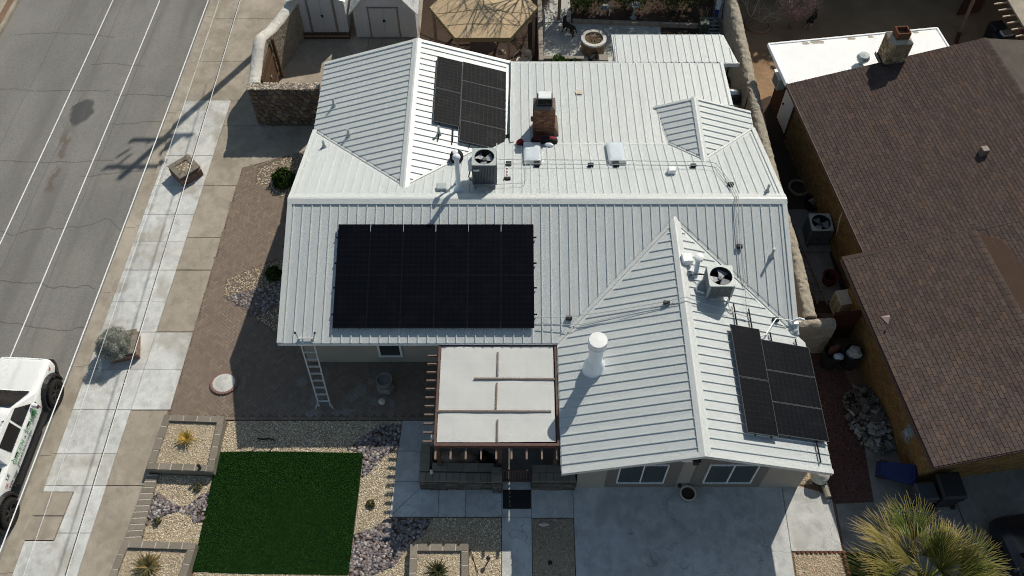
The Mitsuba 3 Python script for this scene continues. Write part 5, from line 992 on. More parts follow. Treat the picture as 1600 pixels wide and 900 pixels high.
# ================================================================ BACK YARD THINGS
def shed(label, x0, x1, y, z0, zw_, gam, deck_):
    k = thing('storage_shed', label, 'shed', 'white storage sheds'); d = 2.6; xm = (x0 + x1) / 2
    prof = [(x0, z0), (x1, z0), (x1, zw_)] + ([(x1 - .55, zw_ + .62), (xm, zw_ + .95), (x0 + .55, zw_ + .62)] if gam else [(xm, zw_ + .35)]) + [(x0, zw_)]
    m = trimesh.creation.extrude_polygon(Polygon(prof), d, engine='earcut'); v = np.array(m.vertices); put(k + '__wall', trimesh.Trimesh(np.c_[v[:, 0], y + d - v[:, 2], v[:, 1]], m.faces, process=False), 'shed_wall')
    w = (x1 - x0) * (.44 if gam else .46); c = xm + (-.05 if gam else .08); zt = z0 + (1.62 if gam else 1.85)
    for s in (-1, 1):
        dk_ = uniq(k + '__door'); put(dk_, boxm((c + s * w / 4, y - .02, (z0 + zt) / 2 + .03), (w / 2 - .012, .04, zt - z0 - .08)), 'shed_door')
    put(k + '__door__handle', boxm((c + .02, y - .06, z0 + .95), (.1, .05, .1)), 'black_paint')
    trim = MB()
    for s in (-1, 1): trim.box((c + s * (w / 2 + .05), y - .015, (z0 + zt) / 2), (.09 if not gam else .05, .03, zt - z0))
    trim.box((c, y - .015, zt + .02), (w + .2, .03, .05)); part(k, 'trim', trim.mesh(), 'taupe')
    seams = MB()
    for x in np.arange(x0 + .15, x1 - .05, .2):
        if abs(x - c) > w / 2 + .12: seams.box((x, y - .004, (z0 + zw_) / 2), (.014, .012, zw_ - z0 - .05))
    part(k, 'board_batten', seams.mesh(), 'shed_door', kind='stuff')
    ov = .14
    lines = [(x0 - ov, zw_ - .22), (x0 + .55, zw_ + .66), (xm, zw_ + 1.0), (x1 - .55, zw_ + .66), (x1 + ov, zw_ - .22)] if gam else [(x0 - ov, zw_ + .0), (xm, zw_ + .4), (x1 + ov, zw_ + .0)]
    for (a, za), (b, zb) in zip(lines[:-1], lines[1:]):
        rf = uniq(k + '__roof'); mb = MB().bar((a, y + d / 2 - .05, za), (b, y + d / 2 - .05, zb), d + .5, .03, up=(0, 0, 1)); put(rf, mb.mesh(), 'white_paint')
        rr = MB(); n_ = int((d + .5) / .12)
        for i in range(n_): yy = y - .3 + i * .12; rr.bar((a, yy, za + .022), (b, yy, zb + .022), .03, .02)
        put(rf + '__rib', rr.mesh(), 'galv'); labels[rf + '__rib'] = {'kind': 'stuff'}
    if deck_:
        part(k, 'base_step', boxm((xm, y + .02, .14), (x1 - x0 + .04, .34, .26)), 'wood_gate'); part(k, 'base_board', boxm((xm, y - .18, .2), (x1 - x0, .05, .05)), 'wood_pale')
    return k
mat('shed_wall', lambda p, n, uv: mi.Color3f(.46, .47, .49) * (.92 + .12 * fbm(p.x * 3, p.y, p.z * 2, 3)), .6, .2); mat('shed_door', (.40, .41, .42), .6, .2)
shed('left white shed with dark trims on a wooden step', -2.15, .12, 12.95, .26, 2.15, False, True); shed('right white barn shaped shed with a ribbed white roof', .47, 3.2, 12.86, .06, 1.75, True, False)
gz_ = thing('gazebo', 'hexagonal gazebo with a tan canopy and brown posts', 'gazebo'); GC = np.array([6.27, 11.72]); hexa = [GC + 2.27 * np.array([math.cos(a), math.sin(a) * .98]) for a in np.arange(6) * np.pi / 3]
cv = [np.r_[p, 2.6] for p in hexa]; mb = MB()
for i in range(6):
    a, b = cv[i], cv[(i + 1) % 6]; n_ = 12
    for r0 in range(n_):
        f0, f1 = r0 / n_, (r0 + 1) / n_; h = lambda f: .34 * f - .04 * math.sin(math.pi * f)
        ap = np.r_[GC, 2.6]; P0, P1, Q0, Q1 = (lp(x, ap, f) + (0, 0, h(f)) for x, f in ((a, f0), (b, f0), (a, f1), (b, f1)))
        mb.add([P0, P1, Q1, Q0], [[0, 1, 2, 3]])
mat('tan_canvas', lambda p, n, uv: mi.Color3f(.45, .335, .21) * (.9 + .2 * fbm(p.x * 1.5, p.y * 1.5, 0., 3)), .8, .2)
put(gz_ + '__canopy', mb.mesh(), 'tan_canvas'); vl = MB()
for i in range(6): vl.bar(cv[i] - (0, 0, .09), cv[(i + 1) % 6] - (0, 0, .09), .02, .2)
part(gz_, 'valance', vl.mesh(), 'tan_dark'); mat('tan_dark', (.20, .15, .075), .8, .2)
for i in range(6): q = lp(cv[i], np.r_[GC, 2.6], .06); part(gz_, 'post', boxm((q[0], q[1], 1.3), (.12, .12, 2.6)), 'wood_pale')
sm2 = MB()
for yy in (10.55, 11.3):
    xs_ = np.linspace(GC[0] - 2.2 + abs(yy - GC[1]) * .58, GC[0] + 2.2 - abs(yy - GC[1]) * .58, 22)
    def cz_(x, y):
        d = np.array([x, y]) - GC; f = 1 - max(abs(d[1]) / 1.925, (abs(d[0]) * .866 + abs(d[1]) * .5) / 1.95); f = max(0, f); return 2.6 + .34 * f - .04 * math.sin(math.pi * f) + .012
    sm2.tube([(x, yy, cz_(x, yy)) for x in xs_], .008, 4)
part(gz_, 'seam', sm2.mesh(), 'tan_dark')
def chair(label, x, y, yaw, s, m):
    k = thing('garden_chair', label, 'chair'); r = rotz(yaw); at = lambda *p: r @ np.array(p) * s + (x, y, 0)
    bk = np.array([at(.28 * math.sin(a) * 1.0, .22 + .06 * math.cos(a), .48 + .42 * b) for b in (0, .35, .7, 1) for a in np.linspace(-1.2, 1.2, 9) * (1 - .25 * b)]); put(k + '__backrest', MB().add(bk, [[i * 9 + j, i * 9 + j + 1, (i + 1) * 9 + j + 1, (i + 1) * 9 + j] for i in range(3) for j in range(8)]).mesh(), m)
    part(k, 'seat', hullm([at(math.cos(a) * .25, math.sin(a) * .24, z) for a in np.arange(12) * np.pi / 6 for z in (.43, .48)]), 'lime_patch')
    for a, b in ((-.2, -.2), (.2, -.2), (-.22, .24), (.22, .24)): part(k, 'leg', MB().bar(at(a, b, .45), at(a * 1.25, b * 1.25, 0), .025, .025).mesh(), 'galv')
    part(k, 'armrest', MB().tube([at(-.3, .2, .72), at(-.33, -.1, .66), at(-.3, -.22, .45)], .015, 6).tube([at(.3, .2, .72), at(.33, -.1, .66), at(.3, -.22, .45)], .015, 6).mesh(), 'galv'); return k
chair('metal garden chair with a shell back and cushion beside the gazebo', 7.92, 10.75, -.75, 1.15, 'galv')
st_ = thing('side_table', 'small tan stool table in the shade under the gazebo', 'table'); put(st_ + '__top', boxm((7.02, 11.1, .72), (.36, .3, .04)), 'wood_pale'); [part(st_, 'leg', boxm((7.02 + a, 11.1 + b, .35), (.04, .04, .7)), 'lime_patch') for a in (-.14, .14) for b in (-.11, .11)]
tb = thing('patio_table', 'dark round table under the gazebo canopy', 'table'); put(tb + '__top', MB().lathe([(0, .70), (.6, .70), (.6, .74), (0, .745)], (6.2, 11.6, 0), 24).mesh(), 'brown_paint'); part(tb, 'leg', MB().lathe([(.05, 0), (.05, .7)], (6.2, 11.6, 0), 10).mesh(), 'black_paint')
# fire pit
fp = thing('fire_pit', 'round stone fire pit with a white rim holding dry branches', 'fire pit'); FX, FY = 11.08, 12.06
put(fp + '__core', MB().lathe([(.50, 0), (.50, .6), (.42, .6), (.42, .35), (0, .34)], (FX, FY, 0), 32).mesh(), 'mortar')
fs_ = MB()
for i in range(5):
    for j in range(18):
        a = (j + .5 * (i % 2)) / 18 * 2 * np.pi; fs_.mesh_in(blk((0, 0, 0), (.05, .168, .115), 0, .012), np.array([(.25, .18, .13), (.20, .15, .11), (.29, .21, .15)][R.integers(3)]) * R.uniform(.85, 1.15), (FX + .5 * math.cos(a), FY + .5 * math.sin(a), .06 + i * .122), rotz(a))
part(fp, 'stone', fs_.mesh(), 'stone_vc', color=fs_.colors(), kind='stuff')
part(fp, 'rim', MB().mesh_in(prism(Point(0, 0).buffer(.56, 24).difference(Point(0, 0).buffer(.41, 24)), .61, .7), None, (FX, FY, 0)).mesh(), 'walk_light')
part(fp, 'ash', MB().lathe([(0, .62), (.42, .60)], (FX, FY, 0), 24).mesh(), 'ash_tan'); dif('ash_tan', lambda p, n, uv: mi.Color3f(.24, .17, .10) * (.5 + 1.0 * fbm(p.x * 14, p.y * 14, 0., 3)))
tw = MB()
for i in range(16):
    a, b = R.uniform(0, 6.28, 2); ra = .34; tw.tube([(FX + ra * math.cos(a), FY + ra * math.sin(a), R.uniform(.62, .7)), (FX + .1 * R.normal(), FY + .1 * R.normal(), R.uniform(.66, .76)), (FX + ra * math.cos(b), FY + ra * math.sin(b), R.uniform(.62, .72))], .013, 5)
part(fp, 'branch', tw.mesh(), 'wood_pale', kind='stuff')
# dogs
def dog(label, x, y, yaw, s, body, leg, headturn=.0, mask=None):
    S = lambda p, r: manifold3d.Manifold.sphere(r, 14).translate(tuple(p))
    hx, hy = .40 * math.cos(headturn) + .03, .24 * math.sin(headturn)
    J = dict(chest=((.18, 0, .40), .125), mid=((-.04, 0, .43), .105), hip=((-.24, 0, .44), .11), neck=((.29, hy * .4, .53), .08), head=((hx, hy, .60), .08), muz=((hx + .12 * math.cos(headturn), hy + .12 * math.sin(headturn) * 1.2, .565), .042), tb=((-.33, 0, .47), .04), t1=((-.44, .03, .42), .03), t2=((-.52, .07, .33), .018))
    bones = [('chest', 'mid'), ('mid', 'hip'), ('chest', 'neck'), ('neck', 'head'), ('head', 'muz'), ('hip', 'tb'), ('tb', 't1'), ('t1', 't2')]
    for sd in (-1, 1):
        o = .08 * sd; f = .05 * sd
        J |= {f'sh{sd}': ((.20, o * .9, .36), .065), f'el{sd}': ((.16 + f, o, .24), .038), f'wr{sd}': ((.20 + f, o, .10), .027), f'pw{sd}': ((.235 + f, o, .028), .03), f'hp{sd}': ((-.24, o * .9, .40), .085), f'kn{sd}': ((-.15 - f, o * 1.1, .27), .055), f'hk{sd}': ((-.31 - f, o * 1.1, .14), .028), f'hf{sd}': ((-.27 - f, o * 1.1, .028), .03)}
        J[f'ea{sd}'] = ((hx - .02, hy + .055 * sd, .665), .022); J[f'et{sd}'] = ((hx - .03, hy + .075 * sd, .72), .009)
        bones += [(f'sh{sd}', f'el{sd}'), (f'el{sd}', f'wr{sd}'), (f'wr{sd}', f'pw{sd}'), (f'hp{sd}', f'kn{sd}'), (f'kn{sd}', f'hk{sd}'), (f'hk{sd}', f'hf{sd}'), (f'ea{sd}', f'et{sd}'), ('head', f'ea{sd}')]
    M = None
    for a, b in bones:
        h = manifold3d.Manifold.batch_hull([S(*J[a]), S(*J[b])]); M = h if M is None else M + h
    M = M.refine_to_length(.035); q = M.to_mesh(); m = trimesh.Trimesh(np.array(q.vert_properties[:, :3]), np.array(q.tri_verts)); trimesh.smoothing.filter_taubin(m, iterations=6)
    v = np.array(m.vertices); lo = np.clip((.34 - v[:, 2]) / .08, 0, 1)[:, None]; paw = np.clip((.07 - v[:, 2]) / .03, 0, 1)[:, None]; c = np.asarray(body) * (1 - lo) + np.asarray(leg) * lo
    if mask is not None: c = c * (1 - paw) + np.asarray(mask) * paw
    c = c * (.8 + .4 * meshkit.noise(v * 40))[:, None]
    return solo('dog', label, 'dog', trimesh.Trimesh(v * s @ rotz(yaw).T + (x, y, 0), m.faces, process=False), 'fur', True, c.clip(0, .9))
mat('fur', 'vertex', .7, .2)
dog('dark brown dog standing on the shaded patio left of the fire pit', 10.02, 13.2, 2.45, 1.0, (.035, .022, .015), (.05, .03, .02), -.7)
dog('black dog with white paws standing in front of the fire pit', 11.0, 11.2, -2.2, .85, (.008, .008, .009), (.012, .011, .011), .5, (.55, .53, .5))
dog('black dog with tan legs walking on the dark earth behind the flat white roof', 21.12, 13.75, .95, 1.05, (.012, .011, .011), (.42, .32, .23), .3)
# small things round the patio
lg = thing('lounge_chair', 'pale slatted lounger folded under the hedge by the patio', 'lounger')
for i in range(2): part(lg, 'slat', MB().bar((9.98 + .22 * i, 14.15, .35), (10.28 + .22 * i, 14.75, .45), .06, .03).mesh(), 'galv')
part(lg, 'leg', boxm((10.05, 14.35, .18), (.04, .04, .36)), 'galv'); part(lg, 'leg', boxm((10.4, 14.6, .2), (.04, .04, .4)), 'galv')
wp = thing('trellis_post', 'tan wooden post at the left end of the hedge', 'post'); put(wp, boxm((9.62, 14.2, 1.1), (.14, .14, 2.3)), 'wood_pale'); part(wp, 'cap', hullm([(9.62 + a * .1, 14.2 + b * .1, 2.25) for a in (-1, 1) for b in (-1, 1)] + [(9.62, 14.2, 2.36)]), 'wood_pale')
fc = thing('folding_chair', 'pale folding chair standing open under the hedge', 'chair'); put(fc + '__seat', boxm((11.75, 14.5, .42), (.42, .38, .03)), 'ac_grey'); part(fc, 'backrest', boxm((11.75, 14.7, .72), (.42, .03, .3)), 'ac_grey')
for a in (-.2, .2): part(fc, 'leg', MB().bar((11.75 + a, 14.3, 0), (11.75 + a, 14.72, .86), .03, .03).bar((11.75 + a, 14.72, 0), (11.75 + a, 14.32, .42), .03, .03).mesh(), 'white_paint')
bb = thing('bird_bath', 'small dark bird bath standing in the bed under the hedge', 'bird bath'); put(bb, MB().lathe([(.16, 0), (.1, .08), (.05, .2), (.05, .6), (.1, .66), (.24, .72), (.25, .76), (.1, .72), (0, .72)], (13.05, 14.2, .06), 18).mesh(), 'ac_grey', smooth=40)
pbx = thing('green_crate', 'dull green crate at the end of the planting bed', 'crate'); put(pbx + '__box', blk((16.15, 13.3, .3), (.4, .5, .55), 0, .02), 'crate_green'); mat('crate_green', (.06, .09, .065), .6, .3); part(pbx, 'lid', blk((16.15, 13.3, .6), (.44, .54, .05), 0, .01), 'crate_green')
stp = thing('shelf_rack', 'dark slatted rack of shelves beside the planting bed', 'rack')
for i in range(7): part(stp, 'slat', boxm((16.55, 12.2 + i * .22, .45 + .02 * i), (.5, .12, .03)), 'ac_dark')
part(stp, 'frame', boxm((16.31, 12.85, .24), (.03, 1.5, .48)), 'ac_dark')
lb = thing('leaning_board', 'white and blue board leaning against the rubble wall', 'board'); put(lb, MB().bar((16.6, 13.5, .1), (16.95, 14.5, 1.3), .22, .03).mesh(), 'white_paint'); part(lb, 'blue_band', MB().bar((16.68, 13.75, .42), (16.76, 13.98, .69), .225, .04).mesh(), 'blue_tarp'); mat('blue_tarp', (.02, .035, .16), .6, .3)
solo('ball', 'small orange ball in the shade by the rubble wall', 'ball', trimesh.Trimesh(np.array(trimesh.creation.icosphere(2, .12).vertices) + (16.75, 13.0, .12), trimesh.creation.icosphere(2, .12).faces), 'ball_orange', True); mat('ball_orange', (.28, .14, .02), .5, .4)
solo('blue_hose', 'blue strap hanging on the rubble wall', 'strap', MB().tube([(16.88, 13.6, 1.5), (16.85, 13.4, 1.1), (16.88, 13.2, .8)], .03, 6).mesh(), 'blue_tarp')
# grill and side yard
gl = thing('grill', 'black barrel grill with chrome lids beside the low rear roof', 'grill'); rY = np.array([[1, 0, 0], [0, 0, 1], [0, -1, 0.]])
put(gl + '__barrel', MB().lathe([(0, -.4), (.26, -.38), (.28, 0), (.26, .38), (0, .4)], (16.55, 8.2, .8), 20, rot=np.array([[0, 0, 1], [0, 1, 0], [-1, 0, 0.]])).mesh(), 'black_paint', smooth=40)
part(gl, 'lid', MB().lathe([(0, -.39), (.24, -.37), (.285, -.3), (.285, .3), (.24, .37), (0, .39)], (16.55, 8.32, .86), 20, rot=np.array([[0, 0, 1], [0, 1, 0], [-1, 0, 0.]])).mesh(), 'chrome', smooth=40)
part(gl, 'shelf', boxm((16.55, 7.8, .75), (.75, .3, .04)), 'chrome'); [part(gl, 'leg', boxm((16.25 + .6 * a, 8.0 + .4 * b, .3), (.04, .04, .6)), 'black_paint') for a in (0, 1) for b in (0, 1)]
part(gl, 'handle', MB().bar((16.2, 7.95, 1.0), (16.2, 8.6, 1.05), .04, .04).mesh(), 'chrome')
solo('red_toolbox', 'dark red tool box on the ground beyond the grill', 'tool box', blk((16.55, 7.0, .3), (.6, .7, .6), 0, .03), 'red_cloth')
bn = thing('work_bench', 'black bench with a plank top between the house and the rubble wall', 'bench'); put(bn + '__top', boxm((16.75, 6.35, .75), (.6, .3, .06)), 'black_paint'); [part(bn, 'leg', boxm((16.5 + .5 * a, 6.35, .36), (.05, .25, .72)), 'black_paint') for a in (0, 1)]
solo('cut_log', 'pale cut log lying at the foot of the black bench', 'log', MB().tube([(16.5, 6.0, .45), (17.0, 6.05, .47)], .1, 12).mesh(), 'wood_pale'); solo('shovel_pole', 'dark pole leaning against the rubble wall', 'pole', MB().tube([(16.75, 6.7, .0), (17.05, 7.6, 1.85)], .025, 6).mesh(), 'black_paint')
solo('sandstone_slab', 'tan slab leaning on the rubble wall behind the rear cover', 'slab', hullm([(16.85, 10.6, 0), (16.9, 11.4, 0), (16.93, 10.7, 1.3), (16.95, 11.2, 1.5), (16.8, 11.0, 0), (17.0, 11.0, 1.2)]), 'walk_tan')
# ================================================================ ALLEY THINGS
ac3 = ac_unit('dark condenser unit standing on the ground in the shaded alley', 18.55, 19.35, 1.05, 1.85, .1, 1.0, lambda x, y: 0., 'ac_dark', 2.)
solo('condenser_pad', 'concrete pad under the alley condenser', 'pad', blk((18.9, 1.45, .03), (1.2, 1.3, .08), 0, .01), 'dim_c')
solo('blue_plank', 'long light blue plank leaning in the alley', 'plank', MB().bar((19.42, 4.1, .55), (19.38, 2.35, .35), .13, .05).mesh(), 'plank_blue'); mat('plank_blue', (.42, .52, .62), .5, .3)
solo('concrete_disc', 'round grey concrete disc leaning on the alley wall', 'disc', MB().lathe([(0, -.04), (.33, -.04), (.33, .04), (.05, .04), (0, .0)], (19.3, 4.75, .42), 24, rot=np.array([[.5, 0, .86], [0, 1, 0], [-.86, 0, .5]])).mesh(), 'dim_c', smooth=40)
solo('hose_coil', 'coil of pale hose lying in the alley', 'hose', (lambda a: MB().tube(np.c_[18.8 + (.38 + .02 * np.sin(a * 1.3)) * np.cos(a), 3.9 + .38 * np.sin(a), .1 + a * .006], .06, 8).mesh())(np.linspace(0, 6.0, 40)), 'wood_pale', True)
solo('broken_pot', 'dark planter tub with tan shards in the alley', 'pot', MB().lathe([(.2, 0), (.32, .3), (.33, .36), (.28, .34), (.24, .1), (0, .08)], (19.1, 3.0, 0), 14).mesh(), 'black_rubber'); solo('pot_shard', 'tan shards lying on the dark planter tub', 'shard', hullm([(18.95, 3.1, .3), (19.2, 3.2, .36), (19.1, 2.8, .36), (19.0, 2.9, .45), (19.25, 3.0, .4)]), 'wood_pale')
alad = thing('alley_ladder', 'wooden ladder lying along the rubble wall in the alley', 'ladder'); [part(alad, 'rail', MB().bar((17.95 + o, 1.6, .1), (18.5 + o, -1.6, .1), .05, .08).mesh(), 'wood_pale') for o in (0, .35)]; [part(alad, 'rung', MB().bar((17.98 + .06 * i, 1.3 - .33 * i, .1), (18.33 + .06 * i, 1.35 - .33 * i, .1), .03, .04).mesh(), 'wood_pale') for i in range(9)]
solo('red_tub', 'dark red tub beside the cream box cooler', 'tub', MB().lathe([(.22, 0), (.28, .4), (.3, .42), (.24, .4), (.2, .05), (0, .05)], (19.1, -.55, .0), 16).mesh(), 'maroon_cloth', smooth=40)
solo('side_gate', 'dark red board fence closing the alley beside the cross wall', 'fence', boxm((18.85, -2.95, .85), (1.0, .06, 1.7), rotz(.1)), 'fence_red'); mat('fence_red', woodfn((.075, .025, .018), 6.), .7, .2)
def bin_(label, x, y, w, d, h, yaw, m, tilt=None, cat='bin', name='wheelie_bin'):
    k = thing(name, label, cat); r = rotz(yaw) if tilt is None else rotz(yaw) @ tilt; at = lambda p: (r @ np.asarray(p, float).T).T + (x, y, 0)
    body = hullm([(a * w / 2 * f, b * d / 2 * f, z) for f, z in ((.8, .06), (1, h)) for a in (-1, 1) for b in (-1, 1)]); body.vertices = at(body.vertices); put(k + '__body', body, m)
    lid = hullm([(a * w / 2 * 1.05, b * d / 2 * 1.08, h) for a in (-1, 1) for b in (-1, 1)] + [(a * w / 2 * .9, b * d / 2 * .9, h + .08) for a in (-1, 1) for b in (-1, 1)]); lid.vertices = at(lid.vertices); part(k, 'lid', lid, m)
    hd = MB().box((0, -d / 2 - .06, h - .05), (w * .7, .04, .04)).box((-w * .33, -d / 2 - .03, h - .05), (.04, .08, .04)).box((w * .33, -d / 2 - .03, h - .05), (.04, .08, .04)).mesh(); hd.vertices = at(hd.vertices); part(k, 'handle', hd, m)
    for a in (-1, 1):
        wh = MB().lathe([(0, -.03), (.12, -.03), (.12, .03), (0, .03)], (a * w / 2 * .85, -d / 2 * .8, .12), 14, rot=np.array([[0, 0, 1], [0, 1, 0], [-1, 0, 0.]])).mesh(); wh.vertices = at(wh.vertices); part(k, 'wheel', wh, 'black_rubber')
    return k
mat('bin_blue', (.014, .024, .10), .45, .4); mat('bin_black', (.02, .021, .024), .5, .4); mat('bin_grey', (.05, .055, .065), .5, .4)
lay = np.array([[1, 0, 0], [0, 0.05, 1], [0, -1, .05]])
bl_b = bin_('dark blue wheelie bin lying on its side by the alley wall', 19.05, -8.02, .62, .7, 1.08, -1.35, 'bin_blue', None)
for key in [q for q in scene if q.startswith(bl_b + '__')]:   # tip it over
    scene[key]['to_world'] = T().translate([19.05, -8.02, .36]).rotate([math.sin(-.2), -math.cos(-.2), 0], -88).translate([-19.05, 8.02, 0])
bin_('big black wheelie bin at the corner of the brown house', 20.95, -8.85, .72, .8, 1.02, .05, 'bin_black'); bin_('grey wheelie bin beside the big black bin', 20.25, -8.95, .6, .55, .8, .1, 'bin_grey')
for x, lab, nm in ((18.38, 'dark trash barrel with cardboard in it by the cross wall', 'cardboard'), (19.08, 'dark trash barrel full of white rubbish by the alley wall', 'rubbish')):
    k = thing('trash_barrel', lab, 'barrel'); put(k, MB().lathe([(.26, 0), (.32, .75), (.34, .8), (.30, .8), (.28, .5), (0, .5)], (x, -4.0, 0), 22).mesh(), 'bin_black', smooth=40)
    if nm == 'cardboard':
        solo('cardboard_box', 'red and white carton standing in the trash barrel', 'box', boxm((x - .02, -3.95, .9), (.3, .1, .42), rotz(.3)), 'brick_red'); solo('trash_bag', 'blue and white bag stuffed in the trash barrel', 'bag', lump((x + .14, -4.15, .76), (.18, .14, .14), 2), 'plank_blue', True)
    else: solo('trash_bag', 'crumpled white rubbish on top of the right trash barrel', 'rubbish', lump((x, -4.0, .78), (.25, .24, .18), 4, 3, 1.0), 'drive_b', 40)
rp = thing('rubble_pile', 'pile of grey broken stone slabs against the orange wall', 'rubble')
th_ = R.uniform(0, 2 * np.pi, 300); rr_ = np.sqrt(R.uniform(0, 1, 300)); RC = [(.24, .23, .21), (.17, .16, .15), (.30, .29, .27), (.11, .09, .075), (.36, .35, .33), (.14, .13, .13)]
for i, c in enumerate(RC): dif(f'rubble_{i}', (lambda c: lambda p, n, uv: mi.Color3f(*c) * (.7 + .6 * fbm(p.x * 8, p.y * 8, p.z * 8, 3)))(c))
for i in range(285):
    u = rr_[i] * np.array([.78 * math.cos(th_[i]), 1.2 * math.sin(th_[i])]); c = np.array([19.38 - .02 * u[1], -6.15, 0]) + (u[0] - .1 * u[1], u[1], .08 + .42 * (1 - rr_[i] ** 1.5))
    if c[0] > 19.95 + (-6 - c[1]) * .14: continue
    L = R.uniform(.10, .30); W_, H0 = L * R.uniform(.3, .8), R.uniform(.03, .07); pts = np.array([(a * L / 2 * R.uniform(.75, 1), b * W_ / 2 * R.uniform(.7, 1), cc * H0 / 2) for a in (-1, 1) for b in (-1, 1) for cc in (-1, 1)]); q = rand_rot(1)[0] if R.random() < .3 else rotz(R.uniform(0, 6.3)) @ np.array([[1, 0, .2], [0, 1, .1], [-.2, -.1, 1]])
    part(rp, 'slab', hullm(pts @ q.T + c), f'rubble_{int(R.choice(6, p=[.28, .12, .24, .08, .2, .08] if u[1] < -.25 else [.12, .26, .06, .26, .04, .26]))}')
for i in range(8): part(rp, 'pipe', MB().tube([(17.35 + .03 * i + .02, -5.4 - .45 * i, .25), (17.37 + .03 * i, -5.8 - .45 * i, .25)], .09, 10).mesh(), 'gutter_tan')
ew = thing('edge_logs', 'row of short tan logs and rough stones edging the red gravel beside the garage wing', 'edging')
for i in range(9): y = -5.3 - i * .4; part(ew, 'log', MB().tube([(17.12 + .035 * i, y, .1), (17.15 + .035 * i, y - .37, .1)], .11, 10).mesh(), 'gutter_tan')
for key in [q for q in list(scene) if q.startswith(rp + '__pipe')]: del scene[key]
for i in range(16): part(ew, 'stone', lump((17.42 + R.normal(0, .05), -8.25 - i * .045, .05), R.uniform(.05, .10, 3) * (1, 1, .7), i), f'rubble_{int(R.integers(3))}')
solo('white_boulder', 'big pale rounded boulder at the right front corner of the garage', 'boulder', (lambda s: trimesh.Trimesh(np.array(s.vertices) * (.75 + .5 * meshkit.fbm(np.array(s.vertices) * 1.3, 3))[:, None] * (.3, .24, .3) + (17.25, -8.25, .28), s.faces))(trimesh.creation.icosphere(3, 1.)), 'white_rock', 35); dif('white_rock', lambda p, n, uv: mi.Color3f(.52, .49, .43) * (.75 + .5 * fbm(p.x * 6, p.y * 6, p.z * 6, 4)))
se = thing('scalloped_edging', 'dark red scalloped bricks edging the tan gravel patch', 'edging')
for i in range(15): part(se, 'brick', MB().lathe([(.06, -.02), (.06, .07), (.03, .1), (0, .105)], (17.56 + .006 * i, -10.62 - i * .125, 0), 8).mesh(), 'brick_red')
for i in range(10): part(se, 'brick', MB().lathe([(.05, -.02), (.05, .03), (0, .04)], (16.2 + i * .14, -10.585, 0), 8).mesh(), 'brick_red')

# ================================================================ VEHICLES
mat('car_white', (.74, .75, .74), .22, .5, clearcoat=.8, clearcoat_gloss=.9); mat('car_black', (.012, .013, .018), .2, .5, clearcoat=.8, clearcoat_gloss=.9)
mat('tyre', (.022, .021, .02), .75, .2); mat('trim_black', (.016, .016, .017), .5, .3); mat('lamp_clear', (.5, .5, .5), .12, .6); mat('lamp_amber', (.55, .13, .02), .25, .5); mat('decal_green', (.05, .27, .09), .4, .4); mat('decal_dark', (.05, .055, .07), .4, .4); mat('decal_red', (.45, .03, .05), .4, .4); mat('mirror_red', (.12, .02, .03), .3, .4); mat('cab_glass', (.010, .011, .013), .05, .4)
def vehicle(k, org, yaw, body, paint, st_, gh, wheels, wr, ww, hubx):
    """st_: stations (v forward, half width, z low, z shoulder, z top, half width on top); gh: greenhouse stations (v, half width at sill, z sill, half width at roof, z roof)"""
    rz = rotz(yaw); at = lambda p: np.asarray(p, float) @ rz.T + org
    def loft(sec):
        n = len(sec[0]); v = np.array(sec).reshape(-1, 3); f = [[i * n + j, i * n + j + 1, (i + 1) * n + j + 1, (i + 1) * n + j] for i in range(len(sec) - 1) for j in range(n - 1)]
        mb = MB().add(at(v), f)
        for e in (0, len(sec) - 1):
            c = np.mean(sec[e], 0); ring = np.vstack([sec[e], [c]]); mb.add(at(ring), [[j, j + 1, n] for j in range(n - 1)])
        return mb.mesh()
    sec = []
    for v, hw, zl, zs, zt, ht in st_:
        half = [(hw * .86, v, zl), (hw * .985, v, zl + .1), (hw, v, (zl + zs) / 2), (hw * .985, v, zs - .06), (hw * .95, v, zs), (ht, v, zt - .02), (ht * .8, v, zt), (0, v, zt + .012)]
        sec.append(half + [(-x, y, z) for x, y, z in half[-2::-1]])
    put(k + '__body', loft(sec), paint, 35)
    return at, rz, loft
def wheel(k, at, rz, x, v, r, w, side):
    ax = np.stack([[0, 1, 0], [0, 0, 1], [1, 0, 0]], 1).astype(float)
    c = at((x, v, r)); rot = rz @ np.array([[0, 0, side], [0, 1, 0], [-side, 0, 0.]])
    t = part(k, 'wheel', MB().lathe([(r * .52, -w * .42), (r * .9, -w / 2), (r * .985, -w * .42), (r, -w * .3), (r, w * .3), (r * .985, w * .42), (r * .9, w / 2), (r * .62, w * .45), (r * .56, w * .3)], c, 36, rot=rot).mesh(), 'tyre', 30)
    tr = MB()
    for i in range(34):
        a = i / 34 * 2 * np.pi
        for s in (-1, 1): tr.box(c + rot @ np.array([r * 1.004 * math.cos(a), r * 1.004 * math.sin(a), s * w * .24]), (.022, .05, w * .36), rot @ rotz(a) @ np.array([[1, 0, 0], [0, math.cos(.35 * s), -math.sin(.35 * s)], [0, math.sin(.35 * s), math.cos(.35 * s)]]))
    put(t + '__tread', tr.mesh(), 'tyre'); labels[t + '__tread'] = {'kind': 'stuff'}
    rm = MB().lathe([(0, w * .26), (r * .14, w * .3), (r * .16, w * .2), (r * .5, w * .14), (r * .6, w * .32), (r * .62, w * .40)], c, 28, rot=rot)
    for i in range(6):
        a = i / 6 * 2 * np.pi; rm.bar(c + rot @ np.array([r * .12 * math.cos(a), r * .12 * math.sin(a), w * .27]), c + rot @ np.array([r * .58 * math.cos(a), r * .58 * math.sin(a), w * .33]), .06, .035, up=rot[:, 2])
    put(t + '__rim', rm.mesh(), 'rim_dark')
mat('rim_dark', (.06, .06, .065), .3, .5, .6)
tk = thing('pickup_truck', 'white crew cab pickup with green lettering and big black tyres parked at the kerb', 'pickup truck')
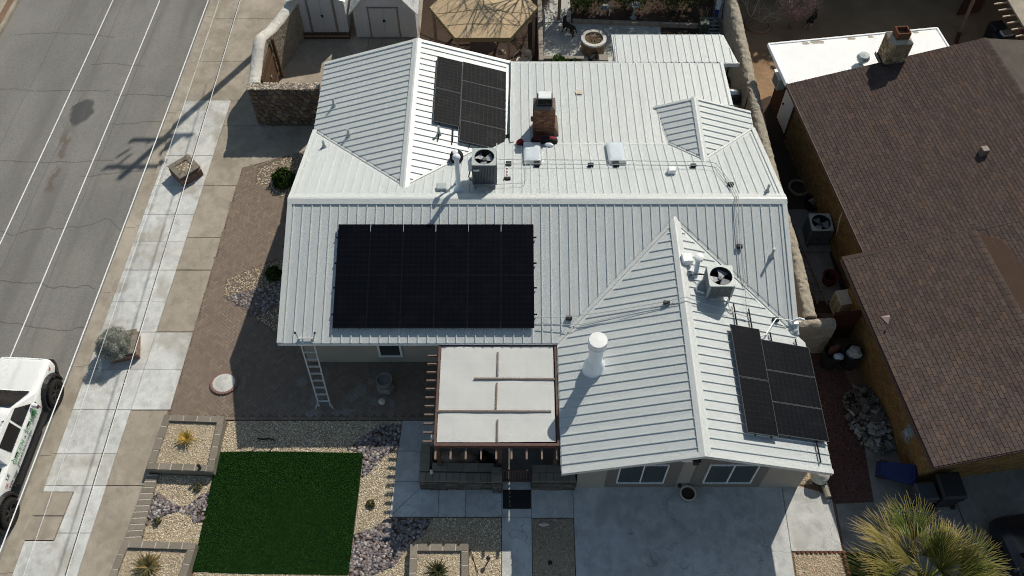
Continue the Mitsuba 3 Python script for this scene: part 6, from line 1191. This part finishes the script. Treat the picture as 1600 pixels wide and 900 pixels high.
TO = np.array([-9.02, -7.0, -.13]); TY = -.0528
# local: x to the kerb side, y forward, z up from the road
at, rz, loft = vehicle(tk, TO, TY, None, 'car_white',
    [(2.72, .74, .62, .98, 1.02, .66), (2.66, .86, .58, 1.10, 1.16, .74), (2.45, .93, .58, 1.18, 1.24, .76), (1.9, .96, .60, 1.20, 1.28, .76), (1.42, .97, .60, 1.21, 1.31, .78), (1.3, .97, .55, 1.22, 1.30, .8), (0, .98, .52, 1.22, 1.27, .84), (-1.15, .98, .52, 1.22, 1.27, .84), (-1.2, .98, .56, 1.24, 1.27, .84), (-3.3, .97, .58, 1.24, 1.27, .84), (-3.38, .93, .6, 1.2, 1.22, .84)], None, None, 0, 0, 0)
part(tk, 'cab', loft([[(.93, 1.36, 1.24), (.80, 1.36, 1.30), (0, 1.40, 1.31), (-.80, 1.36, 1.30), (-.93, 1.36, 1.24)], [(.935, .55, 1.24), (.74, .42, 1.88), (0, .45, 1.91), (-.74, .42, 1.88), (-.935, .55, 1.24)], [(.935, .1, 1.24), (.74, .1, 1.95), (0, .1, 1.99), (-.74, .1, 1.95), (-.935, .1, 1.24)], [(.935, -.95, 1.24), (.74, -.9, 1.93), (0, -.9, 1.97), (-.74, -.9, 1.93), (-.935, -.95, 1.24)], [(.92, -1.17, 1.24), (.70, -1.1, 1.80), (0, -1.1, 1.84), (-.70, -1.1, 1.80), (-.92, -1.17, 1.24)]]), 'car_white', 30)
def quad(k, nm, P, m, off=0.): return part(k, nm, MB().add(at(P), [[0, 1, 2, 3]]).mesh(), m)
ws = np.array([(.78, 1.30, 1.335), (-.78, 1.30, 1.335), (-.70, .50, 1.895), (.70, .50, 1.895)]); quad(tk, 'windshield', ws + (0, .03, .035), 'cab_glass')
for s in (1, -1):
    f = lambda y, z: (s * (.945 - (z - 1.24) * .30 + .008), y, z)
    quad(tk, 'side_window', [f(.92, 1.31), f(.10, 1.31), f(.10, 1.80), f(.50, 1.80)], 'cab_glass'); quad(tk, 'side_window', [f(.02, 1.31), f(-.78, 1.31), f(-.84, 1.80), f(.02, 1.80)], 'cab_glass')
    for y in (1.05, .06, -.98): part(tk, 'door_seam', MB().bar(at((s * .984, y, .66)), at((s * .962, y, 1.21)), .008, .014).mesh(), 'trim_black')
    part(tk, 'door_handle', MB().bar(at((s * .985, .2, 1.12)), at((s * .985, .38, 1.12)), .03, .03).bar(at((s * .985, -.85, 1.12)), at((s * .985, -.67, 1.12)), .03, .03).mesh(), 'trim_black')
    part(tk, 'mirror', blk(at((s * 1.07, .86, 1.28)), (.2, .12, .17), TY, .03), 'car_white'); part(tk, 'mirror_cap', blk(at((s * 1.17, .84, 1.27)), (.05, .12, .13), TY, .02), 'mirror_red')
    part(tk, 'running_board', MB().bar(at((s * 1.02, 1.0, .50)), at((s * 1.02, -1.5, .50)), .2, .06).mesh(), 'trim_black'); part(tk, 'sill', MB().bar(at((s * .95, 1.1, .56)), at((s * .95, -1.6, .56)), .06, .14).mesh(), 'trim_black')
    for v in (1.75, -2.42):
        fl = MB(); aa = np.linspace(-.25, math.pi + .25, 15)
        for a, b in zip(aa[:-1], aa[1:]): fl.add(at([(s * x, v + r * math.cos(q), .47 + r * math.sin(q)) for q in (a, b) for x, r in ((.93, .55), (1.08, .57), (1.08, .63), (.95, .68))]), [[0, 1, 5, 4], [1, 2, 6, 5], [2, 3, 7, 6]])
        part(tk, 'fender_flare', fl.mesh(), 'trim_black'); wl_ = MB().add(at([(s * .985, v + .53 * math.cos(a), .47 + .53 * math.sin(a)) for a in np.linspace(0, 2 * np.pi, 25)] + [(s * .985, v, .47)]), [[i, i + 1, 25] for i in range(24)]); part(tk, 'wheel_well', wl_.mesh(), 'trim_black')
        wheel(tk, at, rz, s * 1.0, v, .47, .31, s)
    part(tk, 'headlight', hullm(at([(s * .70, 2.70, .95), (s * .86, 2.60, .95), (s * .72, 2.69, 1.08), (s * .87, 2.58, 1.1), (s * .9, 2.42, 1.08), (s * .89, 2.45, .97)])), 'lamp_clear'); part(tk, 'marker_light', hullm(at([(s * .90, 2.52, .98), (s * .945, 2.3, 1.0), (s * .90, 2.5, 1.1), (s * .945, 2.3, 1.1)])), 'lamp_amber')
part(tk, 'bumper', hullm(at([(a, y, z) for a, y in ((-.98, 2.45), (.98, 2.45), (.7, 2.92), (-.7, 2.92)) for z in (.42, .66)])), 'trim_black'); part(tk, 'grille', MB().bar(at((-.6, 2.735, .86)), at((.6, 2.735, .86)), .03, .3).mesh(), 'trim_black'); part(tk, 'hood_band', MB().add(at([(.62, 2.71, 1.045), (-.62, 2.71, 1.045), (-.66, 2.60, 1.185), (.66, 2.60, 1.185)]), [[0, 1, 2, 3]]).mesh(), 'decal_green'); scene[tk + '__hood_band']['to_world'] = T().translate([0, 0, .012])
part(tk, 'wiper', MB().bar(at((.6, 1.2, 1.47)), at((.1, .98, 1.6)), .02, .02).bar(at((-.1, 1.2, 1.47)), at((-.6, .98, 1.6)), .02, .02).mesh(), 'trim_black')
part(tk, 'cargo_bed', boxm(at((0, -2.28, 1.25)), (1.6, 1.95, .06), rz), 'trim_black'); part(tk, 'antenna', MB().bar(at((.7, .0, 1.93)), at((.7, -.1, 2.05)), .02, .02).mesh(), 'trim_black')
def lettering(par, nm, text, h, v0, z0, m, bold=True):
    t = meshkit.text_mesh(text, h, .004, bold); v = np.array(t.vertices); L = np.stack([.988 - (v[:, 1] + z0 - .85).clip(0) * .055 + v[:, 2], v0 + v[:, 0], z0 + v[:, 1]], 1)
    return part(par, nm, trimesh.Trimesh(at(L), t.faces, process=False), m)
lettering(tk, 'lettering', 'GREEN', .185, -1.06, .95, 'decal_green', False); lettering(tk, 'lettering', 'SUN', .185, -.02, .95, 'decal_green', False); lettering(tk, 'lettering', 'SOLAR SOLUTIONS', .09, -.96, .79, 'decal_dark', False)
su = MB()
for i in range(10):
    a = i / 10 * 2 * np.pi; su.add(at([(.992, .72 + .13 * math.cos(a - .2), 1.03 + .13 * math.sin(a - .2)), (.992, .72 + .13 * math.cos(a + .2), 1.03 + .13 * math.sin(a + .2)), (.990, .72 + .24 * math.cos(a), 1.03 + .22 * math.sin(a))]), [[0, 1, 2]])
su.add(at([(.991, .72 + .11 * math.cos(a), 1.03 + .11 * math.sin(a)) for a in np.linspace(0, 2 * np.pi, 25)] + [(.991, .72, 1.03)]), [[i, i + 1, 25] for i in range(24)]); part(tk, 'sun_emblem', su.mesh(), 'decal_green')
st2 = MB().add(at([(.992, -.13, 1.03), (.992, -.10, 1.10), (.992, -.07, 1.03), (.992, -.10, .96)]), [[0, 1, 2, 3]]); part(tk, 'star_emblem', st2.mesh(), 'decal_dark')
lettering(tk, 'lettering', '915', .11, -1.75, .72, 'decal_dark'); lettering(tk, 'lettering', '7800', .08, -1.42, .72, 'decal_dark'); lettering(tk, 'lettering', 'LE', .13, -1.6, 1.02, 'decal_dark'); lettering(tk, 'lettering', 'CE', .09, -1.82, .92, 'decal_red')
# dark car on the neighbour's drive (front towards the house)
ca = thing('dark_car', 'black car parked on the shaded drive at the right edge behind the palm', 'car'); CO = np.array([23.18, -11.95, 0]); CY = .13
at, rz, loft = vehicle(ca, CO, CY, None, 'car_black',
    [(2.35, .62, .32, .62, .66, .5), (2.28, .8, .25, .72, .78, .6), (2.0, .9, .24, .84, .90, .66), (1.5, .93, .25, .92, .99, .68), (1.0, .94, .25, .96, 1.04, .72), (0, .95, .25, .98, 1.03, .8), (-1.6, .95, .25, 1.0, 1.05, .8), (-2.2, .9, .3, .98, 1.02, .75), (-2.35, .8, .35, .9, .95, .7)], None, None, 0, 0, 0)
part(ca, 'cab', loft([[(.82, 1.1, .98), (.7, 1.1, 1.03), (0, 1.14, 1.05), (-.7, 1.1, 1.03), (-.82, 1.1, .98)], [(.86, .4, 1.0), (.64, .25, 1.52), (0, .28, 1.56), (-.64, .25, 1.52), (-.86, .4, 1.0)], [(.86, -1.2, 1.0), (.64, -1.1, 1.55), (0, -1.1, 1.6), (-.64, -1.1, 1.55), (-.86, -1.2, 1.0)], [(.82, -2.1, 1.0), (.6, -1.9, 1.3), (0, -1.9, 1.33), (-.6, -1.9, 1.3), (-.82, -2.1, 1.0)]]), 'car_black', 30)
quad(ca, 'windshield', np.array([(.7, 1.06, 1.06), (-.7, 1.06, 1.06), (-.6, .32, 1.54), (.6, .32, 1.54)]) + (0, .03, .03), 'cab_glass')
for s in (1, -1):
    f = lambda y, z: (s * (.875 - (z - 1.0) * .42 + .01), y, z); quad(ca, 'side_window', [f(.55, 1.05), f(-.4, 1.05), f(-.4, 1.46), f(.25, 1.46)], 'cab_glass'); quad(ca, 'side_window', [f(-.48, 1.05), f(-1.4, 1.05), f(-1.3, 1.46), f(-.48, 1.46)], 'cab_glass')
    part(ca, 'headlight', hullm(at([(s * .55, 2.31, .62), (s * .8, 2.22, .66), (s * .86, 2.02, .78), (s * .6, 2.24, .76), (s * .7, 2.28, .6)])), 'lamp_clear'); part(ca, 'mirror', blk(at((s * 1.03, .62, 1.08)), (.2, .12, .14), CY, .03), 'car_black')
    for v in (1.42, -1.4):
        wl_ = MB().add(at([(s * .945, v + .37 * math.cos(a), .33 + .37 * math.sin(a)) for a in np.linspace(0, 2 * np.pi, 25)] + [(s * .945, v, .33)]), [[i, i + 1, 25] for i in range(24)]); part(ca, 'wheel_well', wl_.mesh(), 'trim_black'); wheel(ca, at, rz, s * .86, v, .33, .22, s)
part(ca, 'grille', hullm(at([(a, 2.34, z) for a in (-.5, .5) for z in (.4, .6)] + [(a, 2.38, .5) for a in (-.4, .4)])), 'trim_black')

# ================================================================ PLANTERS ON THE SIDEWALK
def street_box(label, x, y, w, d, h, yaw, pal):
    k = thing('sidewalk_planter', label, 'planter'); r = rotz(yaw); W2 = lambda a, b: (r @ np.array([a, b, 0]))[:2] + (x, y)
    put(k + '__core', boxm((x, y, h / 2 - .04), (w - .12, d - .12, h), r), 'mortar')
    rows = int((h - .07) / .07); mb = MB()
    for i in range(rows):
        z = .035 + i * .07
        for sgn, ax in ((-1, 0), (1, 0), (-1, 1), (1, 1)):
            L, o = (w, d / 2) if ax == 0 else (d, w / 2); n = 4
            for q in range(n):
                u = -L / 2 + (q + .5) * L / n; p = W2(u, sgn * (o - .05)) if ax == 0 else W2(sgn * (o - .05), u)
                mb.mesh_in(blk((p[0], p[1], z), (L / n - .01, .09, .062), yaw + (0 if ax == 0 else math.pi / 2), .008), np.array([(.22, .14, .11), (.19, .125, .10), (.25, .165, .13)][R.integers(3)]))
    part(k, 'brick', mb.mesh(), 'stone_vc', color=mb.colors(), kind='stuff')
    for sgn in (-1, 1):
        a, b = W2(-w / 2, sgn * (d / 2 - .11)), W2(w / 2, sgn * (d / 2 - .11)); caprow(k, a, b, h, .22, .33, .06)
        a, b = W2(sgn * (w / 2 - .11), -d / 2 + .22), W2(sgn * (w / 2 - .11), d / 2 - .22); caprow(k, a, b, h, .22, .33, .06)
    part(k, 'gravel_fill', boxm((x, y, h - .03), (w - .42, d - .42, .03), r), 'gravel_bed'); pg = Polygon([W2(a, b) for a, b in ((-w / 2 + .23, -d / 2 + .23), (w / 2 - .23, -d / 2 + .23), (w / 2 - .23, d / 2 - .23), (-w / 2 + .23, d / 2 - .23))])
    m, c = stones(inside(pg, int(pg.area * 700)), (.016, .034), pal, h - .015); part(k, 'pebble', m, 'stone_vc', color=c, kind='stuff')
street_box('square brick planter with only gravel in it on the sidewalk', -5.55, 4.68, .96, .92, .48, .75, BROWN + CREAM)
street_box('square brick planter under the silvery shrub on the sidewalk', -6.05, -3.42, 1.0, .98, .42, .22, BROWN)
tuft('silver_shrub', 'round silvery grey shrub growing in the sidewalk planter', -6.27, -3.55, .60, 20000, [(.34, .35, .30), (.42, .43, .38), (.26, .27, .23), (.5, .5, .45)], 'shrub', .95, .014, .40)
# ================================================================ POLE AND WIRES
up = thing('utility_pole', 'wooden utility pole with crossarms behind the sheds', 'pole'); UX, UY_ = -1.05, 16.6
put(up, MB().tube([(UX, UY_, -.2), (UX, UY_, 6), (UX, UY_, 12.7)], [.2, .17, .13], 14).mesh(), 'wood_pale')
for z, a, b in ((12.0, -1.12, 1.25), (10.4, -1.35, 1.15)):
    part(up, 'crossarm', MB().bar((UX + a, UY_ - .06, z), (UX + b, UY_ - .02, z), .12, .14).mesh(), 'wood_pale')
    for x in np.linspace(a + .1, b - .1, 4): part(up, 'insulator', MB().lathe([(.05, 0), (.09, .03), (.05, .1), (.08, .14), (.03, .2)], (UX + x, UY_, z + .07), 10).mesh(), 'ac_grey')
part(up, 'transformer', MB().lathe([(0, -.4), (.17, -.38), (.17, .34), (.12, .4), (0, .42)], (UX + .45, UY_ - .3, 10.6), 18).mesh(), 'galv', smooth=40); part(up, 'cutout', MB().bar((UX - .7, UY_ - .1, 11.2), (UX - .9, UY_ - .3, 11.9), .08, .08).bar((UX - 1.0, UY_ - .1, 10.9), (UX - 1.2, UY_ - .2, 11.3), .08, .08).mesh(), 'black_paint')
mat('wire_alu', (.80, .80, .80), .4, .5); mat('wire_black', (.03, .03, .035), .5, .4)
def wire(label, x0, z0, sag, r, m, slope=.0565, y1=-45.):
    ys = np.linspace(16.6, y1, 40); f = (ys - 16.6) / (y1 - 16.6); pts = np.c_[x0 + slope * (ys - 0), ys, z0 - sag * 4 * f * (1 - f)]
    solo('overhead_wire', label, 'wire', MB().tube(pts, r, 6).mesh(), m)
# (slack lines; the middle of the span hangs lowest)
wire('pale overhead wire farthest out over the street, on the left', -3.10, 12.25, .5, .011, 'wire_alu', .0565); wire('pale overhead wire over the middle of the street', -1.86, 12.25, .5, .011, 'wire_alu', .0555); wire('pale overhead wire over the gutter side of the street', -.58, 12.25, .5, .012, 'wire_alu', .0575)
wire('thin pale overhead wire above the kerb', -2.99, 7.2, .35, .006, 'wire_alu', .040); wire('dark twisted overhead cable above the sidewalk', -2.20, 7.2, .35, .018, 'wire_black', .0285); wire('pale messenger wire beside the dark overhead cable', -2.165, 7.24, .35, .009, 'wire_alu', .0285)

# ================================================================ TREES
def cards(centers, spread, leaf, pal, per):
    n = len(centers) * per; p = np.repeat(centers, per, 0) + R.normal(0, 1, (n, 3)) * spread; u = rand_rot(n); a, b = u[:, :, 0] * leaf, u[:, :, 1] * leaf * .55
    v = np.stack([p - a, p - b * .9, p + a, p + b], 1).reshape(-1, 3); i = np.arange(n)[:, None] * 4; f = np.vstack([i + [0, 1, 2], i + [0, 2, 3]])
    c = np.repeat(np.asarray(pal)[R.integers(0, len(pal), n)] * R.uniform(.7, 1.3, (n, 1)), 4, 0)
    return trimesh.Trimesh(v, f, process=False), c.clip(0, .9)
def tree(name, label, x, y, h, rad, zc, pal, n=140, per=26, leaf=.09, spread=.2, cat='tree', group=None):
    k = thing(name, label, cat, group); d = R.normal(size=(n, 3)); d /= np.linalg.norm(d, axis=1, keepdims=True); c = np.array([x, y, zc]) + d * np.array([rad, rad * .85, h - zc]) * (R.uniform(.35, 1, (n, 1)) ** .5) * (.75 + .5 * meshkit.noise(d * 2.2 + x)[:, None])
    c[:, 2] = np.maximum(c[:, 2], .25); m, col = cards(c, spread, leaf, pal, per); put(k + '__crown', m, 'leaf_vc', color=col); labels[k + '__crown'] = {'kind': 'stuff'}
    tb_ = MB().tube([(x, y, -.1), (x + .05, y, zc * .5), (x, y + .05, zc)], [.12, .09, .06], 8)
    for q in c[:: max(1, n // 9)]: tb_.tube([(x, y, zc * .6), (np.array([x, y, zc * .6]) + q) / 2 + (0, 0, .1), q], [.05, .03, .012], 5)
    part(k, 'trunk', tb_.mesh(), 'wood_pale'); return k
HG = [(.045, .075, .018), (.06, .095, .025), (.03, .055, .014), (.085, .115, .035)]
for x, lab in ((10.9, 'leftmost green bush of the hedge behind the patio'), (13.0, 'middle green bush of the hedge behind the patio'), (15.0, 'broad green bush at the right end of the hedge behind the patio')):
    tree('hedge_bush', lab, x, 14.8, 2.9, 1.2, 1.65, [(.06, .10, .022), (.085, .13, .03), (.045, .08, .02), (.11, .155, .045)], 190, 32, .06, .15, 'bush')
tree('hedge_bush', 'dark bush behind the gazebo at the top edge', 8.9, 17.0, 2.9, 1.2, 1.6, HG, 120, 24, .08, .2, 'bush')
for i, (x, y, h, r_) in enumerate(((20.5, 18.6, 6.2, 2.2), (23.6, 18.9, 6.6, 2.4), (26.8, 19.1, 6.4, 2.3), (30.2, 19.4, 7.0, 2.6), (33.8, 19.6, 6.8, 2.5))):
    tree('evergreen_tree', f'unseen dense evergreen added to shade the neighbouring yard, {ORD[i]} from the left', x, y, h, r_, h * .5, HG, 240, 40, .22, .42, 'tree', 'unseen evergreens added for the shade on the neighbouring yard')  # out of view, added as casters for the shade over this yard
PINK = [(.55, .32, .32), (.62, .40, .38), (.45, .26, .27), (.35, .27, .2)]
tree('blossom_tree', 'small tree with dusty pink blossom in the neighbouring yard', 20.15, 13.6, 2.1, .95, 1.45, PINK, 150, 26, .03, .12)
def bare(name, label, x, y, h, seed, m, reach=1., cat='tree', r0=.05, depth=4, fan=.6):
    k = thing(name, label, cat); rg = np.random.default_rng(seed); mb = MB()
    def grow(p, d, L, r, lev):
        pts = [p]; dd = d
        for _ in range(3): dd = dd + rg.normal(0, .13, 3); dd /= np.linalg.norm(dd); pts.append(pts[-1] + dd * L / 3)
        mb.tube(pts, np.linspace(r, r * .6, 4), 6 if lev > 2 else 4, cap=False)
        if lev == 0: return
        for _ in range(3 if lev > 1 else 4):
            nd = dd + rg.normal(0, fan, 3) + (0, 0, .12); nd /= np.linalg.norm(nd); grow(pts[-1 if rg.random() < .6 else -2], nd, L * rg.uniform(.6, .85), r * .58, lev - 1)
    for _ in range(3): d = np.r_[rg.normal(0, .35, 2) * reach, 1.]; grow(np.array([x, y, -.05]), d / np.linalg.norm(d), h * .4, r0, depth)
    put(k + '__branches', mb.mesh(), m); return k
bare('bare_shrub', 'bare shrub with whitish twigs beside the long rubble wall', 18.5, 14.3, 1.9, 3, 'lime_patch', 1.4, 'shrub', .025, 3, .7)
bare('bare_shrub', 'leafless twiggy stem standing by the shelf rack', 16.4, 13.55, 1.6, 8, 'wood_pale', .4, 'shrub', .025, 2, .4)
bare('bare_tree', 'leafless tree behind the gazebo whose twigs shade the canopy', 8.75, 15.0, 8.0, 12, 'wood_pale', .9, 'tree', .14, 4, .55)
tbn = thing('tree_basin', 'ring of earth round a sapling in the neighbouring yard', 'earth ring'); a = np.linspace(0, 2 * np.pi, 40); put(tbn, MB().tube(np.c_[18.75 + .55 * np.cos(a), 13.75 + .5 * np.sin(a), a * 0 - .01], .09, 8, cap=False).mesh(), 'sand', smooth=True)
tree('shade_tree', 'unseen broad tree added beyond the right edge to shade the black car', 27.6, -5.9, 7.2, 2.9, 5.2, HG, 200, 34, .2, .4)  # unseen tree, added so its crown shades the parked car
# ---- far corner of the neighbouring yard
pgl = thing('yard_pergola', 'tan roofed pergola at the top right corner', 'pergola'); put(pgl + '__roof', prism([(28.75, 13.2), (28.95, 10.6), (33, 10.8), (33, 17), (28.4, 17)], 2.2, 2.28), 'gutter_tan')
for i in range(9): y = 13.9 - i * .42; part(pgl, 'rafter_tail', MB().bar((28.15 + .12 * i * .45, y, 2.05), (29.1, y + .12, 2.08), .05, .06).mesh(), 'lime_patch')
for p in ((29.2, 11.2), (29.0, 16.5)): part(pgl, 'post', boxm((*p, 1.05), (.12, .12, 2.1)), 'brown_paint')
lt = thing('lean_to', 'dark brown open shelter with a leaning post in the neighbouring yard', 'shelter'); part(lt, 'post', MB().bar((27.8, 13.2, 0), (28.1, 14.0, 2.3), .14, .14).mesh(), 'wood_pale'); part(lt, 'brace', MB().bar((27.3, 12.2, .0), (27.85, 13.3, .06), .16, .06).mesh(), 'fence_red'); part(lt, 'wall', boxm((28.6, 14.6, 1.1), (1.1, .08, 2.2), rotz(.2)), 'brown_wall')
bin_('black bin behind the ridge of the brown house', 29.0, 12.6, .6, .6, .9, .2, 'bin_black'); sgl = thing('gas_grill', 'dark covered grill with a pale lid by the corner pergola', 'grill'); put(sgl + '__body', blk((29.1, 12.0, .5), (.9, .5, .8), .2, .04), 'bin_black'); part(sgl, 'lid', blk((29.15, 12.05, .96), (.5, .4, .12), .2, .04), 'galv')
solo('fabric_heap', 'cream fabric heap behind the ridge of the brown house', 'fabric', (lambda s: trimesh.Trimesh(np.array(s.vertices) * (.7 + .6 * meshkit.fbm(np.array(s.vertices) * 1.8 + 4, 3))[:, None] * (.95, .5, .5) + (27.5, 10.8, .4), s.faces))(trimesh.creation.icosphere(3, 1.)), 'lime_patch', True)
# ================================================================ PALM
pm = thing('fan_palm', 'fan palm with yellow green fronds at the bottom right', 'palm tree'); PX, PY, PZ = 18.45, -12.35, 3.0
put(pm + '__trunk', MB().tube([(PX, PY, -.1), (PX, PY, 1.2), (PX, PY, PZ - .1)], [.3, .24, .2], 14).mesh(), 'wood_pale')
PALM = np.array([(.04, .07, .017), (.08, .105, .022), (.18, .16, .045), (.31, .24, .09), (.42, .34, .21)])
def frond(az, el, L, Bl, seed):
    rg = np.random.default_rng(seed); d = np.array([math.cos(az) * math.cos(el), math.sin(az) * math.cos(el), math.sin(el)]); sd = np.array([-math.sin(az), math.cos(az), 0]); n_ = np.cross(d, sd); mb = MB(); o = np.array([PX, PY, PZ])
    pt = np.array([o + d * L * t + np.array([0, 0, -.22 * L * t * t]) for t in np.linspace(0, 1, 5)]); mb.tube(pt, np.linspace(.03, .016, 5), 5, (.13, .14, .04), cap=False); tip = pt[-1]; dd = pt[-1] - pt[-2]; dd /= np.linalg.norm(dd); nn = np.cross(dd, sd)
    age = rg.uniform(0, 1)
    for a in np.linspace(-1.0, 1.0, 46):
        l = Bl * (.6 + .4 * math.cos(a * 1.1)) * rg.uniform(.85, 1.1); r = dd * math.cos(a) + sd * math.sin(a); w = np.cross(r, nn) * .012; fold = nn * (.75 * abs(math.sin(a))); ts = (0, .35, .65, .85, 1.)
        pp = [tip + (r + fold) * l * t + np.array([0, 0, -.55 * l * max(0, t - .45) ** 1.6]) + rg.normal(0, .02, 3) * t for t in ts]; ws = (.35, 1, .9, .5, .1)
        v, c = [], []
        for q, (p, ww) in enumerate(zip(pp, ws)):
            v += [p - w * ww, p + w * ww]; c += [PALM[min(4, int(q * .75 + age * 1.6 + rg.uniform(-.3, .5)))] * rg.uniform(.8, 1.2)] * 2
        mb.add(v, [[2 * q, 2 * q + 1, 2 * q + 3, 2 * q + 2] for q in range(4)], np.array(c))
        if rg.random() < .35:
            e = pp[-1]; s_ = rg.normal(0, .06, 3) - (0, 0, .06); mb.add([e - w * .2, e + w * .2, e + s_, e + s_ * 1.0 + w * .1], [[0, 1, 2], [1, 3, 2]], PALM[4] * rg.uniform(.8, 1.1))
    return mb
for i in range(24):
    az = i * 2.39996 + .5; el = 1.42 - 1.45 * (i / 23) ** .8; fb = frond(az, el + .08 * math.sin(i * 5), 1.0 + .2 * math.sin(i * 3), 1.3, 100 + i); part(pm, 'frond', fb.mesh(), 'leaf_vc', color=fb.colors().clip(0, .9))
sk = MB()
for i in range(260):
    a = R.uniform(0, 6.28); z = R.uniform(1.9, PZ - .1); r = .24; sk.add([(PX + r * math.cos(a), PY + r * math.sin(a), z), (PX + r * math.cos(a + .12), PY + r * math.sin(a + .12), z), (PX + (r + .3) * math.cos(a + .05), PY + (r + .3) * math.sin(a + .05), z - R.uniform(.2, .6))], [[0, 1, 2]], PALM[3] * R.uniform(.5, .9))
part(pm, 'dead_skirt', sk.mesh(), 'leaf_vc', color=sk.colors(), kind='stuff')
